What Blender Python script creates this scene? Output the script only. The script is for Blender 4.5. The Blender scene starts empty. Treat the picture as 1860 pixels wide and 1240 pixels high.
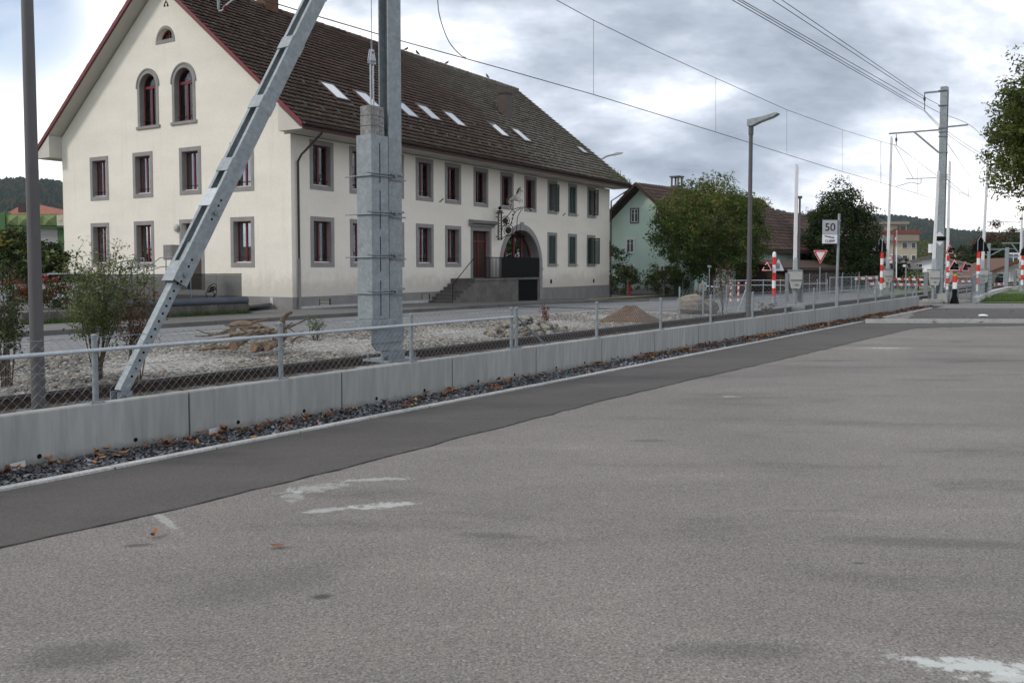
import bpy, math, random
import numpy as np
from mathutils import Vector, Matrix
from mathutils.geometry import tessellate_polygon
random.seed(7); RNG = np.random.default_rng(11)
C = bpy.context.scene.collection
sc = bpy.context.scene
R = math.radians

# ------------------------------------------------------------ camera
HAZE = 5e-5
H = 1.7; F = 1600.0; PITCH = R(3.0); HOR = 484.0
V0 = HOR + F*math.tan(PITCH)
cam_d = bpy.data.cameras.new('camera'); cam = bpy.data.objects.new('camera', cam_d); C.objects.link(cam)
cam.location = (0, 0, H); cam.rotation_euler = (R(90)-PITCH, 0, 0)
cam_d.sensor_width = 36; cam_d.lens = F/1860*36
cam_d.shift_y = (V0-620)/1860
cam_d.clip_start = .05; cam_d.clip_end = 20000
sc.camera = cam
# ------------------------------------------------------------ sun and sky
SUN_AZ = R(-112)      # measured from +Y towards +X
SUN_EL = R(36)
sun_d = bpy.data.lights.new('sun', 'SUN'); sun = bpy.data.objects.new('sun', sun_d); C.objects.link(sun)
sun_d.energy = 1.2; sun_d.angle = R(10); sun_d.color = (1, .95, .87)
sv = Vector((math.sin(SUN_AZ)*math.cos(SUN_EL), math.cos(SUN_AZ)*math.cos(SUN_EL), math.sin(SUN_EL)))
sun.rotation_euler = sv.to_track_quat('Z', 'Y').to_euler()
W = bpy.data.worlds.new('World'); sc.world = W; W.use_nodes = True
nt = W.node_tree; nt.nodes.clear()
def N(t, typ, **kw):
    n = t.nodes.new(typ)
    for k, v in kw.items():
        if k in ('operation','blend_type','data_type','sky_type','noise_dimensions','feature','distance','interpolation_type','attribute_name','wave_type','bands_direction','wave_profile','offset','offset_frequency','squash','musgrave_type','vector_type','use_clamp'):
            setattr(n, k, v)
        else: n.inputs[k].default_value = v
    return n
def L(t, a, b): t.links.new(a, b)
def mth(t, op, a, b=None, c=None, clamp=False):
    n = t.nodes.new('ShaderNodeMath'); n.operation = op; n.use_clamp = clamp
    for i, v in enumerate((a, b, c)):
        if v is None: continue
        if isinstance(v, (int, float)): n.inputs[i].default_value = v
        else: t.links.new(v, n.inputs[i])
    return n.outputs[0]
def mixc(t, f, a, b, blend='MIX'):
    n = t.nodes.new('ShaderNodeMix'); n.data_type = 'RGBA'; n.blend_type = blend
    for s, v in ((n.inputs[0], f), (n.inputs[6], a), (n.inputs[7], b)):
        if isinstance(v, (int, float)): s.default_value = v
        elif isinstance(v, tuple): s.default_value = (*v, 1) if len(v) == 3 else v
        else: t.links.new(v, s)
    return n.outputs[2]
def ramp(t, f, stops, interp='LINEAR'):
    n = t.nodes.new('ShaderNodeValToRGB'); n.color_ramp.interpolation = interp
    el = n.color_ramp.elements
    while len(el) < len(stops): el.new(.5)
    for e, (p, c) in zip(el, stops):
        e.position = p; e.color = (*c, 1) if len(c) == 3 else c
    t.links.new(f, n.inputs[0]); return n.outputs[0]
def maprange(t, v, a, b, c=0., d=1.):
    n = t.nodes.new('ShaderNodeMapRange'); n.interpolation_type = 'SMOOTHSTEP'
    t.links.new(v, n.inputs[0])
    for i, x in enumerate((a, b, c, d)): n.inputs[i+1].default_value = x
    return n.outputs[0]
def pxdir(u, v):
    dx = (u-930)/F; dy = (V0-v)/F
    c, s = math.cos(PITCH), math.sin(PITCH)
    return Vector((dx, c+dy*s, -s+dy*c))
def sky():
    t = nt
    tc = N(t, 'ShaderNodeTexCoord')
    skyn = N(t, 'ShaderNodeTexSky', sky_type='NISHITA'); skyn.sun_disc = False
    skyn.sun_elevation = SUN_EL; skyn.sun_rotation = SUN_AZ; skyn.altitude = 450
    sep = N(t, 'ShaderNodeSeparateXYZ'); L(t, tc.outputs['Generated'], sep.inputs[0])
    zz = mth(t, 'ADD', mth(t, 'MAXIMUM', sep.outputs[2], 0.0), .55)
    cx = mth(t, 'DIVIDE', sep.outputs[0], zz); cy = mth(t, 'DIVIDE', sep.outputs[1], zz)
    cmb = N(t, 'ShaderNodeCombineXYZ'); L(t, cx, cmb.inputs[0]); L(t, cy, cmb.inputs[1])
    n1 = N(t, 'ShaderNodeTexNoise', Scale=2.1, Detail=10., Roughness=.53, Distortion=.5); L(t, cmb.outputs[0], n1.inputs['Vector'])
    mp = N(t, 'ShaderNodeMapping'); mp.inputs['Location'].default_value = (3.1, 7.7, 0); mp.inputs['Scale'].default_value = (.9, 1.5, 1)
    L(t, cmb.outputs[0], mp.inputs[0])
    n2 = N(t, 'ShaderNodeTexNoise', Scale=5.2, Detail=9., Roughness=.58); L(t, mp.outputs[0], n2.inputs['Vector'])
    def blob(u, v, r0, r1):
        d = pxdir(u, v).normalized()
        dp = N(t, 'ShaderNodeVectorMath', operation='DOT_PRODUCT'); nrm = N(t, 'ShaderNodeVectorMath', operation='NORMALIZE')
        L(t, tc.outputs['Generated'], nrm.inputs[0]); L(t, nrm.outputs[0], dp.inputs[0]); dp.inputs[1].default_value = d
        return maprange(t, dp.outputs['Value'], math.cos(r1), math.cos(r0))
    nmix = mth(t, 'ADD', mth(t, 'MULTIPLY', n1.outputs[0], .60), mth(t, 'MULTIPLY', n2.outputs[0], .40)); nmix = mth(t, 'ADD', mth(t, 'MULTIPLY', mth(t, 'SUBTRACT', nmix, .5), 2.1), .525)
    b = nmix
    b = mth(t, 'ADD', b, mth(t, 'MULTIPLY', blob(40, 150, .05, .45), .22))
    b = mth(t, 'SUBTRACT', b, mth(t, 'MULTIPLY', blob(1290, 110, .02, .22), .10))
    b = mth(t, 'SUBTRACT', b, mth(t, 'MULTIPLY', blob(1700, 30, .02, .22), .06))
    b = mth(t, 'SUBTRACT', b, mth(t, 'MULTIPLY', blob(1000, 60, .02, .16), .04))
    cloud = ramp(t, b, [(.16, (.18, .215, .27)), (.38, (.32, .365, .435)), (.48, (.44, .485, .56)), (.55, (.56, .60, .67)), (.63, (.76, .785, .83)), (.73, (1., 1., 1.))])
    # the sky is bright behind the builder's back too; scaled to the sky texture's own units
    lum = mixc(t, 1.0, cloud, (10.6, 10.5, 10.4), 'MULTIPLY')
    gap = mth(t, 'MULTIPLY', blob(15, 20, .03, .1), .75)
    cover = mth(t, 'SUBTRACT', 1.0, gap, clamp=True)
    wisp = maprange(t, n2.outputs[0], .60, .72, 1., .78)
    cover = mth(t, 'MULTIPLY', cover, wisp)
    col = mixc(t, cover, skyn.outputs[0], lum)
    bg = N(t, 'ShaderNodeBackground', Strength=.1); L(t, col, bg.inputs[0])
    out = N(t, 'ShaderNodeOutputWorld'); L(t, bg.outputs[0], out.inputs[0])
sky()
sc.view_settings.view_transform = 'Standard'; sc.view_settings.look = 'None'
sc.view_settings.gamma = 1; sc.view_settings.exposure = 0.66

# ------------------------------------------------------------ where things stand (camera at x=y=0, looking along +y)
CP, SP = math.cos(PITCH), math.sin(PITCH)
def ray(u, v): return pxdir(u, v)
def at(u, v, Y):                       # the point seen at (u, v) that is Y metres ahead
    d = ray(u, v); return Vector((0, 0, H)) + d*(Y/d.y)
def on(u, v, z=0.0):                   # the point seen at (u, v) on the level z
    d = ray(u, v); return Vector((0, 0, H)) + d*((z-H)/d.z)
def colx(u, Y, z=0.0):                 # a point Y ahead at height z in picture column u
    k = (u-930)/F; dep = Y*CP + (H-z)*SP
    return Vector((k*dep, Y, z))
def zof(v, Y):                         # height of a point seen at row v, Y ahead
    d = ray(930, v); return H + d.z*Y/d.y
def along(P0, D, u, z=0.0):            # parameter s on the level line P0+s*D that shows in column u
    k = (u-930)/F
    # (x0+dx s) = k*((y0+dy s)CP + (H-z)SP)
    return (k*(P0[1]*CP+(H-z)*SP)-P0[0])/(D[0]-k*D[1]*CP)
DD = Vector((.5835, .8121, 0)); NN = Vector((-.8121, .5835, 0))     # along and across the railway
def RQ(t, q, z=0.0): return DD*t + NN*q + Vector((0, 0, z))
def tq(u, q, z=0.0): return along(NN*q, DD, u, z)
def sm(x): x = max(0., min(1., x)); return x*x*(3-2*x)
def g(x, y):                           # the land falls away a little far off
    q = -.8121*x + .5835*y
    return -.31*sm((y-36)/20)*sm((q-16)/8) - 1.25*sm((y-68)/60)

# ------------------------------------------------------------ mesh helpers
class M:
    def __init__(s): s.v = []; s.f = []; s.t = []
    def add(s, vs, fs, tint=None):
        o = len(s.v); s.v += [tuple(p) for p in vs]; s.f += [tuple(i+o for i in f) for f in fs]
        if tint is not None or s.t:
            while len(s.t) < len(s.f)-len(fs): s.t.append(.5)
            s.t += [.5 if tint is None else tint]*len(fs)
        return s
    def hexa(s, p, tint=None):         # 8 points: bottom ring 0-3, top ring 4-7
        return s.add(p, [(3,2,1,0),(4,5,6,7),(0,1,5,4),(1,2,6,5),(2,3,7,6),(3,0,4,7)], tint)
    def box(s, x0, x1, y0, y1, z0, z1, tint=None):
        return s.hexa([(x0,y0,z0),(x1,y0,z0),(x1,y1,z0),(x0,y1,z0),(x0,y0,z1),(x1,y0,z1),(x1,y1,z1),(x0,y1,z1)], tint)
    def obox(s, c, ax, ay, hx, hy, z0, z1, tint=None):   # oriented box: centre (x,y), unit axes, half sizes
        c = Vector((c[0], c[1], 0)); ax = Vector((ax[0], ax[1], 0)); ay = Vector((ay[0], ay[1], 0))
        r = [c-ax*hx-ay*hy, c+ax*hx-ay*hy, c+ax*hx+ay*hy, c-ax*hx+ay*hy]
        return s.hexa([(p.x,p.y,z0) for p in r]+[(p.x,p.y,z1) for p in r], tint)
    def beam(s, a, b, w, h, up=(0,0,1)):                 # rectangular bar from a to b
        a = Vector(a); b = Vector(b); d = (b-a).normalized(); up = Vector(up)
        x = d.cross(up)
        if x.length < 1e-4: x = d.cross(Vector((1,0,0)))
        x.normalize(); y = x.cross(d)
        r = lambda p: [p-x*w/2-y*h/2, p+x*w/2-y*h/2, p+x*w/2+y*h/2, p-x*w/2+y*h/2]
        return s.hexa(r(a)+r(b))
    def tube(s, pts, r, n=8, cap=True, tint=None):
        pts = [Vector(p) for p in pts]; rs = r if isinstance(r, (list, tuple)) else [r]*len(pts)
        vs = []; x = None
        for i, p in enumerate(pts):
            d = (pts[min(i+1, len(pts)-1)]-pts[max(i-1, 0)]).normalized()
            if x is None:
                x = d.cross(Vector((0,0,1)))
                if x.length < .01: x = d.cross(Vector((1,0,0)))
            else: x = x - d*x.dot(d)
            x.normalize(); y = d.cross(x)
            for k in range(n):
                a = 2*math.pi*k/n; vs.append(p+(x*math.cos(a)+y*math.sin(a))*rs[i])
        fs = []
        for i in range(len(pts)-1):
            for k in range(n):
                k2 = (k+1) % n; fs.append((i*n+k, i*n+k2, (i+1)*n+k2, (i+1)*n+k))
        if cap: fs += [tuple(range(n))[::-1], tuple((len(pts)-1)*n+k for k in range(n))]
        return s.add(vs, fs, tint)
    def prism(s, poly, d, tint=None):                    # polygon of 3-D points pushed by vector d
        d = Vector(d); n = len(poly); P = [Vector(p) for p in poly]
        tri = [tuple(t) for t in tessellate_polygon([P])]
        fs = tri + [tuple(i+n for i in t)[::-1] for t in tri] + [(i, (i+1) % n, (i+1) % n+n, i+n) for i in range(n)]
        return s.add(P+[p+d for p in P], fs, tint)
    def holed(s, outer, holes, d):                       # polygon with holes, pushed by d
        d = Vector(d); loops = [[Vector(p) for p in l] for l in [outer]+holes]
        P = [p for l in loops for p in l]; n = len(P)
        tri = [tuple(t) for t in tessellate_polygon(loops)]
        fs = tri + [tuple(i+n for i in t)[::-1] for t in tri]
        o = 0
        for l in loops:
            m = len(l); fs += [(o+i, o+(i+1) % m, o+(i+1) % m+n, o+i+n) for i in range(m)]; o += m
        return s.add(P+[p+d for p in P], fs)
    def ball(s, c, r, n=10, m=6, sc_=(1,1,1), tint=None, jit=0):
        c = Vector(c); vs = [c+Vector((0,0,r*sc_[2]))]
        for i in range(1, m):
            th = math.pi*i/m
            for k in range(n):
                a = 2*math.pi*k/n; j = 1+random.uniform(-jit, jit)
                vs.append(c+Vector((math.sin(th)*math.cos(a)*r*sc_[0], math.sin(th)*math.sin(a)*r*sc_[1], math.cos(th)*r*sc_[2]))*j if jit==0 else c+Vector((math.sin(th)*math.cos(a)*r*sc_[0]*j, math.sin(th)*math.sin(a)*r*sc_[1]*j, math.cos(th)*r*sc_[2]*j)))
        vs.append(c-Vector((0,0,r*sc_[2])))
        fs = [(0, 1+k, 1+(k+1) % n) for k in range(n)]
        for i in range(m-2):
            for k in range(n):
                a = 1+i*n+k; b = 1+i*n+(k+1) % n; fs.append((a, a+n, b+n, b))
        e = len(vs)-1; o = 1+(m-2)*n
        fs += [(o+k, e, o+(k+1) % n) for k in range(n)]
        return s.add(vs, fs, tint)
    def build(s, name, mat, parent=None, world=False, smooth=False, kind=None):
        if parent is not None and world: vs = [tolocal(parent, p) for p in s.v]
        else: vs = s.v
        me = bpy.data.meshes.new(name); me.from_pydata(vs, [], s.f)
        if smooth is True:
            me.polygons.foreach_set('use_smooth', [True]*len(me.polygons))
        elif smooth:
            me.polygons.foreach_set('use_smooth', [True]*len(me.polygons)); me.set_sharp_from_angle(angle=R(smooth))
        if s.t:
            at_ = me.attributes.new('tint', 'FLOAT', 'FACE'); at_.data.foreach_set('value', s.t)
        me.materials.append(mat); me.update()
        o = bpy.data.objects.new(name, me); C.objects.link(o)
        if parent is not None: o.parent = parent
        if kind: o['kind'] = kind
        return o
LOC = {}
def tolocal(parent, p):
    root = parent
    while root.parent is not None: root = root.parent
    (lx, ly, lz), a = LOC[root.name]
    x, y, z = p[0]-lx, p[1]-ly, p[2]-lz
    c, s_ = math.cos(-a), math.sin(-a)
    return (x*c-y*s_, x*s_+y*c, z)
def tag(o, label, cat, group=None, kind=None):
    o['label'] = label; o['category'] = cat
    if group: o['group'] = group
    if kind: o['kind'] = kind
    return o
def thing(name, label, cat, loc=(0,0,0), rotz=0., group=None):
    o = bpy.data.objects.new(name, None); C.objects.link(o); o.empty_display_size = .2
    o.location = tuple(loc); o.rotation_euler = (0, 0, rotz); LOC[o.name] = (tuple(loc), rotz)
    return tag(o, label, cat, group)
def dup(root, loc=None, rotz=None, label=None, group=None, scale=None):
    r = root.copy(); C.objects.link(r)
    if loc is not None: r.location = tuple(loc)
    if rotz is not None: r.rotation_euler = (0, 0, rotz)
    if scale is not None: r.scale = scale if isinstance(scale, tuple) else (scale,)*3
    LOC[r.name] = (tuple(r.location), r.rotation_euler[2])
    if label: r['label'] = label
    if group: r['group'] = group
    for ch in list(root.children):
        c = ch.copy(); C.objects.link(c); c.parent = r
        for g2 in list(ch.children):
            d = g2.copy(); C.objects.link(d); d.parent = c
    return r
def npmesh(name, V, Fq, mat, tint=None, parent=None, kind=None, smooth=False):
    me = bpy.data.meshes.new(name); nv = len(V); nf, k = Fq.shape
    me.vertices.add(nv); me.vertices.foreach_set('co', V.astype(np.float32).ravel())
    me.loops.add(nf*k); me.loops.foreach_set('vertex_index', Fq.astype(np.int32).ravel())
    me.polygons.add(nf); me.polygons.foreach_set('loop_start', np.arange(0, nf*k, k, dtype=np.int32)); me.polygons.foreach_set('loop_total', np.full(nf, k, dtype=np.int32))
    if smooth: me.polygons.foreach_set('use_smooth', np.ones(nf, dtype=bool))
    if tint is not None:
        a = me.attributes.new('tint', 'FLOAT', 'FACE'); a.data.foreach_set('value', tint.astype(np.float32))
    me.materials.append(mat); me.update(calc_edges=True); me.validate()
    o = bpy.data.objects.new(name, me); C.objects.link(o)
    if parent is not None: o.parent = parent
    if kind: o['kind'] = kind
    return o
def text(body, size, mat, name, parent, loc, rot, depth=.004, align='CENTER'):
    cu = bpy.data.curves.new('lettering', 'FONT'); cu.body = body; cu.size = size; cu.extrude = depth; cu.align_x = align; cu.align_y = 'CENTER'
    o = bpy.data.objects.new('lettering', cu); C.objects.link(o)
    dg = bpy.context.evaluated_depsgraph_get(); me = bpy.data.meshes.new_from_object(o.evaluated_get(dg))
    bpy.data.objects.remove(o); me.materials.clear(); me.materials.append(mat)
    q = bpy.data.objects.new(name, me); C.objects.link(q); q.parent = parent; q.location = loc; q.rotation_euler = rot
    return q

# ------------------------------------------------------------ materials
def mat(name, col, rough=.7, metal=0., vs=2., va=.15, bs=40., bd=.0, spec=.4, fine=0., fs=60., stretch=None, emit=0):
    m = bpy.data.materials.new(name); m.use_nodes = True; t = m.node_tree
    p = t.nodes['Principled BSDF']; p.inputs['Roughness'].default_value = rough; p.inputs['Metallic'].default_value = metal
    p.inputs['Specular IOR Level'].default_value = spec
    tc = N(t, 'ShaderNodeTexCoord'); vec = tc.outputs['Object']
    if stretch:
        mp = N(t, 'ShaderNodeMapping'); mp.inputs['Scale'].default_value = stretch; L(t, vec, mp.inputs[0]); vec = mp.outputs[0]
    n = N(t, 'ShaderNodeTexNoise', Scale=vs, Detail=5., Roughness=.6); L(t, vec, n.inputs['Vector'])
    lo = tuple(c*(1-va) for c in col); hi = tuple(min(1, c*(1+va)) for c in col)
    c = ramp(t, n.outputs[0], [(.3, lo), (.7, hi)])
    if fine:
        n2 = N(t, 'ShaderNodeTexNoise', Scale=fs, Detail=3.); L(t, vec, n2.inputs['Vector'])
        c = mixc(t, fine, c, ramp(t, n2.outputs[0], [(.35, (.25,.25,.25)), (.65, (.75,.75,.75))]), 'OVERLAY')
    L(t, c, p.inputs['Base Color'])
    if bd:
        nb = N(t, 'ShaderNodeTexNoise', Scale=bs, Detail=4.); L(t, tc.outputs['Object'], nb.inputs['Vector'])
        b = N(t, 'ShaderNodeBump', Strength=min(1, bd*10), Distance=bd); L(t, nb.outputs[0], b.inputs['Height']); L(t, b.outputs[0], p.inputs['Normal'])
    m['c'] = 0
    return m
def tintmat(name, stops, rough=.6, spec=.3, sub=0., bs=0, bd=0.):
    m = bpy.data.materials.new(name); m.use_nodes = True; t = m.node_tree; p = t.nodes['Principled BSDF']
    p.inputs['Roughness'].default_value = rough; p.inputs['Specular IOR Level'].default_value = spec
    a = N(t, 'ShaderNodeAttribute', attribute_name='tint')
    c = ramp(t, a.outputs['Fac'], stops); L(t, c, p.inputs['Base Color'])
    if sub:
        tr = N(t, 'ShaderNodeBsdfTranslucent'); L(t, c, tr.inputs[0])
        mx = N(t, 'ShaderNodeMixShader'); mx.inputs[0].default_value = sub
        L(t, p.outputs[0], mx.inputs[1]); L(t, tr.outputs[0], mx.inputs[2])
        L(t, mx.outputs[0], t.nodes['Material Output'].inputs[0])
    if bd:
        tc = N(t, 'ShaderNodeTexCoord'); nb = N(t, 'ShaderNodeTexNoise', Scale=bs, Detail=4.); L(t, tc.outputs['Object'], nb.inputs['Vector'])
        b = N(t, 'ShaderNodeBump', Strength=.8, Distance=bd); L(t, nb.outputs[0], b.inputs['Height']); L(t, b.outputs[0], p.inputs['Normal'])
    return m
def asphalt(name, base, va, agg, stains=(), darks=()):
    m = bpy.data.materials.new(name); m.use_nodes = True; t = m.node_tree; p = t.nodes['Principled BSDF']
    p.inputs['Roughness'].default_value = .85; p.inputs['Specular IOR Level'].default_value = .3
    tc = N(t, 'ShaderNodeTexCoord'); vec = tc.outputs['Object']
    big = N(t, 'ShaderNodeTexNoise', Scale=.35, Detail=6., Roughness=.6); L(t, vec, big.inputs['Vector'])
    mp = N(t, 'ShaderNodeMapping'); mp.inputs['Scale'].default_value = (.35, 1.1, 1); mp.inputs['Rotation'].default_value = (0,0,R(20)); L(t, vec, mp.inputs[0])
    mid = N(t, 'ShaderNodeTexNoise', Scale=1.1, Detail=7., Roughness=.65); L(t, mp.outputs[0], mid.inputs['Vector'])
    c = ramp(t, big.outputs[0], [(.32, tuple(x*(1-va) for x in base)), (.68, tuple(x*(1+va) for x in base))])
    c = mixc(t, maprange(t, mid.outputs[0], .51, .70, 0., .55), c, tuple(x*.52 for x in base))
    c = mixc(t, maprange(t, mid.outputs[0], .47, .28, 0., .5), c, tuple(min(1,x*1.35) for x in base))
    vo = N(t, 'ShaderNodeTexVoronoi', Scale=95.); L(t, vec, vo.inputs['Vector'])
    sp = ramp(t, vo.outputs['Color'], [(0, (.22,.22,.22)), (.55, (.5,.5,.5)), (.85, (.6,.6,.6)), (1, (.95,.95,.95))])
    fn = N(t, 'ShaderNodeTexNoise', Scale=70., Detail=4., Roughness=.75); L(t, vec, fn.inputs['Vector'])
    c = mixc(t, agg*.8, c, sp, 'OVERLAY')
    c = mixc(t, agg*.8, c, ramp(t, fn.outputs[0], [(.33, (.2,.2,.2)), (.67, (.8,.8,.8))]), 'OVERLAY')
    spk = N(t, 'ShaderNodeTexVoronoi', Scale=7.); L(t, vec, spk.inputs['Vector'])
    c = mixc(t, maprange(t, spk.outputs['Distance'], .075, .03, 0., .6), c, (.03,.03,.03))
    sep = N(t, 'ShaderNodeSeparateXYZ'); L(t, vec, sep.inputs[0])
    def spot(cx, cy, rx, ry, ang):
        ca, sa = math.cos(ang), math.sin(ang)
        dx = mth(t, 'SUBTRACT', sep.outputs[0], cx); dy = mth(t, 'SUBTRACT', sep.outputs[1], cy)
        a = mth(t, 'DIVIDE', mth(t, 'ADD', mth(t, 'MULTIPLY', dx, ca), mth(t, 'MULTIPLY', dy, sa)), rx)
        b = mth(t, 'DIVIDE', mth(t, 'SUBTRACT', mth(t, 'MULTIPLY', dy, ca), mth(t, 'MULTIPLY', dx, sa)), ry)
        return mth(t, 'SQRT', mth(t, 'ADD', mth(t, 'MULTIPLY', a, a), mth(t, 'MULTIPLY', b, b)))
    rg = N(t, 'ShaderNodeTexNoise', Scale=11., Detail=10., Roughness=.8); L(t, vec, rg.inputs['Vector'])
    for (cx, cy, rx, ry, ang, ring, amt, thr) in stains:
        d = spot(cx, cy, rx, ry, ang)
        if ring: d = mth(t, 'MULTIPLY', mth(t, 'ABSOLUTE', mth(t, 'SUBTRACT', d, .85)), 3.2)
        f = mth(t, 'SUBTRACT', 1.0, d, clamp=True)
        f = mth(t, 'MULTIPLY', f, 1.2)
        f = mth(t, 'ADD', f, mth(t, 'MULTIPLY', mth(t, 'SUBTRACT', rg.outputs[0], .5), 3.6))
        f = mth(t, 'MULTIPLY', maprange(t, f, thr, thr+.45, 0., amt), maprange(t, d, 1.05, .45))
        c = mixc(t, f, c, (.50,.52,.50))
    for (cx, cy, rx, ry, ang, amt) in darks:
        d = spot(cx, cy, rx, ry, ang)
        f = maprange(t, mth(t, 'ADD', d, mth(t, 'MULTIPLY', mth(t, 'SUBTRACT', rg.outputs[0], .5), .8)), 1.0, .3, 0., amt)
        c = mixc(t, f, c, (.035,.035,.035))
    sm2 = N(t, 'ShaderNodeMapping'); sm2.inputs['Scale'].default_value = (.28, 2.6, 1); sm2.inputs['Rotation'].default_value = (0,0,R(-6)); L(t, vec, sm2.inputs[0])
    tyre = N(t, 'ShaderNodeTexNoise', Scale=1.3, Detail=5., Roughness=.6); L(t, sm2.outputs[0], tyre.inputs['Vector'])
    c = mixc(t, maprange(t, tyre.outputs[0], .60, .74, 0., .38), c, tuple(x*.45 for x in base))
    L(t, c, p.inputs['Base Color'])
    ad = mth(t, 'ADD', mth(t, 'MULTIPLY', vo.outputs['Distance'], .6), fn.outputs[0])
    b = N(t, 'ShaderNodeBump', Strength=.5, Distance=.004); L(t, ad, b.inputs['Height']); L(t, b.outputs[0], p.inputs['Normal'])
    return m
# ------------------------------------------------------------ shared materials
MT = {}
MT['galv'] = mat('galvanised', (.225,.255,.27), .55, .15, vs=9, va=.16, bs=30, bd=.001, fine=.22, fs=22)
MT['galv_dark'] = mat('galvanised_worn', (.19,.21,.23), .6, .15, vs=5, va=.15, fine=.2, fs=30)
MT['galv_light'] = mat('galvanised_bright', (.40,.43,.46), .5, .15, vs=8, va=.1, fine=.2, fs=40)
MT['pole'] = mat('dark_paint', (.075,.07,.072), .5, .0, vs=3, va=.1, spec=.5)
MT['concrete'] = mat('precast_concrete', (.30,.305,.295), .85, 0, vs=.9, va=.13, bs=60, bd=.001, fine=.2, fs=9, stretch=(1.6,1.6,.2))
MT['kerb'] = mat('kerb_stone', (.40,.40,.385), .85, 0, vs=3, va=.15, bs=80, bd=.001, fine=.4, fs=40)
MT['block'] = mat('weight_concrete', (.20,.20,.195), .9, 0, vs=7, va=.35, bs=60, bd=.003, fine=.5, fs=30)
MT['white'] = mat('white_paint', (.72,.73,.74), .45, 0, vs=4, va=.06)
MT['road_white'] = mat('road_paint', (.42,.42,.41), .7, 0, vs=5, va=.25, fine=.4, fs=30)
MT['yellow'] = mat('yellow_road_paint', (.55,.42,.13), .7, 0, vs=5, va=.2)
MT['orange_road'] = mat('orange_road_paint', (.50,.27,.10), .7, 0, vs=5, va=.2)
MT['red'] = mat('red_paint', (.55,.03,.02), .45, 0, vs=4, va=.1)
MT['black'] = mat('black_paint', (.006,.006,.007), .8, 0, vs=4, va=.2)
MT['grey_box'] = mat('grey_cabinet', (.40,.395,.37), .55, 0, vs=4, va=.08)
MT['rail'] = mat('rusty_rail', (.045,.027,.02), .75, .1, vs=9, va=.4)
MT['railtop'] = mat('rail_head', (.10,.09,.085), .4, .6, vs=9, va=.3)
MT['sleeper'] = mat('sleeper', (.05,.035,.025), .9, 0, vs=6, va=.3)
MT['wire'] = mat('copper_wire', (.055,.05,.045), .55, .3, vs=3, va=.1)
MT['stucco'] = mat('cream_stucco', (.70,.66,.585), .9, 0, vs=.35, va=.06, bs=9, bd=.012, fine=.12, fs=7, stretch=(1,1,3))
MT['stone_trim'] = mat('grey_stone_trim', (.235,.225,.215), .85, 0, vs=2.5, va=.12, bs=40, bd=.002)
MT['plinth'] = mat('grey_plinth', (.20,.195,.19), .88, 0, vs=1.2, va=.15, bs=20, bd=.004)
MT['redwood'] = mat('dark_red_wood', (.125,.012,.018), .5, 0, vs=5, va=.15)
MT['soffit'] = mat('cream_boards', (.48,.46,.41), .7, 0, vs=1.5, va=.05)
MT['gutter'] = mat('brown_metal', (.06,.045,.04), .5, .4, vs=4, va=.2)
MT['shutter'] = mat('green_shutter', (.03,.062,.048), .6, 0, vs=4, va=.15)
MT['iron'] = mat('black_iron', (.010,.010,.010), .75, 0, vs=5, va=.2)
MT['dwood'] = mat('dark_wood', (.04,.022,.014), .8, 0, vs=4, va=.25)
MT['brownwood'] = mat('barn_wood', (.10,.045,.025), .8, 0, vs=4, va=.3, stretch=(4,4,.5))
MT['bark'] = mat('bark', (.08,.06,.045), .9, 0, vs=8, va=.35, bs=25, bd=.01)
MT['sand'] = mat('brown_soil', (.095,.058,.036), .95, 0, vs=12, va=.35, bs=35, bd=.03, fine=.6, fs=70)
MT['dkglass'] = mat('window_dark', (.012,.014,.016), .06, 0, vs=1, va=.3, spec=.8)
MT['curtain'] = mat('curtain', (.085,.085,.08), .9, 0, vs=5, va=.35, stretch=(9,9,.3))
MT['blind'] = mat('blind', (.5,.52,.52), .7, 0, vs=3, va=.45, stretch=(.1,.1,14))
MT['green_wall'] = mat('mint_stucco', (.56,.72,.64), .9, 0, vs=.6, va=.06, bs=14, bd=.01, fine=.12, fs=10)
def concrete_wear(m):
    t = m.node_tree; p = t.nodes['Principled BSDF']; src = p.inputs['Base Color'].links[0].from_socket; tc = N(t, 'ShaderNodeTexCoord'); oi = N(t, 'ShaderNodeObjectInfo')
    ad = N(t, 'ShaderNodeVectorMath', operation='ADD'); L(t, tc.outputs['Object'], ad.inputs[0]); L(t, oi.outputs['Location'], ad.inputs[1])
    mp = N(t, 'ShaderNodeMapping'); mp.inputs['Scale'].default_value = (6, 6, .5); L(t, ad.outputs[0], mp.inputs[0])
    n = N(t, 'ShaderNodeTexNoise', Scale=1.2, Detail=8., Roughness=.7); L(t, mp.outputs[0], n.inputs['Vector'])
    c = mixc(t, maprange(t, n.outputs[0], .5, .68, 0., .38), src, (.17,.17,.155))
    c = mixc(t, maprange(t, n.outputs[0], .44, .30, 0., .3), c, (.46,.46,.44))
    n2 = N(t, 'ShaderNodeTexNoise', Scale=9., Detail=8., Roughness=.7); L(t, ad.outputs[0], n2.inputs['Vector'])
    sp = N(t, 'ShaderNodeSeparateXYZ'); L(t, tc.outputs['Object'], sp.inputs[0])
    h = mth(t, 'ADD', sp.outputs[2], mth(t, 'MULTIPLY', mth(t, 'SUBTRACT', n2.outputs[0], .5), .22))
    c = mixc(t, maprange(t, h, .13, .03, 0., .6), c, (.10,.09,.07))
    c = mixc(t, maprange(t, n2.outputs[0], .68, .74, 0., .4), c, (.13,.13,.12))
    L(t, mixc(t, mth(t, 'MULTIPLY', oi.outputs['Random'], .28), c, (.22,.22,.205)), p.inputs['Base Color'])
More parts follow.
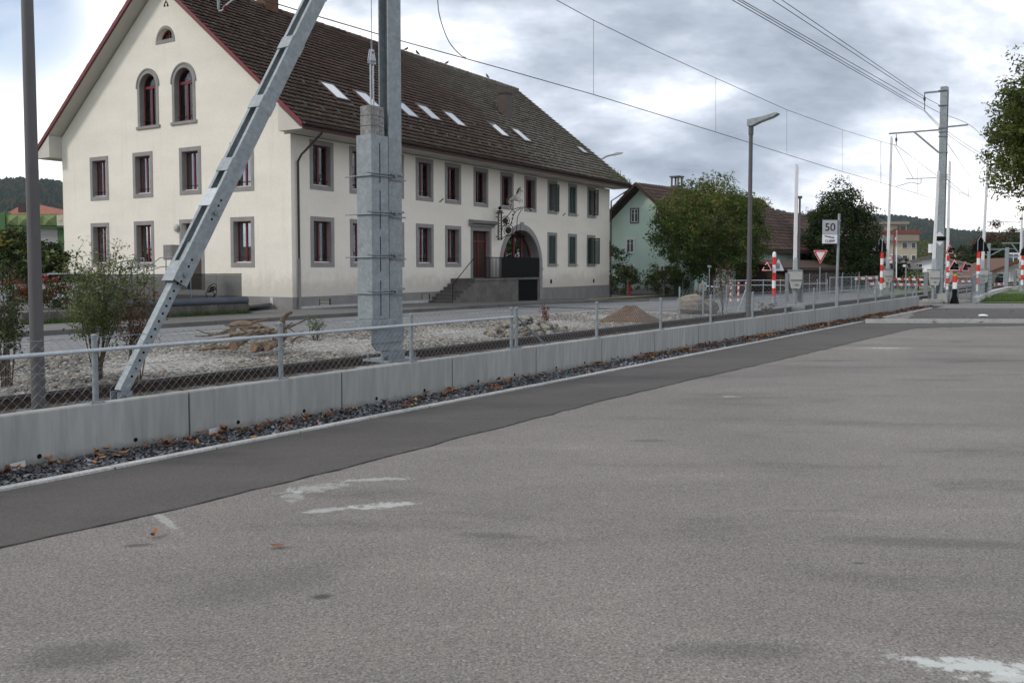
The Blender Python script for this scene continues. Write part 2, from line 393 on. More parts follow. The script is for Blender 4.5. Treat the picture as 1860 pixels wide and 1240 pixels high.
def stucco_wear(m, low):
    t = m.node_tree; p = t.nodes['Principled BSDF']; src = p.inputs['Base Color'].links[0].from_socket; tc = N(t, 'ShaderNodeTexCoord')
    mp = N(t, 'ShaderNodeMapping'); mp.inputs['Scale'].default_value = (3.5, 3.5, .22); L(t, tc.outputs['Object'], mp.inputs[0])
    n = N(t, 'ShaderNodeTexNoise', Scale=1.0, Detail=7., Roughness=.65); L(t, mp.outputs[0], n.inputs['Vector'])
    c = mixc(t, maprange(t, n.outputs[0], .52, .72, 0., .14), src, (.40,.36,.29))
    sp = N(t, 'ShaderNodeSeparateXYZ'); L(t, tc.outputs['Object'], sp.inputs[0]); n2 = N(t, 'ShaderNodeTexNoise', Scale=2.2, Detail=8., Roughness=.7); L(t, tc.outputs['Object'], n2.inputs['Vector'])
    h = mth(t, 'ADD', sp.outputs[2], mth(t, 'MULTIPLY', mth(t, 'SUBTRACT', n2.outputs[0], .5), 1.6))
    c = mixc(t, maprange(t, h, low+.7, low-.2, 0., .45), c, (.30,.275,.235))
    c = mixc(t, maprange(t, n2.outputs[0], .60, .72, 0., .22), c, (.46,.43,.37)); L(t, c, p.inputs['Base Color'])
concrete_wear(MT['concrete']); stucco_wear(MT['stucco'], .9); stucco_wear(MT['green_wall'], .6)
for k_ in ('black','iron'): MT[k_].node_tree.nodes['Principled BSDF'].inputs['Specular IOR Level'].default_value = .12
def grass_mat():
    m = mat('lawn', (.055,.10,.02), .95, 0, vs=1.2, va=.35, bs=60, bd=.03, fine=.5, fs=40); return m
MT['grass'] = grass_mat()
def glassmat():
    m = bpy.data.materials.new('window_glass'); m.use_nodes = True; t = m.node_tree; t.nodes.remove(t.nodes['Principled BSDF'])
    tr = N(t, 'ShaderNodeBsdfTransparent'); tr.inputs[0].default_value = (.55,.58,.58,1)
    gl = N(t, 'ShaderNodeBsdfGlossy', Roughness=.02); fr = N(t, 'ShaderNodeFresnel', IOR=1.4)
    f = mth(t, 'ADD', mth(t, 'MULTIPLY', fr.outputs[0], .5), .02)
    mx = N(t, 'ShaderNodeMixShader'); L(t, f, mx.inputs[0]); L(t, tr.outputs[0], mx.inputs[1]); L(t, gl.outputs[0], mx.inputs[2])
    L(t, mx.outputs[0], t.nodes['Material Output'].inputs[0]); return m
MT['glass'] = glassmat()
def sheetglass():
    m = bpy.data.materials.new('tinted_glass'); m.use_nodes = True; t = m.node_tree; t.nodes.remove(t.nodes['Principled BSDF'])
    tr = N(t, 'ShaderNodeBsdfTransparent'); tr.inputs[0].default_value = (.50,.51,.53,1)
    gl = N(t, 'ShaderNodeBsdfGlossy', Roughness=.05)
    mx = N(t, 'ShaderNodeMixShader'); mx.inputs[0].default_value = .07; L(t, tr.outputs[0], mx.inputs[1]); L(t, gl.outputs[0], mx.inputs[2])
    L(t, mx.outputs[0], t.nodes['Material Output'].inputs[0]); return m
MT['tint_glass'] = sheetglass()

# ------------------------------------------------------------ the ground
def sheet(name, poly, off, m, step=None, slope=True):
    """polygon of (x, y) laid on the land, off metres above it"""
    if step is None:
        P = [Vector((p[0], p[1], 0)) for p in poly]; b = M()
        b.add([(p.x, p.y, off+(g(p.x, p.y) if slope else 0)) for p in P], [tuple(t_) for t_ in tessellate_polygon([P])])
        o = b.build(name, m)
    o['kind'] = 'structure'; return o
def strip(name, q0, q1, t0, t1, off, m, dt=2., dq=2., th=0.):
    nt_ = max(1, int((t1-t0)/dt)); nq = max(1, int(math.ceil((q1-q0)/dq))); V = []; Fc = []
    for i in range(nt_+1):
        for j in range(nq+1):
            p = RQ(t0+(t1-t0)*i/nt_, q0+(q1-q0)*j/nq); V.append((p.x, p.y, g(p.x, p.y)+off))
    for i in range(nt_):
        for j in range(nq):
            a = i*(nq+1)+j; Fc.append((a, a+nq+1, a+nq+2, a+1))
    b = M(); b.add(V, Fc)
    if th:
        for jj in (0, nq):
            for i in range(nt_):
                p = Vector(V[i*(nq+1)+jj]); r = Vector(V[(i+1)*(nq+1)+jj])
                b.add([p, r, r-Vector((0,0,th)), p-Vector((0,0,th))], [(0,1,2,3)])
        for ii in (0, nt_):
            for j in range(nq):
                p = Vector(V[ii*(nq+1)+j]); r = Vector(V[ii*(nq+1)+j+1])
                b.add([p, r, r-Vector((0,0,th)), p-Vector((0,0,th))], [(0,1,2,3)])
    o = b.build(name, m); o['kind'] = 'structure'; return o
def st(u, v, rx, ry, ang, ring, amt, thr):
    p = on(u, v); return (p.x, p.y, rx, ry, ang, ring, amt, thr)
def dk(u, v, rx, ry, ang, amt):
    p = on(u, v); return (p.x, p.y, rx, ry, ang, amt)
MT['old'] = asphalt('old_asphalt', (.180,.165,.150), .13, .95,
    stains=[st(700, 917, .45, .14, .3, False, .55, .45), st(600, 925, .38, .11, .35, False, .45, .5), st(570, 886, .55, .24, .6, False, .35, .5), st(690, 870, .6, .11, .15, False, .4, .5), st(535, 900, .22, .35, .4, False, .3, .55), st(1770, 1208, .60, .15, -.13, False, .8, .45), st(1835, 1232, .4, .12, -.15, False, .7, .5),
            st(1610, 632, 1.3, .5, 0, False, .45, .6), st(1325, 720, .3, .12, 0, False, .5, .6), st(300, 945, .7, .07, -.9, False, .35, .5)],
    darks=[dk(140, 1190, .35, .2, .2, .4), dk(585, 1083, .08, .05, .3, .8), dk(250, 990, .12, .05, .2, .6), dk(895, 972, .35, .1, -.1, .35), dk(1560, 1022, .06, .03, 0, .6),
           dk(1690, 985, .9, .15, -.1, .35), dk(1180, 800, .3, .1, 0, .35), dk(1500, 655, 1.2, .25, .1, .35), dk(1800, 655, 1.2, .2, .1, .3), dk(1700, 690, 1.0, .2, 0, .3), dk(1340, 1180, .5, .12, 0, .3), dk(480, 1060, .7, .3, .7, .25)])
MT['new'] = asphalt('dark_asphalt', (.080,.073,.068), .12, .5)
MT['street'] = asphalt('street_asphalt', (.165,.165,.165), .10, .35)
MT['walk'] = asphalt('pavement_asphalt', (.125,.12,.115), .14, .4)
MT['paleasphalt'] = asphalt('worn_asphalt', (.17,.165,.158), .14, .4)
MT['earth'] = mat('open_ground', (.10,.115,.06), .95, 0, vs=.05, va=.3, fine=.4, fs=.6)
def gravelmat(name, stops, scale):
    m = bpy.data.materials.new(name); m.use_nodes = True; t = m.node_tree; p = t.nodes['Principled BSDF']; p.inputs['Roughness'].default_value = .9
    tc = N(t, 'ShaderNodeTexCoord'); vo = N(t, 'ShaderNodeTexVoronoi', Scale=scale); L(t, tc.outputs['Object'], vo.inputs['Vector'])
    sx = N(t, 'ShaderNodeSeparateColor'); L(t, vo.outputs['Color'], sx.inputs[0])
    c = ramp(t, sx.outputs[0], stops)
    big = N(t, 'ShaderNodeTexNoise', Scale=.8, Detail=5.); L(t, tc.outputs['Object'], big.inputs['Vector'])
    c = mixc(t, .35, c, ramp(t, big.outputs[0], [(.35, (.3,.3,.3)), (.65, (.7,.7,.7))]), 'OVERLAY')
    L(t, mixc(t, maprange(t, vo.outputs['Distance'], .5, .75, 0., .6), c, (.06,.055,.05)), p.inputs['Base Color'])
    b = N(t, 'ShaderNodeBump', Strength=.9, Distance=.02); L(t, mth(t, 'SUBTRACT', 1., vo.outputs['Distance']), b.inputs['Height']); L(t, b.outputs[0], p.inputs['Normal'])
    return m
MT['gravel'] = gravelmat('pale_gravel', [(0, (.15,.14,.13)), (.4, (.27,.26,.235)), (.7, (.36,.33,.28)), (1, (.46,.46,.44))], 22)
MT['ballast'] = gravelmat('ballast', [(0, (.05,.048,.045)), (.5, (.13,.12,.11)), (1, (.24,.23,.22))], 18)
MT['greygravel'] = gravelmat('grey_gravel', [(0, (.08,.08,.08)), (.5, (.15,.15,.15)), (1, (.26,.26,.27))], 14)
MT['slatebed'] = gravelmat('slate_bed', [(0, (.02,.02,.024)), (.6, (.05,.052,.058)), (1, (.10,.10,.11))], 30)

# horizon-wide ground
def ground():
    xs = [-9000,-3000,-900,-300,-120,-60]+list(range(-50,111,5))+[130,200,400,1200,4000,9000]
    ys = [-300,-60,-20]+list(range(-10,161,5))+[200,300,500,900,2000,5000,12000]
    V = [(x, y, g(x, y)-.06) for y in ys for x in xs]; n = len(xs)
    Fc = [(j*n+i, j*n+i+1, (j+1)*n+i+1, (j+1)*n+i) for j in range(len(ys)-1) for i in range(n-1)]
    b = M(); b.add(V, Fc); o = b.build('ground', MT['earth']); o['kind'] = 'structure'
ground()
KQ = 6.98                                        # kerb line beside the dark asphalt
WQ = 7.50; WH = .49; WT = .12                              # front face of the precast wall, its thickness
tend = tq(1670, WQ)                              # where the wall ends
strip('parking_lot', -70, KQ, -25, 34, 0.0, MT['old'], dt=200, dq=200)
# newer, darker asphalt along the wall
edge = [(-60,1011),(0,997),(125,967),(246,943),(400,906),(520,877),(652,845),(740,821),(818,800),(910,776),(1000,753),(1100,727),(1213,700),(1350,669),(1505,633),(1552,621),(1624,605),(1657,597),(1760,593.5),(1880,591.5)]
P = [on(u, v) for u, v in edge]
kl = [RQ(tq(u, KQ), KQ) for u in (1578,)]
kx0 = on(1578, 587)
dark = [(p.x, p.y) for p in P] + [(24, on(1880,586).y), (kx0.x, kx0.y)] + [(RQ(t_, KQ).x, RQ(t_, KQ).y) for t_ in (tq(1560, KQ), -4)]
dark = [(-5.5, 3.0)] + dark[:]
# ragged joint: subdivide edge
rag = [(-5.3, 3.2)]
for a, b in zip(P[:-1], P[1:]):
    n = max(1, int((b-a).length/.25))
    for i in range(n):
        p = a.lerp(b, i/n); j = random.uniform(-.018, .018); rag.append((p.x+j, p.y-j))
rag += [(26, P[-1].y), (26, kx0.y), (kx0.x, kx0.y), (RQ(tq(1560,KQ),KQ).x, RQ(tq(1560,KQ),KQ).y), (RQ(-4,KQ).x, RQ(-4,KQ).y)]
sheet('dark_asphalt_strip', rag, .004, MT['new'], slope=False)
def ribbon(name, P_, w, z, m):
    b = M(); V = []; Fc = []
    for i, p in enumerate(P_):
        d = (P_[min(i+1, len(P_)-1)]-P_[max(i-1, 0)]).normalized(); n_ = Vector((-d.y, d.x, 0)); ww = w*random.uniform(.25, 1)
        V += [(p.x-n_.x*ww, p.y-n_.y*ww, z), (p.x+n_.x*ww, p.y+n_.y*ww, z)]
        if i: k = 2*i; Fc.append((k-2, k-1, k+1, k))
    b.add(V, Fc); o = b.build(name, m); o['kind'] = 'structure'
jp = [Vector((x, y, 0)) for x, y in rag[1:-5]]
jj_ = []
for a, c_ in zip(jp[:-1], jp[1:]):
    for k in range(4): q_ = a.lerp(c_, k/4); jj_.append(q_+Vector((random.uniform(-.008,.008), random.uniform(-.008,.008), 0)))
ribbon('asphalt_joint', jj_, .006, .0085, MT['black'])
wj = [on(u, v)-Vector((0,.12,0)) for u, v in ((1660,598),(1700,596),(1760,594.5),(1820,593.5),(1900,593))]; wj2 = []
for a, c_ in zip(wj[:-1], wj[1:]):
    for k in range(8): wj2.append(a.lerp(c_, k/8))
ribbon('pale_joint', wj2, .06, .0085, MT['road_white'])
# cross kerb, slate behind it, dark asphalt and worn asphalt beyond
ky = kx0.y
b = M(); x = kx0.x-.05
while x < 40:
    b.box(x, x+1.99, ky, ky+.14, 0, .12); x += 2.0
b.build('cross_kerb', MT['kerb'], kind='structure')
p1 = on(1700, 560).y
qk2 = KQ
pts = [(kx0.x-.2, ky+.14), (60, ky+.14), (60, ky+.75), (kx0.x+.3, ky+.75)]
sheet('slate_bed_cross', pts, .05, MT['slatebed'], slope=False)
far = [(RQ(tq(1600,KQ),KQ).x, ky+.75), (60, ky+.75), (60, on(1700,559.5).y), (RQ(tq(1692,KQ),KQ).x, on(1700,559.5).y)]
sheet('crossing_path_dark', far, .006, MT['new'], slope=False)
worn = [(RQ(tq(1692,KQ),KQ).x-3, on(1700,559.5).y), (90, on(1700,559.5).y), (90, 46), (25, 46), (17.5, 42.5)]
sheet('crossing_path_worn', worn, .004, MT['paleasphalt'], slope=False)
strip('slate_bed', KQ, WQ+.02, -6, tend+2.5, .015, MT['slatebed'], dt=60)
# kerb stones
b = M(); t_ = -6
while t_ < tq(1580, KQ):
    c = RQ(t_+.498, KQ+.04); b.obox((c.x, c.y), DD, NN, .492, .045, -.05, .022+random.uniform(-.002,.002)); t_ += 1.0
t_ = tq(1608, KQ)
while t_ < tq(1692, KQ):
    c = RQ(t_+.498, KQ+.04); b.obox((c.x, c.y), DD, NN, .492, .05, -.05, .03); t_ += 1.0
b.build('kerb', MT['kerb'], kind='structure')
# railway bed, gravel, street, pavement
TQ = 10.40                                       # track axis
strip('railway_bed', WQ+WT, 12.1, -12, 120, -.03, MT['ballast'], dt=4, dq=4)
strip('gravel_field', 12.1, 17.05, -14, tq(1235, 14), -.005, MT['gravel'], dt=3)
strip('grey_gravel_field', 12.1, 17.05, tq(1235, 14), 58, -.006, MT['greygravel'], dt=3)
strip('street', 17.05, 22.4, -30, 140, -.02, MT['street'], dt=3)
strip('crossing_road', 12.1, 40, 31, 37.5, .004, MT['street'], dt=2)
strip('side_road', 22.4, 36, 44, 70, -.015, MT['street'], dt=3)
strip('pavement', 22.4, 27.5, -30, 44, .09, MT['walk'], dt=3, th=.16)
strip('far_pavement', 27.0, 31.0, 44, 75, .06, MT['walk'], dt=3, th=.16)
# kerb of the pavement
b = M()
tt = -30.
while tt < 44:
    c = RQ(tt+.99, 22.33); z = g(c.x, c.y); b.obox((c.x, c.y), DD, NN, .985, .075, z-.06, z+.102); tt += 2.0
b.build('pavement_kerb', MT['walk'], kind='structure')
def lineq(name, q, w, t0, t1, m, off=-.010, dash=None):
    b = M(); t_ = t0
    while t_ < t1:
        ln = dash[0] if dash else min(3, t1-t_)
        p = [RQ(t_, q-w/2), RQ(t_+ln, q-w/2), RQ(t_+ln, q+w/2), RQ(t_, q+w/2)]
        b.add([(a.x, a.y, g(a.x, a.y)+off) for a in p], [(0,1,2,3)])
        t_ += (dash[0]+dash[1]) if dash else ln
    o = b.build(name, m); o['kind'] = 'structure'
lineq('street_edge_line', 17.3, .13, -30, 110, MT['road_white'])
lineq('street_centre_line', 20.0, .13, -29, 42, MT['road_white'], dash=(3., 3.))
lineq('street_turn_line', 19.6, .12, 36, 44, MT['road_white'])
lineq('orange_road_line', 21.4, .13, 42, 56, MT['orange_road'])
lineq('yellow_bus_line', 26.6, .5, 44.5, 58, MT['yellow'], off=.075)
lineq('far_lane_dashes', 23.2, .12, 44, 62, MT['road_white'], dash=(1.5,1.8))
# rails and sleepers
tr = thing('railway_track', 'single railway track running behind the low concrete wall', 'railway track'); tr['kind'] = 'structure'
for q in (TQ-.755, TQ+.755):
    b = M()
    for w, z0, z1 in ((.14,-.06,-.035), (.025,-.035,.10)):
        c = RQ(52, q); b.obox((c.x, c.y), DD, NN, 64, w/2, z0, z1)
    ro = b.build('rail', MT['rail'], tr)
    b = M(); c = RQ(52, q); b.obox((c.x, c.y), DD, NN, 64, .036, .10, .14); b.build('rail_head', MT['railtop'], ro)
b = M(); c = RQ(0, TQ); b.obox((0,0), DD, NN, .12, 1.25, -.07, -.015)
s0 = None
for i in range(90):
    p = RQ(-10+i*.62, TQ)
    if s0 is None: s0 = b.build('sleeper', MT['sleeper'], tr); s = s0
    else: s = s0.copy(); C.objects.link(s)
    s.location = (p.x, p.y, 0)
# lawn with its stone border on the right
lk = [(1772,549.5),(1782,543),(1800,536),(1820,530),(1838,526)]
lp = [on(u, v, 0) for u, v in lk]
lawn = [(p.x+.1, p.y) for p in lp] + [(60, 62), (60, on(1800,551).y), (on(1772,551).x+.4, on(1800,551).y)]
sheet('lawn', lawn, .03, MT['grass'], slope=False)
b = M()
for a, c in zip(lp[:-1], lp[1:]):
    n = max(1, int((c-a).length/.9))
    for i in range(n):
        p = a.lerp(c, i/n); q = a.lerp(c, (i+.94)/n); b.beam(p+Vector((0,0,.1)), q+Vector((0,0,.1)), .28, .3)
b.build('lawn_kerb', MT['kerb'], kind='structure')

# ------------------------------------------------------------ loose stuff
def shards(name, pts, size, flat, m, tint, kind='stuff', seed=1, tilt=.5, sides=5):
    r = np.random.default_rng(seed); n = len(pts); k = sides
    ang = np.linspace(0, 2*np.pi, k, endpoint=False)[None, :] + r.uniform(-.35, .35, (n, k)) + r.uniform(0, 6.28, (n, 1))
    rad = size[:, None]*r.uniform(.55, 1.1, (n, k)); el = r.uniform(.5, 1, (n, 1)); th = size*flat
    loc = np.stack([np.cos(ang)*rad, np.sin(ang)*rad*el, np.zeros_like(ang)], -1)
    top = loc*.82; top[..., 2] = th[:, None]; loc = np.concatenate([loc, top], 1)
    ax, ay, az = r.normal(0, tilt, n), r.normal(0, tilt, n), r.uniform(0, 6.28, n)
    def rot(v):
        c, s = np.cos(ax)[:, None], np.sin(ax)[:, None]; y = v[..., 1]*c-v[..., 2]*s; z = v[..., 1]*s+v[..., 2]*c; x = v[..., 0]
        c, s = np.cos(ay)[:, None], np.sin(ay)[:, None]; x2 = x*c+z*s; z2 = -x*s+z*c
        c, s = np.cos(az)[:, None], np.sin(az)[:, None]; return np.stack([x2*c-y*s, x2*s+y*c, z2], -1)
    V = rot(loc)+pts[:, None, :]
    base = np.arange(n)[:, None]*(2*k); f = []
    for i in range(k):
        j = (i+1) % k; f.append(np.concatenate([base+i, base+j, base+j+k, base+i+k], 1))
    for i in range(1, k-2+0, 2): pass
    F4 = np.stack(f, 1).reshape(-1, 4)
    cap = np.concatenate([base+k, base+k+1, base+k+2, base+k+3], 1); 
    cap2 = np.concatenate([base+k+3, base+k+4, base+k, base+k], 1) if k == 5 else None
    Fa = np.concatenate([F4, cap]); T = np.concatenate([np.repeat(tint, k), tint])
    if k == 5:
        # the fifth corner closes as a sliver quad between its neighbours
        cap2 = np.concatenate([base+k, base+k+3, base+k+4, base+4], 1); Fa = np.concatenate([Fa, cap2]); T = np.concatenate([T, tint])
    o = npmesh(name, V.reshape(-1, 3), Fa, m, T, kind=kind); return o
def stones(name, pts, size, m, tint, kind='stuff', seed=2, sq=.65):
    r = np.random.default_rng(seed); n = len(pts)
    # an octahedron cut once: 18 points, 32 triangles
    bm_v = [(1,0,0),(-1,0,0),(0,1,0),(0,-1,0),(0,0,1),(0,0,-1)]; tri = [(0,2,4),(2,1,4),(1,3,4),(3,0,4),(2,0,5),(1,2,5),(3,1,5),(0,3,5)]
    V = [np.array(v, float) for v in bm_v]; mid = {}; F3 = []
    def mp(a, b):
        k = (min(a,b), max(a,b))
        if k not in mid: v = V[a]+V[b]; V.append(v/np.linalg.norm(v)); mid[k] = len(V)-1
        return mid[k]
    for a, b, c in tri:
        x, y, z = mp(a,b), mp(b,c), mp(c,a); F3 += [(a,x,z),(x,b,y),(z,y,c),(x,y,z)]
    V = np.array(V); F3 = np.array(F3); k = len(V)
    loc = V[None]*r.uniform(.75, 1.15, (n, k, 1))*size[:, None, None]*np.stack([np.ones(n), r.uniform(.6,1,n), r.uniform(sq*.6, sq, n)], -1)[:, None, :]
    a = r.uniform(0, 6.28, n); c, s = np.cos(a)[:, None], np.sin(a)[:, None]
    W_ = np.stack([loc[...,0]*c-loc[...,1]*s, loc[...,0]*s+loc[...,1]*c, loc[...,2]], -1)+pts[:, None, :]
    Fa = (F3[None]+np.arange(n)[:, None, None]*k).reshape(-1, 3)
    return npmesh(name, W_.reshape(-1, 3), Fa, m, np.repeat(tint, len(F3)), kind=kind, smooth=True)
MT['stone'] = tintmat('pebbles', [(0,(.08,.077,.072)),(.3,(.15,.145,.135)),(.6,(.225,.215,.195)),(.8,(.28,.24,.175)),(.88,(.20,.135,.10)),(1,(.40,.39,.37))], .85, bs=60, bd=.004)
MT['slate'] = tintmat('slate_chips', [(0,(.028,.03,.034)),(.5,(.07,.073,.08)),(.85,(.13,.135,.145)),(1,(.34,.35,.37))], .5, .5)
MT['deadleaf'] = tintmat('dead_leaves', [(0,(.07,.025,.014)),(.45,(.16,.06,.028)),(.8,(.28,.115,.05)),(1,(.38,.24,.07))], .8)
def rq_pts(n, t0, t1, q0, q1, z, bias=1.0):
    t_ = t0+(t1-t0)*RNG.random(n)**bias; q = RNG.uniform(q0, q1, n)
    return np.stack([DD.x*t_+NN.x*q, DD.y*t_+NN.y*q, np.full(n, z)], -1), t_, q
n = 34000
pts, t_, q = rq_pts(n, -1, tq(1240, 14), 12.0, 16.95, -.004, 1.35)
pts[:, 2] += .03*np.sin(pts[:,0]*1.3)*np.sin(pts[:,1]*.9)
stones('gravel', pts, RNG.uniform(.014, .042, n)*np.where(RNG.random(n) < .05, 2.0, 1), MT['stone'], RNG.random(n))
n = 5000
pts, t_, q = rq_pts(n, 0, 36, 11.3, 12.1, -.02)
stones('ballast_stones', pts, RNG.uniform(.02, .045, n), MT['stone'], RNG.random(n)*.35, seed=9)
n = 15000
pts, t_, q = rq_pts(n, 1.5, tend+2.0, KQ+.10, WQ-.005, .02, 1.5)
pts[:, 2] = .008 + .022*np.clip((q-KQ-.06)/.4, 0, 1) + RNG.uniform(0, .022, n)
shards('slate_chippings', pts, RNG.uniform(.014, .038, n), .22, MT['slate'], RNG.random(n)**1.2, seed=3, tilt=.45)
n = 1500
pts = np.stack([RNG.uniform(kx0.x+.2, 24, n), RNG.uniform(ky+.16, ky+.72, n), RNG.uniform(.05, .09, n)], -1)
shards('slate_chippings_cross', pts, RNG.uniform(.02, .05, n), .25, MT['slate'], RNG.random(n), seed=4)
# fallen leaves: curled three-panel blades, in drifts
def leaves_ground(name, C0, size, tint, seed=5):
    r = np.random.default_rng(seed); n = len(C0); a = r.uniform(0, 6.28, n); c, s = np.cos(a)[:, None], np.sin(a)[:, None]
    L_, Wd = size, size*r.uniform(.5, .85, n)
    u = np.array([-1,-.4,.3,1.]); cur = r.uniform(.3, 1.1, n)[:, None]
    prof = np.stack([np.array([.15,.9,.8,.1])]*n); V = []
    for side in (-1, 0, 1):
        x = L_[:, None]*u[None]; y = side*Wd[:, None]*prof*.5*r.uniform(.7, 1.3, (n, 4)); z = L_[:, None]*cur*(u[None]**2)*.8 + abs(side)*Wd[:, None]*prof*r.uniform(.0, .6, (n,1))
        V.append(np.stack([x*c-y*s, x*s+y*c, z], -1))
    V = np.stack(V, 1)+C0[:, None, None, :]
    base = np.arange(n)[:, None]*12; f = []
    for sd in (0, 1):
        for i in range(3): f.append(np.concatenate([base+sd*4+i, base+sd*4+i+1, base+(sd+1)*4+i+1, base+(sd+1)*4+i], 1))
    Fa = np.stack(f, 1).reshape(-1, 4)
    return npmesh(name, V.reshape(-1, 3), Fa, MT['deadleaf'], np.repeat(tint, 6), kind='stuff')
cl = []
for i in range(250):
    tc_ = 2+ (tend-1)*random.random()**1.1; qc = random.uniform(KQ+.15, WQ-.08); m_ = random.choice((1,1,2,3,5)) if tc_ < 14 else random.choice((3,5,8,12))
    for k in range(m_):
        t_, q_ = tc_+random.gauss(0, .16), min(WQ-.03, max(KQ-.02, qc+random.gauss(0, .09)))
        p = RQ(t_, q_); cl.append((p.x, p.y, .05+.03*max(0, (q_-KQ)/.5)))
for i in range(110):
    t_ = random.uniform(19, tend+1); q_ = random.uniform(WQ-.35, WQ-.03); p = RQ(t_, q_); cl.append((p.x, p.y, .06))
for u, v in ((280,976),(505,995)): p = on(u, v); cl.append((p.x, p.y, .012))
for i in range(26):
    p = on(random.uniform(1580, 1860), random.uniform(553, 584)); cl.append((p.x, p.y, .03))
for i in range(9):
    cl.append((random.uniform(kx0.x+1, kx0.x+7), ky-random.uniform(.02,.15), .03))
for i in range(60):
    cl.append((random.uniform(21.5, 28), on(1800,549).y+random.uniform(0, 1.5), .12))
cl = np.array(cl); n = len(cl)
leaves_ground('fallen_leaves', cl, RNG.uniform(.032, .07, n), RNG.random(n))
# ------------------------------------------------------------ precast wall elements
wt0 = tq(345, WQ, WH)                      # a joint seen here
def wall_el(i, t0, t1, h):
    t = thing('wall_element', '', 'concrete wall', RQ(t0, WQ), math.atan2(DD.y, DD.x), 'precast concrete elements of the low wall')
    ln = t1-t0-.022; b = M()
    hz = h
    for (x0, x1) in ((0, ln),):
        # front and top with a small chamfer, drain notches at the foot
        prof = [(0,0),(0,hz-.012),(.012,hz),(WT-.012,hz),(WT,hz-.012),(WT,0)]
        b.prism([(x0, y, z) for y, z in prof], (ln, 0, 0))
    b.build('panel', MT['concrete'], t)
    # drain holes: dark recessed cups standing proud by a hair
    for fx in (.28, .72):
        c = M(); x = ln*fx; n = 12; ring = [(x+.020*math.cos(a), -.003, .11+.020*math.sin(a)) for a in [2*math.pi*k/n for k in range(n)]]
        c.prism(ring, (0, .012, 0)); c.build('drain_hole', MT['black'], t)
    return t
k0 = -3; els = []
t_ = wt0-2.0*2
names = {0:'nearest one, cut by the left edge of the photo'}
idx = 0
while t_ < tend-.05:
    t1 = min(t_+2.0, tend)
    els.append((t_, t1)); t_ += 2.0
for i, (a, c) in enumerate(els):
    o = wall_el(i, a, c, WH)
    if i == 0: lab = 'precast grey wall element at the left end of the low wall, first in view'
    elif i == 1: lab = 'precast grey wall element under the dark lamp post and the foot of the diagonal strut'
    elif i == 2: lab = 'precast grey wall element just right of the diagonal strut foot'
    elif i == 3: lab = 'precast grey wall element just left of the thick catenary mast'
    elif i == 4: lab = 'precast grey wall element just right of the thick catenary mast foot'
    elif i == 5: lab = 'precast grey wall element under the doubled fence posts'
    elif i == len(els)-1: lab = 'last precast grey wall element at the far right end of the wall'
    elif i == len(els)-2: lab = 'second to last grey wall element at the far end of the wall'
    else: lab = 'plain grey wall element, %s beyond the doubled fence posts' % ('first second third fourth fifth sixth seventh eighth ninth tenth eleventh twelfth thirteenth'.split()[i-6])
    o['label'] = lab

# ------------------------------------------------------------ chain link fence on the wall
def chain(b, P0, P1, h, cell, r, zb=.02, n_side=3):
    """woven diamond mesh between two ground points"""
    P0 = Vector(P0); P1 = Vector(P1); D = P1-P0; ln = math.hypot(D.x, D.y); d = Vector((D.x/ln, D.y/ln, 0)); slope = D.z/ln
    m = max(1, int(round(h/cell*1.0))); hz = h/m; nw = int(ln/cell)
    perp = Vector((-d.y, d.x, 0))*r*1.0
    for i in range(nw):
        s = i*cell; pts = []
        for j in range(m+1):
            ss = s + (cell if (j+i) % 2 else 0); off = perp if j % 2 else -perp
            pts.append(P0+d*ss+Vector((0,0,slope*ss+zb+j*hz))+off)
        b.tube(pts, r, n_side, cap=False)
fence = thing('chain_link_fence', 'low galvanised chain link fence mounted on top of the concrete wall', 'fence', RQ(0, WQ+WT/2, WH))
FQ = WQ+WT/2
posts_u = [173,510,747,929,938,1084,1200,1291,1367,1427,1478,1521.5,1559,1590.6,1620,1645.5,1665]
tpost = [tq(u, FQ, .7) for u in posts_u]; tpost = [tpost[0]-2.0] + tpost
b = M(); b.tube([(0,0,0),(0,0,.60)], .026, 12); b.ball((0,0,.60), .028, 12, 6, (1,1,.5)); pm = None
pl = M(); pl.box(-.065,.065,-.05,.05,0,.008)
for x in (-.05,.05):
    for y in (-.035, .035): pl.tube([(x,y,.008),(x,y,.022)], .008, 6)
LOC_f = LOC[fence.name][0]
for i, t_ in enumerate(tpost):
    p = RQ(t_, FQ, WH) - Vector(LOC_f)
    if pm is None:
        pm = b.build('post', MT['galv'], fence, smooth=40); pp = pl.build('base_plate', MT['galv_dark'], pm)
    else:
        q = pm.copy(); C.objects.link(q); q.parent = fence; q2 = pp.copy(); C.objects.link(q2); q2.parent = q
        q.location = p; q.rotation_euler = (0, 0, math.atan2(DD.y, DD.x)); continue
    pm.location = p; pm.rotation_euler = (0, 0, math.atan2(DD.y, DD.x))
fo = .034
b = M(); b.tube([RQ(tpost[0]-2, FQ-fo, WH+.47), RQ(tpost[4], FQ-fo, WH+.47)], .019, 10); b.build('top_rail', MT['galv_light'], fence, world=True, smooth=40)
b = M(); b.tube([RQ(tpost[5]+.02, FQ, WH+.46), RQ(tpost[5]+.75, FQ, WH+.01)], .016, 8); b.build('brace', MT['galv_dark'], fence, world=True, smooth=40)
b = M(); b.tube([RQ(tpost[-1]-.02, FQ, WH+.5), RQ(tpost[-1]-.85, FQ, WH+.01)], .016, 8); b.build('brace', MT['galv'], fence, world=True, smooth=40)
b = M()
for z in (.31, .585): b.tube([RQ(tpost[0]-2, FQ-.03, WH+z), RQ(tpost[-1], FQ-.03, WH+z)], .0022, 4)
chain(b, RQ(tpost[0]-1.5, FQ-.031, WH), RQ(14, FQ-.031, WH), .58, .042, .0017)
chain(b, RQ(14, FQ-.031, WH), RQ(tpost[-1], FQ-.031, WH), .58, .042, .0017)
b.build('wire_mesh', MT['galv'], fence, world=True)

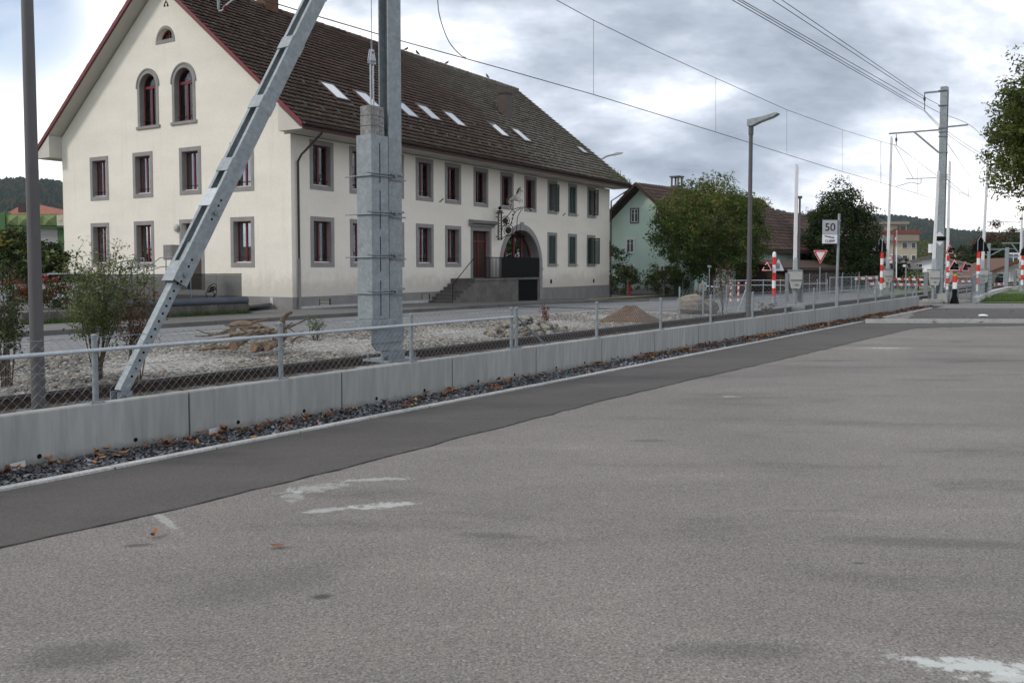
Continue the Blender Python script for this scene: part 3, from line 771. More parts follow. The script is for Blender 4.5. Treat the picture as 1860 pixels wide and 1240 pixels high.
# ------------------------------------------------------------ near mast with strut and tension weights
mast_t = 8.79; MQ = 8.34
mp = RQ(mast_t, MQ)
ang = math.atan2(DD.y, DD.x)                       # local x = along the track, y = away from the parking lot
mast = thing('catenary_mast', 'thick galvanised steel catenary mast standing behind the wall beside the house', 'railway mast', (mp.x, mp.y, 0), ang, 'steel catenary masts of the railway')
b = M(); hx, hy, tf, tw = .125, .088, .016, .012
b.box(-hx, hx, -hy, -hy+tf, .45, 9.2); b.box(-hx, hx, hy-tf, hy, .45, 9.2); b.box(-tw/2, tw/2, -hy+tf, hy-tf, .45, 9.2)
col_ = b.build('column', MT['galv'], mast)
b = M(); b.box(-.3,.3,-.24,.26,.42,.45)
for x in (-.24,.24):
    for y in (-.2,.2): b.tube([(x,y,.45),(x,y,.52)], .018, 6)
b.build('base_plate', MT['galv_dark'], mast)
b = M(); b.box(-.38,.38,-.30,.30,-.1,.34); b.build('foundation', MT['concrete'], mast)
# cantilever tubes high up, towards the track, with its insulator
b = M(); b.beam((0, hy, 7.9), (0, 2.6, 8.05), .08, .08); b.beam((0, hy, 6.9), (0, 1.4, 8.0), .06, .06); b.build('cantilever', MT['galv'], mast)

# weight tower
wt = thing('tension_weight', 'galvanised casing holding stacked concrete tensioning weights clamped to the thick mast', 'tension weight', (mp.x, mp.y, 0), ang)
xa, xb, ya, yb = -.70, -.235, -.18, .11
zt, zb = zof(248, 11.9), zof(583, 11.9)
def wz(v): return zof(v, 11.75)
CX0, CX1, CY0, CY1 = -.50, -.185, -.135, .135
b = M(); th = .012; zt, zb = wz(248), wz(578)
b.box(CX0, CX1, CY1-th, CY1, zb, zt); b.box(CX0, CX0+th, CY0, CY1-th, zb, zt); b.box(CX1-th, CX1, CY0, CY1-th, zb, zt)
xm = (CX0+CX1)/2
segs = [(zt-.10, zt-.62), (zt-.72, zt-1.22), (zt-1.32, zt-1.78), (zt-1.9, zt-2.36)]
b.box(CX0+th, xm-.01, CY0, CY0+th, zb, zt); b.box(xm+.01, CX1-th, CY0, CY0+th, zb, zt)
zprev = zt
for a, c in segs:
    if zprev > a: b.box(xm-.01, xm+.01, CY0, CY0+th, a, zprev)
    zprev = c
b.box(xm-.01, xm+.01, CY0, CY0+th, zb, zprev)
b.build('casing', MT['galv'], wt)
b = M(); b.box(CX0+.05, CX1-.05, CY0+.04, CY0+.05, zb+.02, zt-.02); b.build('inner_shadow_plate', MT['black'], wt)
bl = M(); w0, w1 = wz(246), wz(193)
for i in range(3):
    z0 = zt-.01+(w1-zt)*i/3; z1 = zt-.01+(w1-zt)*(i+1)/3-.006
    jj = random.uniform(-.006, .006)
    b = M(); b.box(CX0+.03+jj, CX1-.13+jj, CY0+.03, CY1-.05, z0, z1); b.build('weight', MT['block'], wt)
    b = M(); b.box(CX1-.118, CX1-.03, CY0+.04, CY1-.05, z0, z1); b.build('weight', MT['block'], wt)
rx0, rx1 = CX0+.115, CX1-.15
yc = -.02
for x in (rx0, rx1):
    b = M(); b.tube([(x, yc, w1-.02), (x, yc, wz(108))], .011, 8); b.build('rod', MT['galv_light'], wt, smooth=40)
xc = (rx0+rx1)/2; z1, z0 = wz(92), wz(118)
for y in (yc-.02, yc+.012):
    b = M(); b.prism([(rx0-.03, y, z0), (rx1+.03, y, z0), (rx1+.03, y, z0+.05), (xc+.025, y, z1), (xc-.025, y, z1), (rx0-.03, y, z0+.05)], (0, .008, 0)); b.build('yoke_plate', MT['galv_light'], wt)
b = M()
for x, z in ((rx0, z0+.03), (rx1, z0+.03), (xc, z1-.04)): b.tube([(x, yc-.035, z), (x, yc+.035, z)], .016, 8)
b.build('bolts', MT['galv_dark'], wt)
b = M(); b.tube([(xc, yc, z1-.03), (xc, yc, z1+.12)], .012, 8); b.tube([(xc, yc, z1+.1), (xc, yc, 8.4)], .005, 6); b.build('cable', MT['galv_dark'], wt)
b = M(); b.tube([(xc-.02, yc-.14, 8.4), (xc-.02, yc+.14, 8.4)], .09, 14); b.build('pulley', MT['galv_dark'], wt)
for v in (316, 385, 462, 527):
    z = wz(v)
    b = M()
    b.tube([(CX0-.10, CY0-.018, z-.01), (CX0+.02, CY0-.018, z-.012), (CX1+.22, CY0-.022, z)], .009, 6)
    b.tube([(CX0-.018, CY0-.03, z-.04), (CX0-.018, CY1+.2, z-.04)], .009, 6)
    b.tube([(CX0-.03, CY0-.016, z-.04), (CX1+.1, CY0-.016, z-.04)], .010, 6)
    b.beam((CX1, -hy-.05, z+.01), (hx+.02, -hy-.02, z+.01), .012, .03)
    b.beam((-hx-.03, -hy-.02, z-.06), (hx+.05, -hy-.02, z-.06), .012, .02)
    b.tube([(CX1+.02, CY0-.05, z), (CX1+.02, hy+.1, z)], .010, 6)
    b.tube([(CX1+.10, CY0-.05, z-.02), (CX1+.10, CY0+.0, z-.02)], .022, 8)
    b.build('clamp', MT['galv_dark'], wt)
b = M(); z0 = wz(592)
b.box(CX0-.06, CX1+.02, CY0-.04, CY1+.02, z0+.085, z0+.10); b.box(CX0-.06, CX1+.02, CY0-.04, CY0-.028, z0, z0+.085); b.box(CX0-.06, CX0-.048, CY0-.028, CY1+.02, z0, z0+.085)
for x in (CX1-.14, CX1-.06, CX1+.01): b.box(x, x+.012, CY0-.028, CY1, z0, z0+.085)
b.build('footing_channel', MT['galv'], wt)
b = M(); b.box(CX0+.0, hx, -hy-.03, -hy-.012, z0-.22, z0-.03); b.box(CX0+.0, hx, -hy-.012, CY1, z0-.05, z0-.03); b.prism([(CX0+.02, -hy-.012, z0-.22), (CX1+.1, -hy-.012, z0-.22), (CX1+.06, -hy-.012, z0-.33), (CX0+.12, -hy-.012, z0-.33)], (0, .03, 0))
b.box(-.3, hx+.01, -hy-.028, -hy-.014, z0-.50, z0-.34); b.tube([(-.22,-hy-.06,z0-.42), (-.22,-hy+.02,z0-.42)], .03, 8)
b.build('bracket', MT['galv_dark'], wt)

# strut
SQ = 8.20
sb = RQ(tq(216, SQ, .45), SQ, .42); 
st_top_t = mast_t - .15
pa = RQ(tq(571, SQ, 4.9), SQ); pa.z = zof(0, pa.y)      # a point of its axis at the picture's upper edge
dv = (pa-sb); stp = sb + dv*((mast_t-.25 - sb.dot(DD))/(dv.dot(DD)))
strut = thing('mast_strut', 'long slanting galvanised ladder strut bracing the thick catenary mast', 'mast strut', (sb.x, sb.y, 0), ang)
A = Vector((0, 0, sb.z)); B = Vector(tolocal(strut, stp)); ax = (B-A).normalized()
yv = Vector((0, 1, 0)); up = ax.cross(yv).normalized()   # in-plane perpendicular
if up.z < 0: up = -up
Ls = (B-A).length
def bar(b, s0, s1, u0, u1, y0, y1):
    p = lambda s, u, y: A+ax*s+up*u+Vector((0, y, 0))
    b.hexa([p(s0,u0,y0), p(s1,u0,y0), p(s1,u1,y0), p(s0,u1,y0), p(s0,u0,y1), p(s1,u0,y1), p(s1,u1,y1), p(s0,u1,y1)])
lo_end = 1.28
hw = .085
# inner telescopic tube
b = M(); bar(b, .05, 1.75, -.05, .05, -.05, .05); inner = b.build('inner_tube', MT['galv'], strut)
b = M()
for i in range(18):
    s = .22+i*.088
    c = A+ax*s+Vector((0, -.0525, 0)); n = 10
    b.prism([c+ax*math.cos(a)*.013+up*math.sin(a)*.013 for a in [2*math.pi*k/n for k in range(n)]], (0, .004, 0))
b.build('holes', MT['black'], inner)
# two channels
def channel(side):
    b = M(); y0 = side*.10; yi = side*.092; 
    ya_, yb_ = sorted((y0, yi)); bar(b, lo_end, Ls, -hw, hw, ya_, yb_)
    yl_, yh_ = sorted((side*.055, side*.092))
    bar(b, lo_end, Ls, hw-.009, hw, yl_, yh_); bar(b, lo_end, Ls, -hw, -hw+.009, yl_, yh_)
    b.build('channel', MT['galv'], strut)
channel(-1); channel(1)
s = lo_end+1.35; 
while s < Ls-.2:
    b = M(); bar(b, s, s+.17, hw, hw+.010, -.10, .10); bar(b, s, s+.17, -hw-.010, -hw, -.10, .10); b.build('batten_plate', MT['galv'], strut); s += .86
b = M(); bar(b, lo_end-.02, lo_end+.22, hw, hw+.008, -.1, .1); b.build('splice_plate', MT['galv'], strut); b = M(); bar(b, lo_end+.9, lo_end+1.12, hw, hw+.008, -.10, .10); b.build('splice_plate', MT['galv_light'], strut)
b = M()
for s in (lo_end+.10, lo_end+.86):
    c = A+ax*s; b.tube([c+Vector((0,-.13,0)), c+Vector((0,-.10,0))], .026, 6)
b.build('bolt', MT['galv_dark'], strut)
b = M()
for s in (lo_end+.02, lo_end+.2, lo_end+.28, lo_end+.78, lo_end+.95, lo_end+1.02):
    c = A+ax*s+Vector((0, -.1025, 0)); n = 10
    b.prism([c+ax*math.cos(a)*.013+up*math.sin(a)*.013 for a in [2*math.pi*k/n for k in range(n)]], (0, .004, 0))
b.build('holes', MT['black'], strut)
b = M(); b.box(-.16,.22,-.12,.12,.30,.325); b.box(-.05,.10,-.075,-.06,.325,.47); b.box(-.05,.10,.06,.075,.325,.47); b.tube([(.03,-.1,.43),(.03,.1,.43)], .015, 8); b.build('foot', MT['galv_dark'], strut)
b = M(); b.box(-.25,.25,-.2,.2,-.1,.30); b.build('foundation', MT['concrete'], strut)

# ------------------------------------------------------------ lamp posts
def lamp(t_, q, label, gname='dark street lamps behind the wall'):
    p = RQ(t_, q); o = thing('street_lamp', label, 'street lamp', (p.x, p.y, 0), ang, gname)
    b = M(); b.tube([(0,0,-.02),(0,0,1.5),(0,0,5.15)], [.060,.057,.047], 20); po = b.build('pole', MT['pole'], o, smooth=40)
    for z in (1.05, 1.95):
        b = M(); a0 = -2.2; n = 8; r = .0605
        ring = []
        for k in range(n+1): a = a0+k*.16; ring.append((a))
        vs = []; fs = []
        for zz in (z, z+.62):
            for a in ring: vs.append((r*math.cos(a), r*math.sin(a), zz))
        for k in range(n): fs.append((k, k+1, n+2+k, n+1+k))
        b.add(vs, fs)
        b.tube([(r*math.cos(a0+.64), r*math.sin(a0+.64), z+.56), (1.08*r*math.cos(a0+.64), 1.08*r*math.sin(a0+.64), z+.56)], .008, 8)
        b.build('service_door', MT['pole'], o)
    b = M(); b.tube([(0,0,4.98),(0,0,5.22)], .062, 16); b.build('collar', MT['pole'], o, smooth=40)
    # flat head reaching towards the parking lot (local -y)
    b = M(); prof = [(.07,5.20),(.07,5.36),(-.30,5.40),(-.66,5.47),(-.70,5.44),(-.60,5.38),(-.30,5.30),(-.05,5.20)]
    b.prism([(-.10, y, z) for y, z in prof], (.20, 0, 0)); h = b.build('head', MT['galv'], o)
    b = M(); b.prism([(-.08,-.58,5.372),(.08,-.58,5.372),(.08,-.26,5.285),(-.08,-.26,5.285)], (0,0,-.012)); b.build('lens', MT['grey_box'], h)
    return o
lamp(tq(67, 8.12, 1.0), 8.12, 'dark lamp post at the left edge of the photo, its head out of view')
lamp(tq(1361, 8.12, 2), 8.12, 'dark lamp post with flat grey head in front of the round green tree')

# ------------------------------------------------------------ wires
def wire(name, pts, r, label, cat='overhead wire', group=None, mt='wire'):
    b = M(); b.tube(pts, r, 5, cap=False); o = b.build(name, MT[mt]); tag(o, label, cat, group); return o
def sag(a, c, s, n=14):
    a = Vector(a); c = Vector(c); return [a.lerp(c, i/n)-Vector((0,0,4*s*(i/n)*(1-i/n))) for i in range(n+1)]
def wl(pts, n=10):       # smooth polyline through picture points (u, v, distance)
    P = [at(*p) for p in pts]; out = []
    for i in range(len(P)-1):
        p0 = P[max(0, i-1)]; p1 = P[i]; p2 = P[i+1]; p3 = P[min(len(P)-1, i+2)]
        for k in range(n):
            t = k/n; out.append(.5*((2*p1)+(p2-p0)*t+(2*p0-5*p1+4*p2-p3)*t*t+(3*p1-p0-3*p2+p3)*t**3))
    out.append(P[-1]); return out
def dist(u, q):          # how far ahead a thing q across from the camera stands when seen in column u
    k = (u-930)/F; return q/(NN.y+NN.x*k)
cpts = [(570,28),(730,75),(905,123),(1078,172),(1300,240),(1500,303),(1628,340)]
CQ = [10.4,10.4,10.4,10.4,10.3,10.1,9.9]
cw = [at(u, v, dist(u, q)) for (u, v), q in zip(cpts, CQ)]
first = cw[0]+(cw[0]-cw[1]).normalized()*9; first.z = cw[0].z
cw2 = [first]+cw
wire('contact_wire', cw2, .0095, 'lower contact wire running from the upper left past the lamp post')
mw_px = [(1010,0),(1078,37),(1190,92),(1300,142),(1430,200),(1530,236),(1610,260),(1628,264)]
mwp = [at(u, v, dist(u, q)) for (u, v), q in zip(mw_px, [10.4,10.4,10.35,10.3,10.2,10.1,9.95,9.9])]
f2 = mwp[0]+(mwp[0]-mwp[1])*.8+Vector((0,0,.1)); f3 = f2-DD*6+Vector((0,0,.5)); 
wire('messenger_wire', [f3, f2]+mwp, .008, 'upper messenger wire holding the contact wire by thin droppers')
for (u, v1, v2) in ((1078,37,172),(1300,142,240),(1429,200,279),(1530,236,312)):
    Y = dist(u, 10.3)
    wire('dropper', [at(u, v1, Y), at(u, v2, Y)], .0045, 'vertical dropper %s hung from the messenger wire' % {1078:'above the stable-sign end of the cream house',1300:'just left of the middle lamp post',1429:'just right of the middle lamp post',1530:'above the dark tree'}[u].replace('stable-sign', 'far right'), 'dropper', 'droppers of the overhead line')
o = wire('jumper_cable', wl([(795,-60,16.6),(795,0,16.6),(800,35,16.6),(815,75,16.6),(835,99,16.6),(846,105,16.55)]), .009, 'slack curved jumper cable dropping onto the contact wire', 'jumper cable')
# registration arm and insulator seen against the roof at the top
reg = thing('registration_arm', 'bright steel registration arm with brown insulator at the top edge above the roof', 'registration arm', at(400, 18, 13.5))
b = M(); b.tube([at(395,-30,13.5), at(397,18,13.5)], .018, 8); b.tube([at(400,-30,13.5), at(398,18,13.5)], .012, 8); b.build('drop_bracket', MT['galv'], reg, world=True)
b = M(); b.tube(wl([(397,20,13.5),(404,19,13.5),(412,9,13.5),(424,0,13.5),(432,-2,13.5),(490,-1,13.5)], 5), .013, 8); b.build('arm', MT['galv_light'], reg, world=True, smooth=True)
b = M(); b.tube([at(406,17,13.5), at(411,11,13.5)], .03, 10); b.build('insulator', MT['redwood'], reg, world=True)

# ------------------------------------------------------------ far mast
def col_mast(u, Y, vt, zb, label, w=.16, arms=()):
    p = colx(u, Y, zb+2); p.z = zb
    o = thing('catenary_mast', label, 'railway mast', p, ang, 'steel catenary masts of the railway'); h = zof(vt, Y)-zb
    b = M(); b.box(-w,-w+.02,-w,w,0,h); b.box(w-.02,w,-w,w,0,h); b.box(-w+.02,w-.02,-.012,.012,0,h); b.build('column', MT['galv'], o)
    return o
Y2 = 41.5
m2 = col_mast(1708, Y2, 158, 0, 'tall galvanised catenary mast with cantilever arms by the level crossing', .155)
def zp(u, v, Y=Y2): return at(u, v, Y)
b = M(); b.beam(zp(1615,243), zp(1707,236), .07, .07); b.build('cantilever', MT['galv'], m2, world=True)
b = M(); b.tube([zp(1661,240), zp(1705,277)], .05, 8); b.build('stay', MT['galv_light'], m2, world=True)
b = M(); b.beam(zp(1679,169), zp(1711,166), .07, .08); b.build('upper_arm', MT['galv'], m2, world=True)
b = M(); b.beam(zp(1718,231), zp(1758,227), .06, .07); b.build('side_arm', MT['galv'], m2, world=True)
b = M(); b.beam(zp(1646,325), zp(1705,323), .035, .035); b.tube([zp(1673,325),zp(1673,333),zp(1668,334),zp(1655,331),zp(1628,339)], .018, 6); b.build('registration_tube', MT['galv'], m2, world=True)
for i, (u, v0, v1) in enumerate(((1628,244,264),(1679.5,170,200))):
    b = M(); b.tube([zp(u,v0), zp(u,v1)], .018, 6); b.tube([zp(u,v0+7), zp(u,v0+13)], .05, 8); b.build('insulator', MT['gutter'], m2, world=True)
b = M()
for v in (165,192,233,240,248,277,318,322,326): 
    p = zp(1713, v); b.obox((p.x, p.y), DD, NN, .18, .18, p.z-.02, p.z+.02)
b.build('clamp_bands', MT['galv_dark'], m2, world=True)
b = M(); p = colx(1708, 40.9, 0); b.obox((p.x, p.y), DD, NN, .75, .4, -.05, .46); b.build('foundation', MT['concrete'], m2, world=True)
# feeder wires: group of two to the top arm, group of three below
def feeder(u1, v1, us, label, extra=None):
    e = zp(u1, v1); pts = []
    # parallel to the line, swung so that it crosses the picture's upper edge where the photo shows it
    k = (us-930)/F
    s0 = along(e, -DD, us, e.z); st = e-DD*s0*1.9; st.z = e.z+.2
    mid = e-DD*s0; z_here = zof(0, mid.y)
    st.z = e.z+(z_here-e.z)*1.9
    wire('feeder_wire', [st, mid*1+Vector((0,0,0)) if False else Vector((mid.x, mid.y, z_here)), e], .011, label, group='feeder wires to the far mast')
feeder(1680, 177, 1420, 'topmost feeder wire, ending at the upper arm of the far mast')
feeder(1679, 181, 1403, 'second feeder wire from the top, ending at the upper arm of the far mast')
feeder(1678.5, 190, 1347, 'third feeder wire from the top, reaching the insulator below the upper arm')
feeder(1679, 198, 1340, 'fourth feeder wire from the top, reaching the insulator below the upper arm')
feeder(1677.5, 201, 1330, 'lowest of the five feeder wires above the level crossing')
LW = [([(1680,177,41.5),(1708,192,41.5)], 'short wire ending on the far mast below its top'),
 ([(1679,190,41.5),(1707,205,42),(1761,227,42),(1800,262,50),(1860,310,62)], 'wire passing the far mast to its right side arm and on into the tree'),
 ([(1679,200,41.5),(1720,238,43),(1780,278,52),(1860,324,75)], 'upper of the twin wires running right behind the far mast'),
 ([(1678,201,41.5),(1720,243,43),(1780,284,52),(1860,330,75)], 'lower of the twin wires running right behind the far mast'),
 ([(1628,264,41.5),(1700,318,46),(1728,340,52),(1745,350,56),(1786,362,70),(1820,368,85),(1860,372,110)], 'messenger wire beyond the far mast sagging towards the distance'),
 ([(1628,340,41.5),(1720,369,55),(1775,390,75),(1830,408,100),(1860,420,125)], 'contact wire beyond the far mast running to the distance'),
 ([(1718,256,42),(1730,274,44),(1760,318,55),(1786,347,66),(1820,372,90),(1850,372,110)], 'anchor wire falling from the far mast towards the right'),
 ([(1718,325,42),(1728,332,43),(1759,357,55),(1805,387,80),(1845,415,110)], 'thin wire leaving the far mast at clamp height towards the right'),
 ([(1624,262,41.5),(1652,312,41.5),(1659,325,41.5)], 'thin stay wire from the cantilever to the registration tube'),
]
for p, lab in LW: wire('overhead_wire', wl(p, 6), .011, lab, group='overhead wires around the far mast')
for u, v1, v2, Y, lab in ((1600,257,334,38,'left of the far mast'),(1666,296,351,44,'close to the left of the far mast'),(1743,349,378,55,'nearest on the right of the far mast'),(1759,318,357,55,'below the anchor wire right of the far mast'),(1776,361,391,68,'left of the fourth raised barrier'),(1802,367,400,85,'right of the fourth raised barrier'),(1822,372,405,92,'farthest right over the distant tracks')):
    wire('dropper', [at(u, v1, Y), at(u, v2, Y)], .009, 'thin vertical dropper wire '+lab, 'dropper', 'droppers of the overhead line')
# distant masts
def farmast(u, Y, vt, vb, lab, arms):
    zb = zof(vb, Y); o = col_mast(u, Y, vt, zb, lab, .14)
    for (u0, v0, u1, v1, r) in arms:
        b = M(); b.beam(at(u0,v0,Y), at(u1,v1,Y), r, r); b.build('cantilever', MT['galv'], o, world=True)
farmast(1796, 92, 442, 506, 'distant catenary mast with a crossbar to its right', [(1796,453,1828,452.5,.12),(1797,465,1820,453,.09),(1796,465,1785,460,.09),(1792,452,1776,452,.08)])
farmast(1828.7, 72, 449.5, 525, 'distant galvanised catenary mast standing at the lawn kerb', [(1830,465,1860,465,.13),(1829,451,1845,452.5,.05)])
farmast(1856, 80, 418, 520, 'distant catenary mast at the right edge behind a raised barrier', [(1820,441.5,1856,441.5,.10),(1837,442,1850,459,.10),(1793,403,1856,404,.07)])
farmast(1873, 60, 300, 525, 'distant catenary mast mostly hidden by the right-hand tree', [(1820,356.5,1873,357,.06),(1831,357,1831,366,.04)])
# ------------------------------------------------------------ the cream house
BA = math.atan2(.852, .524); D1 = Vector((math.cos(BA), math.sin(BA), 0)); D2 = Vector((-D1.y, D1.x, 0))
BZ0 = 33.0
C0 = colx(531, BZ0, 1.0); C0.z = 0
house = thing('cream_house', 'large cream house with steep brown tiled roof and grey stone window frames', 'house', C0, BA)
def isect(u, v, P0, n):                 # picture point onto a vertical plane
    d = ray(u, v); o = Vector((0, 0, H)); s = (P0-o).dot(n)/d.dot(n); return o+d*s
def facade(u, v, dep=0.0): return Vector(tolocal(house, isect(u, v, C0+D2*dep, D2)))       # local: x along, z up
def gable(u, v, dep=0.0): return Vector(tolocal(house, isect(u, v, C0+D1*dep, D1)))        # local: y along, z up
LEN = 27.6; WID = 14.5; ZB = -.55
EZ = 6.62; OH = 1.2; VG = .62
xr = (-VG, LEN+VG)
apex_z = 13.70
eave_y = -OH; eave_z = 6.88
slope = (apex_z-eave_z)/(WID/2+OH)
# windows of the facade
rows = {}
upper = [(564.2,604.3),(635.6,672.5),(700,731.4),(755.9,786),(808.7,836.4),(860.9,885.7),(909.2,931.9),(952.8,973.7),(993.6,1012.8),(1030.9,1049),(1065.3,1082.7)]
UZ0, UZ1 = facade(585,350).z, facade(585,257.5).z
UZ0b, UZ1b = facade(873,372.5).z, facade(873,305).z
LZ0, LZ1 = facade(585,485).z, facade(585,394).z
UZ0 = (UZ0+UZ0b)/2; UZ1 = (UZ1+UZ1b)/2
FW = []   # openings: (x0, x1, z0, z1, style)
lower_skip = {5,6,7}
shut_u = {8:'side', 9:'closed', 10:'half'}; shut_l = {8:'closed', 9:'closed', 10:'open'}
BD = .165
for i, (l, r) in enumerate(upper):
    xl, xr_ = facade(l, 320).x, facade(r, 320).x; xc_ = (xl+xr_)/2; w = 1.30 if i < 8 else 1.12
    FW.append((xc_-w/2, xc_+w/2, UZ0, UZ1, shut_u.get(i), i in ()))
    if i not in lower_skip: FW.append((xc_-w/2, xc_+w/2, LZ0, LZ1, shut_l.get(i), i < 5))
# door and arch
dx0, dx1 = facade(855,460).x, facade(892,460).x
dz0, dz1 = facade(873,506).z, facade(873,412).z
ax0, ax1 = facade(906.8,480).x, facade(984.7,480).x; axc = (ax0+ax1)/2; AR = (ax1-ax0)/2; az = facade(946,407).z
spring = az-AR
ground_x = lambda x: g(*(C0+D1*x).xy)
arb = .30
def arch(cx, z0, zs, r, n=20): return [(cx-r, z0)]+[(cx-r*math.cos(math.pi*k/n), zs+r*math.sin(math.pi*k/n)) for k in range(n+1)]+[(cx+r, z0)]
TH = .32
holes = []
for (x0, x1, z0, z1, s_, bl_) in FW: holes.append([(x0+BD,0,z0+BD),(x1-BD,0,z0+BD),(x1-BD,0,z1-BD),(x0+BD,0,z1-BD)])
holes.append([(dx0+.16,0,dz0),(dx1-.16,0,dz0),(dx1-.16,0,dz1-.2),(dx0+.16,0,dz1-.2)])
agz = ground_x(axc)+.1
holes.append([(x,0,z) for x, z in arch(axc, agz, spring, AR-arb)])
b = M(); b.holed([(0,0,ZB),(LEN,0,ZB),(LEN,0,EZ),(0,0,EZ)], holes, (0,TH,0)); b.build('front_wall', MT['stucco'], house)
# gable
GW = []
gu = [(163.6,197.5),(241.5,278),(325.9,366),(418.7,461.4)]
GUZ0, GUZ1 = gable(346,353.5).z, gable(346,267).z
GLZ0, GLZ1 = gable(441,485.2).z, gable(441,394).z
for i, (l, r) in enumerate(gu):
    y0, y1 = gable(r, 320).y, gable(l, 320).y; yc_ = (y0+y1)/2; w = 1.32
    GW.append((yc_-w/2, yc_+w/2, GUZ0, GUZ1, None, False))
for i, (l, r) in enumerate([(165.3,199.2),(244,280.2),(419,462.4)]):
    y0, y1 = gable(r, 440).y, gable(l, 440).y; yc_ = (y0+y1)/2; w = 1.32
    GW.append((yc_-w/2, yc_+w/2, GLZ0, GLZ1, None, i == 2))
gdy0, gdy1 = gable(371,450).y, gable(327,450).y; gdz0, gdz1 = .75, gable(349,398).z
AW = []
for (l, r, vt, vb) in ((250,288,127,231),(313,355,116,222.5)):
    y0, y1 = gable(r, 180).y, gable(l, 180).y; AW.append(((y0+y1)/2, (y1-y0)/2, gable((l+r)/2, vb).z, gable((l+r)/2, vt).z))
ly0, ly1 = gable(318,75).y, gable(283,75).y; lz0, lz1 = gable(300,78.5).z, gable(300,47).z
gh = []
for (y0, y1, z0, z1, s_, bl_) in GW: gh.append([(0,y0+BD,z0+BD),(0,y1-BD,z0+BD),(0,y1-BD,z1-BD),(0,y0+BD,z1-BD)])
gh.append([(0,gdy0+.16,gdz0),(0,gdy1-.16,gdz0),(0,gdy1-.16,gdz1-.16),(0,gdy0+.16,gdz1-.16)])
for (yc_, r, z0, z1) in AW: gh.append([(0,y,z) for y, z in arch(yc_, z0+.05, z1-r, r-.15)])
lr = (ly1-ly0)/2; lyc = (ly0+ly1)/2
gh.append([(0,y,z) for y, z in [(lyc-(lr-.12)*math.cos(math.pi*k/16), lz0+.14+(lz1-lz0-.26)*math.sin(math.pi*k/16)) for k in range(17)]])
zr = lambda y: eave_z+slope*(min(y, WID-y)+OH)-.30
b = M(); b.holed([(0,TH,ZB),(0,WID,ZB),(0,WID,zr(WID)),(0,WID/2,zr(WID/2)),(0,TH,zr(TH))], gh, (TH,0,0)); b.build('gable_wall', MT['stucco'], house)
b = M(); b.box(0,.32,0,TH,ZB,.0); 
b.hexa([(TH,TH,EZ),(TH+.01,TH,EZ),(TH+.01,TH+.01,EZ),(TH,TH+.01,EZ),(TH,TH,EZ+.01),(TH+.01,TH,EZ+.01),(TH+.01,TH+.01,EZ+.01),(TH,TH+.01,EZ+.01)])
b = M(); b.prism([(LEN,TH,ZB),(LEN,WID,ZB),(LEN,WID,zr(WID)),(LEN,WID/2,zr(WID/2)),(LEN,TH,zr(TH))], (-TH,0,0)); b.build('far_gable_wall', MT['stucco'], house)
b = M(); b.box(TH, LEN-TH, WID-TH, WID, ZB, EZ); b.build('back_wall', MT['stucco'], house)
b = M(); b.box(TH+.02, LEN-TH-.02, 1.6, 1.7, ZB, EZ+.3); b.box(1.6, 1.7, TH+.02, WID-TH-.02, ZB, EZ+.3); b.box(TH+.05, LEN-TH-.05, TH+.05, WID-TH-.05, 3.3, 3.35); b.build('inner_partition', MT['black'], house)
# small wedges between the top of the front wall and roof on the gable side
# plinth
b = M(); 
def plseg(x0, x1, z1): 
    b.box(x0, x1, -.022, -.001, ZB, z1)
plz = facade(600, 535).z; plz2 = facade(1080, 519).z
vents = [(579.5,599.5,542.5,556),(765.5,779.6,533.8,544.2),(815.8,831.8,531.6,543)]
vb_ = [(facade(l,548).x, facade(r,548).x, facade((l+r)/2,bt).z, facade((l+r)/2,tp).z) for l, r, tp, bt in vents]
stoop0 = facade(832, 520, -1.4).x
plz = (plz+plz2)/2
b.box(-.022, vb_[0][0], -.022, -.001, ZB, plz); b.box(vb_[0][1], vb_[1][0], -.022, -.001, ZB, plz); b.box(vb_[1][1], vb_[2][0], -.022, -.001, ZB, plz); b.box(vb_[2][1], dx0, -.022, -.001, ZB, plz)
for (x0, x1, z0, z1) in vb_: b.box(x0, x1, -.022, -.001, ZB, z0); b.box(x0, x1, -.022, -.001, z1, plz)
b.box(ax1+.01, LEN+.022, -.022, -.001, ZB, plz-.02); b.box(dx1, ax0, -.022, -.001, ZB, plz)
b.box(-.022, -.001, -.001, 7.5, ZB, plz)
b.build('plinth', MT['plinth'], house)
b = M(); b.box(.25, dx0-1.6, -.035, -.0225, ZB, .19); b.box(-.035, -.0225, 1.15, 6.0, -.1, .22); b.box(-.035,-.0225, .55, 1.1, -.1, .10); b.box(-.035,-.0225,1.0,1.15,.10,plz-.02); b.build('pale_primer_band', MT['kerb'], house)
for (x0, x1, z0, z1) in vb_:
    b = M(); b.box(x0, x1, .02, .03, z0, z1)
    for k in range(5): b.box(x0, x1, -.012, .012, z0+(z1-z0)*(k+.3)/5, z0+(z1-z0)*(k+.6)/5)
    b.box(x0,x0+.03,-.03,-.0,z0,z1); b.box(x1-.03,x1,-.03,-.0,z0,z1)
    b.build('cellar_vent', MT['black'], house)
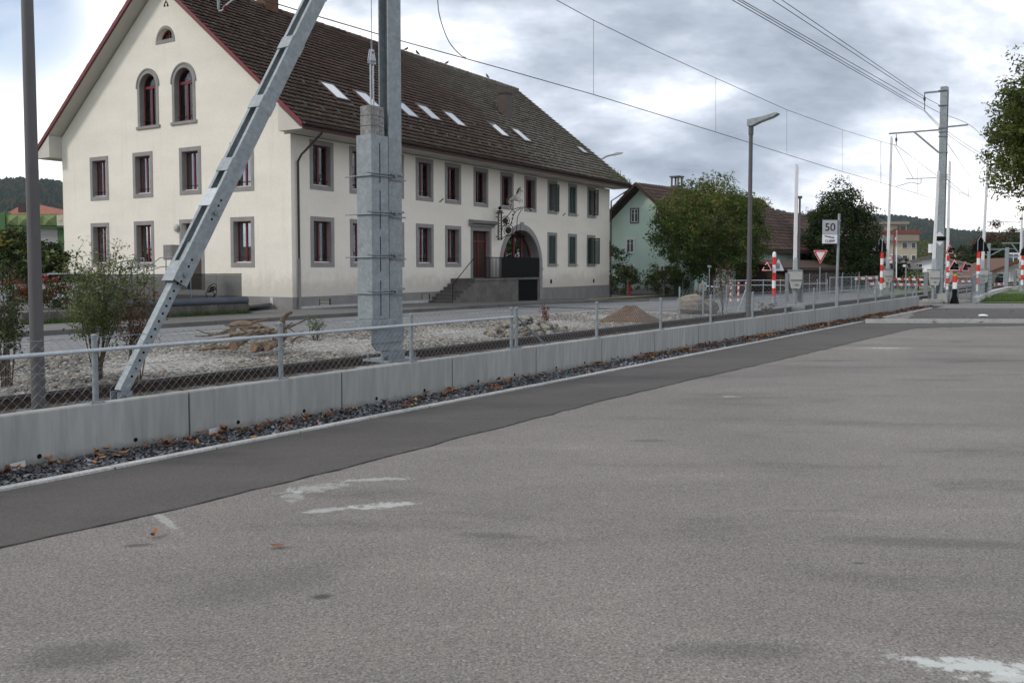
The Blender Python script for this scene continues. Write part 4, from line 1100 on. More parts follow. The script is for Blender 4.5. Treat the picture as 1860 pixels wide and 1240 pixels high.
# window builder: map (a, dep, z) -> local
def wmap_f(a, d, z): return (a, d, z)
def wmap_g(a, d, z): return (d, a, z)
def fbox(b, mp, a0, a1, d0, d1, z0, z1):
    b.hexa([mp(a0,d0,z0), mp(a1,d0,z0), mp(a1,d1,z0), mp(a0,d1,z0), mp(a0,d0,z1), mp(a1,d0,z1), mp(a1,d1,z1), mp(a0,d1,z1)])
def frame_ring(b, mp, a0, a1, z0, z1, w, d0, d1):
    fbox(b, mp, a0, a1, d0, d1, z0, z0+w); fbox(b, mp, a0, a1, d0, d1, z1-w, z1); fbox(b, mp, a0, a0+w, d0, d1, z0+w, z1-w); fbox(b, mp, a1-w, a1, d0, d1, z0+w, z1-w)
def window(mp, x0, x1, z0, z1, shut=None, blind=False, red=True, bd=BD, bars=True, sideflip=1):
    b = M(); frame_ring(b, mp, x0, x1, z0, z1, bd, -.018, .0); 
    # reveals inside the opening
    frame_ring(b, mp, x0+bd-.001, x1-bd+.001, z0+bd-.001, z1-bd+.001, .014, .0005, .27)
    w = b.build('window', MT['stone_trim'], house)
    fr = MT['redwood'] if red else MT['shutter']
    i0, i1, j0, j1 = x0+bd+.013, x1-bd-.013, z0+bd+.013, z1-bd-.013
    b = M(); frame_ring(b, mp, i0, i1, j0, j1, .058, .215, .26); c = (i0+i1)/2; fbox(b, mp, c-.045, c+.045, .205, .255, j0+.058, j1-.058); b.build('frame', fr, w)
    b = M(); fbox(b, mp, i0+.055, c-.042, .232, .236, j0+.055, j1-.055); fbox(b, mp, c+.042, i1-.055, .232, .236, j0+.055, j1-.055); b.build('pane', MT['glass'], w)
    b = M(); 
    if blind: fbox(b, mp, i0+.02, i1-.02, .27, .28, j0, j1)
    else:
        k = random.uniform(.12, .3)*(i1-i0); fbox(b, mp, i0+.02, i0+k, .36, .37, j0, j1); fbox(b, mp, i1-k, i1-.02, .36, .37, j0, j1)
    b.build('blind' if blind else 'curtain', MT['blind'] if blind else MT['curtain'], w)
    b = M(); fbox(b, mp, i0-.01, i1+.01, .10, .225, z0+bd+.0135, z0+bd+.045); b.build('sill', MT['white'], w)
    if bars:
        b = M()
        for zz in (.20,): b.tube([mp(i0-.012,.12,j0+zz), mp(i1+.012,.12,j0+zz)], .010, 5)
        b.build('safety_bar', MT['iron'], w)
    def leaf(a0, a1, d0, rot=0., hinge=None):
        bb = M(); t_ = .035
        def q(a, d, z):
            if hinge is not None:
                da, dd_ = a-hinge, d; ca, sa = math.cos(rot), math.sin(rot); return mp(hinge+da*ca-dd_*sa, d0+da*sa+dd_*ca, z)
            return mp(a, d0+d, z)
        fz0, fz1 = j0+.0, j1-.0
        fbox(bb, q, a0, a1, 0, t_, fz0, fz0+.08); fbox(bb, q, a0, a1, 0, t_, fz1-.08, fz1); fbox(bb, q, a0, a0+.06, 0, t_, fz0+.08, fz1-.08); fbox(bb, q, a1-.06, a1, 0, t_, fz0+.08, fz1-.08)
        zz = fz0+.1
        while zz < fz1-.11:
            bb.hexa([q(a0+.06,.0,zz), q(a1-.06,.0,zz), q(a1-.06,.03,zz+.035), q(a0+.06,.03,zz+.035), q(a0+.06,.0,zz+.012), q(a1-.06,.0,zz+.012), q(a1-.06,.03,zz+.047), q(a0+.06,.03,zz+.047)]); zz += .058
        bb.build('shutter', MT['shutter'], w)
    if shut == 'closed': leaf(i0, c-.003, .02); leaf(c+.003, i1, .02)
    elif shut == 'side': leaf(i0, c-.003, .02); leaf(i1, i1+(c-i0), -.045)
    elif shut == 'half': leaf(i0, c-.003, .02); leaf(i1, i1+(c-i0), 0, R(-110), i1)
    elif shut == 'open': leaf(i0-(c-i0), i0, .0, R(75)+0, i0); leaf(i1, i1+(c-i0), 0, R(-80), i1)
    if shut:
        bb = M(); bb.tube([mp(x1+.02,-.0,z0+.12), mp(x1+.02,-.09,z0+.12), mp(x1+.02,-.09,z0+.02)], .012, 5); bb.build('shutter_hook', MT['iron'], w)
for (x0, x1, z0, z1, s_, bl_) in FW: window(wmap_f, x0, x1, z0, z1, s_, bl_)
for (y0, y1, z0, z1, s_, bl_) in GW: window(wmap_g, y0, y1, z0, z1, s_, bl_)
# arched gable windows
for (yc_, r, z0, z1) in AW:
    b = M(); zs = z1-r
    o_ = arch(yc_, z0+.05, zs, r, 18); i_ = arch(yc_, z0+.05, zs, r-.15, 18)
    def ringp(b, oo, ii, x0, x1):
        for k in range(len(oo)-1):
            q = [oo[k], oo[k+1], ii[k+1], ii[k]]
            b.hexa([(x0,a,z) for a, z in q]+[(x1,a,z) for a, z in q])
    ringp(b, o_, i_, -.022, 0.0); ringp(b, i_, arch(yc_, z0+.05, zs, r-.165, 18), .0, .27)
    oo = arch(yc_, zs-.03, zs, r+.06, 18); ringp(b, oo, arch(yc_, zs-.03, zs, r+.0, 18), -.045, 0.0)
    b.box(-.06, .0, yc_-r-.08, yc_+r+.08, z0-.07, z0+.045)
    w = b.build('window', MT['stone_trim'], house); r2 = r-.17
    b = M(); ringp(b, arch(yc_, z0+.06, zs, r2, 18), arch(yc_, z0+.06, zs, r2-.06, 18), .20, .26)
    b.box(.19,.26, yc_-r2+.06, yc_+r2-.06, zs-.06, zs+.05); b.box(.19,.26, yc_-.045, yc_+.045, z0+.1, zs-.06); b.box(.20,.26, yc_-r2+.06, yc_+r2-.06, z0+.06, z0+.13); b.build('frame', MT['redwood'], w)
    b = M(); b.prism([(.235,a,z) for a, z in arch(yc_, z0+.08, zs, r2-.03, 18)], (.004,0,0)); b.build('pane', MT['glass'], w)
    b = M(); b.tube([(.12,yc_-r2,z0+.26),(.12,yc_+r2,z0+.26)], .011, 5); b.build('safety_bar', MT['iron'], w)
# lunette
def lun(o, a): return [(lyc-(lr-o)*math.cos(math.pi*k/16), lz0+a+(lz1-lz0-a-o)*math.sin(math.pi*k/16)) for k in range(17)]
b = M(); OO = lun(0, .0); II = lun(.12, .14)
for k in range(16):
    q = [OO[k], OO[k+1], II[k+1], II[k]]; b.hexa([(-.022,a,z) for a, z in q]+[(0,a,z) for a, z in q])
q = [OO[0], II[0], II[-1], OO[-1]]; b.hexa([(-.022,a,z) for a, z in q]+[(0,a,z) for a, z in q])
w = b.build('window', MT['stone_trim'], house)
b = M(); A_, B_ = lun(.125, .145), lun(.19, .19)
for k in range(16):
    q = [A_[k], A_[k+1], B_[k+1], B_[k]]; b.hexa([(.2,a,z) for a, z in q]+[(.26,a,z) for a, z in q])
b.box(.2,.26,lyc-.03,lyc+.03,lz0+.15,lz1-.15); b.build('frame', MT['redwood'], w)
b = M(); b.prism([(.23,a,z) for a, z in lun(.15, .16)], (.004,0,0)); b.build('pane', MT['glass'], w)
for (u, v) in ((299,8.5),(304.5,8),(301.5,2.5)):
    p = gable(u, v); b = M(); b.prism([(-.006,p.y-.07,p.z-.09),(-.006,p.y+.07,p.z-.09),(-.006,p.y,p.z+.09)], (.005,0,0)); b.build('vent_hole', MT['black'], house)
# gable door and side things
b = M(); fbox(b, wmap_g, gdy0, gdy0+.16, -.02, 0, gdz0, gdz1); fbox(b, wmap_g, gdy1-.16, gdy1, -.02, 0, gdz0, gdz1); fbox(b, wmap_g, gdy0+.16, gdy1-.16, -.02, 0, gdz1-.16, gdz1)
w = b.build('side_door', MT['stone_trim'], house); b = M(); fbox(b, wmap_g, gdy0+.165, gdy1-.165, .2, .26, gdz0, gdz1-.165); b.build('door_leaf', MT['gutter'], w)
p = gable(322.5, 414); b = M(); b.ball((-.07, p.y, p.z), .14, 14, 8, (.5,1,1.2)); b.build('wall_lamp', MT['grey_box'], house, smooth=True)
# front door with its cornice
b = M(); fbox(b, wmap_f, dx0, dx0+.16, -.03, 0, dz0, dz1-.2); fbox(b, wmap_f, dx1-.16, dx1, -.03, 0, dz0, dz1-.2); fbox(b, wmap_f, dx0, dx1, -.03, 0, dz1-.2, dz1)
frame_ring(b, wmap_f, dx0+.159, dx1-.159, dz0-.1, dz1-.199, .014, .0005, .3)
cz = facade(876, 402).z
pts = [(0,dz1),(-.10,dz1),(-.12,dz1+.10),(-.30,dz1+.16),(-.34,cz-.02),(-.36,cz),(0,cz+.05)]
b.prism([(dx0-.18, y, z) for y, z in pts], (dx1-dx0+.36, 0, 0))
w = b.build('front_door', MT['stone_trim'], house)
b = M(); c = (dx0+dx1)/2; fbox(b, wmap_f, dx0+.175, dx1-.175, .22, .27, dz0, dz1-.215); 
b.build('door_leaf', MT['dwood'], w)
b = M(); fbox(b, wmap_f, dx0+.175, dx0+.28, .19, .22, dz0, dz1-.22); fbox(b, wmap_f, dx1-.28, dx1-.175, .19, .22, dz0, dz1-.22); fbox(b, wmap_f, c-.05, c+.05, .19, .22, dz0, dz1-.22); fbox(b, wmap_f, dx0+.28, dx1-.28, .19,.22, dz1-.75, dz1-.67); b.build('frame', MT['redwood'], w)
# arch portal
b = M(); O_ = arch(axc, agz-.3, spring, AR, 26); I_ = arch(axc, agz-.3, spring, AR-arb, 26)
for k in range(len(O_)-1):
    q = [O_[k], O_[k+1], I_[k+1], I_[k]]; b.hexa([(a,-.03,z) for a, z in q]+[(a,0.0,z) for a, z in q])
I2 = arch(axc, agz-.3, spring, AR-arb-.015, 26)
for k in range(len(O_)-1):
    q = [I_[k], I_[k+1], I2[k+1], I2[k]]; b.hexa([(a,-.0,z) for a, z in q]+[(a,0.6,z) for a, z in q])
b.box(axc-.16, axc+.16, -.06, -.031, spring+AR-arb-.04, spring+AR+.10)
b.box(ax1-arb-.03, ax1+.04, -.05, -.031, spring-.25, spring-.1)
w = b.build('arched_portal', MT['stone_trim'], house)
b = M(); r2 = AR-arb-.02; Oa = arch(axc, dz0, spring, r2, 26); Ia = arch(axc, dz0, spring, r2-.09, 26)
for k in range(len(Oa)-1):
    q = [Oa[k], Oa[k+1], Ia[k+1], Ia[k]]; b.hexa([(a,.50,z) for a, z in q]+[(a,.58,z) for a, z in q])
for fx in (-.42, .02, .44):
    x = axc+fx*r2; zt_ = spring+math.sqrt(max(.01, (r2-.05)**2-(fx*r2)**2)); b.box(x-.06, x+.06, .49, .57, dz0, zt_)
b.build('frame', MT['redwood'], w)
b = M(); b.prism([(a,.54,z) for a, z in arch(axc, dz0, spring, r2-.05, 26)], (0,.004,0)); b.build('pane', MT['glass'], w)
b = M(); b.box(axc-r2, axc-r2*.3, .95, .96, dz0, spring+r2*.6); b.box(axc+r2*.1, axc+r2*.45, .95, .96, dz0, spring+r2*.7); b.build('curtain', MT['curtain'], w)
# stoop: landing, steps, balustrade, black panels
SD = 1.35
sx0, sx1 = facade(862, 520, -SD).x, facade(979, 520, -SD).x; sx1 = min(sx1, ax1-.1)
lz = facade(910, 505, -SD).z; xg0 = facade(941.5, 525, -SD).x; gz_ = ground_x(sx0)
b = M(); b.box(sx0, xg0, -SD, -.023, ZB-.2, lz-.10); b.box(sx0-.02, sx1, -SD-.04, -.031, lz-.10, lz); b.box(sx1-.12, sx1, -SD, -.031, ZB-.2, lz-.10)
nst = 6
for k in range(nst):
    z1 = lz-.10-(lz-.1-gz_-.09)*(k+1)/(nst+1)+0; b.box(sx0-.30*(k+1), sx0-.30*k, -SD, -.023, ZB-.2, z1)
b.build('front_steps', mat('dark_steps', (.115,.108,.098), .9, 0, vs=2, va=.3, fine=.3, fs=12), house)
b = M(); b.box(xg0+.01, sx1-.13, -SD+.04, -SD+.06, ZB-.2, lz-.10); b.build('cellar_gate', MT['black'], house)
xp = facade(910.5, 480, -SD).x; rzt = facade(930, 467.5, -SD).z
b = M(); x = xp
while x < sx1-.01:
    b.box(x, min(x+.078, sx1), -SD-.02, -SD-.008, lz+.01, rzt); x += .084
b.box(xp, sx1, -SD-.008, -SD+.02, rzt-.04, rzt+.004); b.build('railing_panel', MT['iron'], house)
b = M(); xs_ = facade(881, 480, -SD).x; x = xs_
while x < xp:
    b.box(x, x+.03, -SD-.015, -SD+.005, lz+.01, rzt); x += .125
b.box(xs_, xp, -SD-.02, -SD+.01, rzt-.035, rzt); b.box(xs_, xp, -SD-.02, -SD+.01, lz+.01, lz+.04)
b.build('balustrade', MT['iron'], house)
b = M(); p0 = facade(833, 509, -SD); p1 = facade(855, 488, -SD); b.tube([(sx0-1.75,-SD,gz_+.95),(sx0-.05,-SD,lz+.95)], .02, 6); b.tube([(sx0-1.75,-SD,gz_+.1),(sx0-1.75,-SD,gz_+.95)], .018, 6); b.build('handrail', MT['iron'], house)
# roof
def rp(x, s, lift=0):       # point on the front slope: s metres up from the eave edge
    L_ = math.hypot(WID/2+OH, apex_z-eave_z); cy, cz_ = (WID/2+OH)/L_, (apex_z-eave_z)/L_
    # slight kick at the eave
    return (x, -OH+s*cy-lift*cz_, eave_z+s*cz_+lift*cy)
RL = math.hypot(WID/2+OH, apex_z-eave_z)
X0, X1 = -VG, LEN+VG
def roofmat():
    m = bpy.data.materials.new('roof_tiles'); m.use_nodes = True; t = m.node_tree; p = t.nodes['Principled BSDF']; p.inputs['Roughness'].default_value = .9
    p.inputs['Specular IOR Level'].default_value = .2
    tc = N(t, 'ShaderNodeTexCoord'); sep = N(t, 'ShaderNodeSeparateXYZ'); L(t, tc.outputs['Object'], sep.inputs[0])
    a = N(t, 'ShaderNodeAttribute', attribute_name='tint')
    n = N(t, 'ShaderNodeTexNoise', Scale=.35, Detail=6., Roughness=.65); L(t, tc.outputs['Object'], n.inputs['Vector'])
    n2 = N(t, 'ShaderNodeTexNoise', Scale=3.2, Detail=6., Roughness=.7); L(t, tc.outputs['Object'], n2.inputs['Vector'])
    n3 = N(t, 'ShaderNodeTexNoise', Scale=12., Detail=3., Roughness=.6); L(t, tc.outputs['Object'], n3.inputs['Vector'])
    c = ramp(t, a.outputs['Fac'], [(0,(.060,.042,.035)),(.5,(.095,.066,.055)),(1,(.135,.094,.078))])
    # dark moss low down near the gable, grey lichen towards the far end and the ridge there
    low = maprange(t, sep.outputs[2], 10.4, 7.0); near = maprange(t, sep.outputs[0], 14, -1)
    moss = mth(t, 'MULTIPLY', mth(t, 'ADD', mth(t, 'MULTIPLY', low, .75), mth(t, 'MULTIPLY', near, .35)), maprange(t, n2.outputs[0], .42, .62))
    c = mixc(t, mth(t, 'MULTIPLY', moss, .7), c, (.040,.038,.022))
    far = maprange(t, mth(t, 'ADD', sep.outputs[0], mth(t, 'MULTIPLY', mth(t, 'SUBTRACT', n.outputs[0], .5), 10.)), 12, 21)
    c = mixc(t, mth(t, 'MULTIPLY', far, mth(t, 'MULTIPLY', maprange(t, n2.outputs[0], .32, .62), .9)), c, (.225,.215,.18))
    c = mixc(t, mth(t, 'MULTIPLY', maprange(t, n3.outputs[0], .66, .74), mth(t, 'ADD', .25, mth(t, 'MULTIPLY', low, .45))), c, (.22,.21,.17))
    grn = mth(t, 'MULTIPLY', maprange(t, sep.outputs[0], LEN-4, LEN+.6), maprange(t, n2.outputs[0], .45, .6))
    c = mixc(t, mth(t, 'MULTIPLY', grn, .35), c, (.08,.09,.035))
    n4 = N(t, 'ShaderNodeTexNoise', Scale=.5, Detail=5.); mp = N(t, 'ShaderNodeMapping'); mp.inputs['Location'].default_value = (9,3,4); L(t, tc.outputs['Object'], mp.inputs[0]); L(t, mp.outputs[0], n4.inputs['Vector'])
    c = mixc(t, mth(t, 'MULTIPLY', maprange(t, n4.outputs[0], .60, .72), .45), c, (.13,.055,.03))
    L(t, c, p.inputs['Base Color'])
    b = N(t, 'ShaderNodeBump', Strength=.7, Distance=.02); L(t, n2.outputs[0], b.inputs['Height']); L(t, b.outputs[0], p.inputs['Normal'])
    return m
MT['tiles'] = roofmat(); MT['eave_red'] = mat('brown_red_board', (.05,.014,.014), .6, 0, va=.2)
def tiled(name, parent, x0, x1, f, RLn, course, tilew, m, rows=None, lip=.085, seed=3):
    """courses of single pantile-shaped tiles; f(x, s, lift) gives the roof point"""
    r = np.random.default_rng(seed); nr = int(RLn/course); nc = int((x1-x0)/tilew); V = []; Fq = []; T = []
    for i in range(nr):
        s0 = i*course; s1 = s0+course*1.12
        for j in range(nc):
            xx = x0+(x1-x0)*j/nc; w = (x1-x0)/nc; dz = r.uniform(-.006, .008); ds = r.uniform(-.014, .014); o = len(V)
            for (a, h) in ((0, .0), (.28, .028), (.62, .020), (1.02, -.004)):
                V.append(f(xx+w*a, s0+ds, lip+h+dz)); V.append(f(xx+w*a, s1, h+dz)); V.append(f(xx+w*a, s0+ds, lip+h+dz-lip*.3))
            for k in range(3):
                a = o+k*3; Fq.append((a, a+3, a+4, a+1)); Fq.append((a+2, a+5, a+3, a)); T += [0, 0]
            tt = np.clip(r.normal(.5, .22), 0, 1); T[-6:] = [tt]*6
    return npmesh(name, np.array(V), np.array(Fq), m, np.array(T), parent=parent)
tiled('roof_tiles', house, X0, X1, rp, RL+.05, .335, .30, MT['tiles'])
def rpb(x, s, lift=0):
    p_ = rp(x, s, lift); return (p_[0], WID-p_[1], p_[2])
tiled('roof_tiles', house, X0, X1, rpb, RL+.05, .6, .6, MT['tiles'], seed=5)
b = M()
Pf = [rp(X0,0,0), rp(X0,RL,0)]
pr = [(-OH,eave_z),(WID/2,apex_z),(WID+OH,eave_z),(WID+OH,eave_z-.20),(WID/2,apex_z-.24),(-OH,eave_z-.20)]
b.prism([(X0+.05,y,z-.01) for y, z in pr], (X1-X0-.1,0,0)); b.build('roof_boards', MT['soffit'], house)
b = M(); k = -1
for i in range(int((X1-X0)/.4)):
    x = X0+i*.4; b.tube([(x,WID/2,apex_z+.02+random.uniform(-.01,.01)),(x+.43,WID/2,apex_z+.035+random.uniform(-.01,.01))], [.12,.135], 8, tint=random.random())
b.build('ridge_tiles', MT['tiles'], house)
# boxed eaves and red verge boards
b = M(); b.box(X0+.02, X1-.02, -OH+.02, -.0, EZ+.02, EZ+.06); b.box(X0+.02, X1-.02, -OH+.02, -OH+.05, EZ+.06, eave_z-.05)
b.prism([(X0+.02,-OH+.05,EZ+.06),(X0+.02,-.0,EZ+.06),(X0+.02,-.0,eave_z+slope*OH-.25),(X0+.02,-OH+.05,eave_z-.21)], (VG-.021,0,0))
b.build('eave_box', MT['soffit'], house)
b = M(); b.prism([(X0+.02,WID+OH-.02,EZ-.0),(X0+.02,WID+.0,EZ-.0),(X0+.02,WID+.0,eave_z+slope*OH-.25),(X0+.02,WID+OH-.02,eave_z-.15)], (LEN+2*VG-.04,0,0)); b.build('eave_box', MT['soffit'], house)
for x0_, x1_ in ((X0-.035, X0+.045), (X1-.045, X1+.03)):
    for sgn in (0, 1):
        y0, y1 = (-OH-.03, WID/2) if not sgn else (WID+OH+.03, WID/2)
        b = M(); z0_ = eave_z-.02; b.prism([(x0_,y0,z0_-.17),(x0_,y1,apex_z-.19),(x0_,y1,apex_z+.03),(x0_,y0,z0_+.03)], (x1_-x0_,0,0)); b.build('verge_board', MT['redwood'], house)
b = M(); b.box(X0+.06, X1-.05, -OH-.012, -OH+.015, eave_z-.25, eave_z-.02); b.build('eave_board', MT['eave_red'], house)
b = M(); n = 7; prof = [(-OH-.09+.085*math.cos(a), eave_z-.015+.085*math.sin(a)) for a in [math.pi+math.pi*k/n for k in range(n+1)]]
prof2 = [(-OH-.09+.075*math.cos(a), eave_z-.015+.075*math.sin(a)) for a in [2*math.pi-math.pi*k/n for k in range(n+1)]]
b.prism([(X0+.02, y, z) for y, z in prof+prof2], (X1-X0-.05,0,0)); b.build('gutter', MT['gutter'], house)
b = M(); b.tube([(.45,-OH-.05,eave_z-.1),(.42,-OH+.05,eave_z-.3),(.30,-.25,EZ-.75),(.28,-.09,EZ-1.0),(.28,-.09,2.0)], .045, 8); b.build('downpipe', MT['gutter'], house, smooth=40)
b = M(); b.tube([(.28,-.09,2.0),(.28,-.09,-.05)], .055, 8); b.build('downpipe', MT['plinth'], house, smooth=40)
b = M(); b.tube([(LEN+VG-.1,-OH-.05,eave_z-.1),(LEN+VG-.15,-OH-.0,eave_z-.25),(LEN+.06,-.08,EZ-.75),(LEN+.06,-.08,-.3)], .045, 8); b.build('downpipe', MT['gutter'], house, smooth=40)
# skylights
RPn = Vector((0, -(apex_z-eave_z), WID/2+OH)).normalized()
def roofhit(u, v, lift=.06):
    n_w = D1*0 + D2*RPn.y + Vector((0,0,RPn.z)); P0 = C0+D2*(-OH)+Vector((0,0,eave_z))+n_w*lift
    d = ray(u, v); o = Vector((0,0,H)); s = (P0-o).dot(n_w)/d.dot(n_w); q = Vector(tolocal(house, o+d*s)); 
    return q.x, math.hypot(q.y+OH, q.z-eave_z)
MT['skyglass'] = bpy.data.materials.new('roof_window_glass'); MT['skyglass'].use_nodes = True
_p = MT['skyglass'].node_tree.nodes['Principled BSDF']; _p.inputs['Base Color'].default_value = (.30,.33,.36,1); _p.inputs['Roughness'].default_value = .03; _p.inputs['Specular IOR Level'].default_value = 1.; _p.inputs['IOR'].default_value = 2.2
for (u, v, s_) in ((606.5,168.6,1),(667,184,1),(736,201.6,.9),(777.5,207,.85),(824.7,218.6,.85),(905,238,.8),(946,247.7,.8),(1056.4,274,.55)):
    x, s = roofhit(u, v); w_, h_ = .42, .72*(.9 if s_ > .6 else .55)
    def q(dx, ds, l): return rp(x+dx, s+ds, l)
    def rbox(b, a0, a1, s0, s1, l0, l1): b.hexa([q(a0,s0,l0), q(a1,s0,l0), q(a1,s1,l0), q(a0,s1,l0), q(a0,s0,l1), q(a1,s0,l1), q(a1,s1,l1), q(a0,s1,l1)])
    b = M(); rbox(b,-w_,w_,-h_,-h_+.09,0,.16); rbox(b,-w_,w_,h_-.09,h_,0,.16); rbox(b,-w_,-w_+.06,-h_+.09,h_-.09,0,.16); rbox(b,w_-.06,w_,-h_+.09,h_-.09,0,.16)
    rbox(b,-w_-.08,w_+.08,-h_-.22,-h_-.001,.05,.075)
    sk = b.build('skylight', MT['gutter'], house)
    b = M(); rbox(b,-w_+.058,w_-.058,-h_+.088,h_-.088,.12,.15); b.build('pane', MT['skyglass'], sk)
x, s = roofhit(921, 213)
b = M(); p_ = rp(x, s, 0); z1 = p_[2]+1.35
b.box(x-.35, x+.30, p_[1]-.2, p_[1]+.35, p_[2]-.2, z1); b.box(x-.40, x+.35, p_[1]-.25, p_[1]+.40, z1, z1+.05); b.build('chimney', MT['gutter'], house)
x, s = roofhit(900, 199); b = M(); p_ = rp(x, s, 0); b.tube([p_, (p_[0], p_[1], p_[2]+.45)], .05, 8); b.build('vent_pipe', MT['gutter'], house)
x, s = roofhit(487, 12); b = M(); p_ = rp(x, s, 0); b.box(x-.4,x+.4,p_[1]-.3,p_[1]+.3,p_[2]-.3,p_[2]+.9); b.build('chimney', MT['brownwood'], house)
# snow guards: small wire hooks in a row
gb = None
ghooks = [(i*.9+.5, 1.15+(.0 if i % 2 else .03)) for i in range(31)] + [(2.0,3.2),(4.5,3.2),(9.8,3.2),(12.4,3.1),(14,3.1),(17.4,3.1),(20.5,3.1)]
for (x, s) in ghooks:
    if gb is None:
        b = M(); b.tube([(0,0,.02),(0,-.02,.13),(.0,.07,.16),(0,.1,.04)], .010, 4); b.tube([(-.05,-.02,.06),(.05,-.02,.06)], .010, 4); gb = b.build('snow_guard', MT['galv'], house); q = gb
    else: q = gb.copy(); C.objects.link(q)
    q.location = rp(x, s, .04)
# weeds on the far corner
wd = M()
for i in range(90):
    x = X1-random.random()**1.5*3.5; s = random.random()**2*1.3; p_ = Vector(rp(x, s, .04)); hgt = random.uniform(.08, .35)
    d = Vector((random.uniform(-.1,.1), random.uniform(-.1,.1), hgt)); w = .03
    wd.add([p_+Vector((-w,0,0)), p_+Vector((w,0,0)), p_+d+Vector((w*.4,0,0)), p_+d+Vector((-w*.4,.02,0))], [(0,1,2,3)])
MT['moss'] = mat('moss', (.07,.09,.025), .95, 0, vs=6, va=.3)
wd.build('roof_weeds', MT['moss'], house)
# small anchors on the facade
for (u, v) in ((801, 364),(1024, 389.5)):
    p = facade(u, v); b = M(); b.tube([(p.x-.14,-.03,p.z-.08),(p.x+.14,-.03,p.z+.08)], .02, 6); b.build('wall_anchor', MT['iron'], house)
for (u, v) in ((1000.6,511),(1078,510)):
    p = facade(u, v); b = M(); b.ball((p.x,-.02,p.z), .11, 10, 6, (.8,.3,1.2)); b.build('vent_cap', MT['iron'], house)

# ------------------------------------------------------------ hanging sign with the horse
hs = thing('hanging_sign', 'wrought iron scroll bracket beside the arched portal of the cream house', 'wall sign', C0, BA)
p0 = facade(901, 436); px = p0.x; pz0 = facade(901, 434).z; pz1 = facade(901, 388).z
b = M()
for dy in (-.13, -.33): b.box(px-.02, px+.02, dy-.02, dy+.02, pz0, pz1)
n = 9
for k in range(n): z = pz0+(pz1-pz0)*k/n; z2 = pz0+(pz1-pz0)*(k+1)/n; b.tube([(px,-.13,z),(px,-.33,z2)], .012, 5); b.tube([(px,-.33,z),(px,-.13,z2)], .012, 5)
b.box(px-.06, px+.06, -.42, -.04, pz1, pz1+.05); b.box(px-.05, px+.05, -.36, -.10, pz1+.07, pz1+.15); b.box(px-.05, px+.05, -.36, -.10, pz0-.05, pz0); b.ball((px,-.23,pz1+.27), .09, 10, 6)
b.box(px-.02,px+.02,-.13,0,pz0+.1,pz0+.14); b.box(px-.02,px+.02,-.13,0,pz1-.2,pz1-.16); b.tube([(px,-.23,pz1+.05),(px,-.23,pz1+.3)], .02, 6)
b.build('bracket_post', MT['iron'], hs)
def scr(pts, r=.018):
    b = M(); P_ = [Vector((px, y, z)) for y, z in pts]; out = []
    for i in range(len(P_)-1):
        a0, a1, a2, a3 = P_[max(0,i-1)], P_[i], P_[i+1], P_[min(len(P_)-1,i+2)]
        for k in range(5):
            t = k/5; out.append(.5*((2*a1)+(a2-a0)*t+(2*a0-5*a1+4*a2-a3)*t*t+(3*a1-a0-3*a2+a3)*t**3))
    out.append(P_[-1]); b.tube(out, r, 5); return b
K = 47/1600.0; zt2 = pz1
Z = lambda v: facade(901, v).z
def spiral(y, z, r0, turns=1.6, n=26): return [(y+r0*(1-.55*k/n)*math.cos(2*math.pi*turns*k/n), z+r0*(1-.55*k/n)*math.sin(2*math.pi*turns*k/n)) for k in range(n+1)]
for pts in ([(-.36,Z(402)),(-.7,Z(393)),(-1.0,Z(383)),(-1.4,Z(379)),(-1.75,Z(379)),(-2.0,Z(383)),(-2.05,Z(387))],
            [(-.34,Z(410)),(-.8,Z(411)),(-.95,Z(402)),(-1.05,Z(392)),(-1.25,Z(384)),(-1.5,Z(380))],
            [(-.34,Z(434)),(-.6,Z(429)),(-.95,Z(427)),(-1.2,Z(420)),(-1.25,Z(408)),(-1.28,Z(396)),(-1.45,Z(386)),(-1.6,Z(380))]):
    scr(pts).build('scroll', MT['iron'], hs)
scr(spiral(-.58, Z(402), .26)).build('scroll', MT['iron'], hs); scr(spiral(-.72, Z(419), .36)).build('scroll', MT['iron'], hs)
for (y, v, r) in ((-.58,402,.15),(-.72,419,.17)):
    b = M(); b.ball((px, y, Z(v)), r, 12, 6, (.25,1,1)); b.build('rosette', MT['gutter'], hs)
for (y, v) in ((-1.08,386),(-1.0,391),(-.98,398),(-.93,406),(-2.0,380),(-2.05,384)):
    b = M(); b.ball((px, y, Z(v)), .045, 8, 5); b.build('leaf_boss', MT['iron'], hs)
# the little horse: one skinned body standing on the scroll, facing away from the wall
def skinned(name, verts, edges, radii, m, parent=None, sub=2, world=None):
    me = bpy.data.meshes.new(name); me.from_pydata([tuple(v) for v in verts], edges, []); o = bpy.data.objects.new(name, me); C.objects.link(o)
    o.modifiers.new('skin', 'SKIN'); me.skin_vertices[0].data.foreach_get
    for i, r in enumerate(radii): me.skin_vertices[0].data[i].radius = (r, r) if not isinstance(r, tuple) else r
    me.skin_vertices[0].data[0].use_root = True
    s_ = o.modifiers.new('sub', 'SUBSURF'); s_.levels = sub; s_.render_levels = sub
    dg = bpy.context.evaluated_depsgraph_get(); me2 = bpy.data.meshes.new_from_object(o.evaluated_get(dg)); bpy.data.objects.remove(o)
    me2.materials.clear(); me2.materials.append(m); me2.polygons.foreach_set('use_smooth', [True]*len(me2.polygons))
    o = bpy.data.objects.new(name, me2); C.objects.link(o)
    if parent is not None: o.parent = parent
    return o
hp = C0 + D1*px + D2*(-1.02)
horse = thing('horse_figure', 'small white and tan horse figure rearing on top of the iron bracket', 'horse figure', (hp.x, hp.y, Z(378.5)), BA)
MT['horse'] = mat('painted_horse', (.50,.46,.40), .6, 0, vs=3.5, va=.25); MT['mane'] = mat('mane', (.12,.08,.05), .8)
S_ = .92
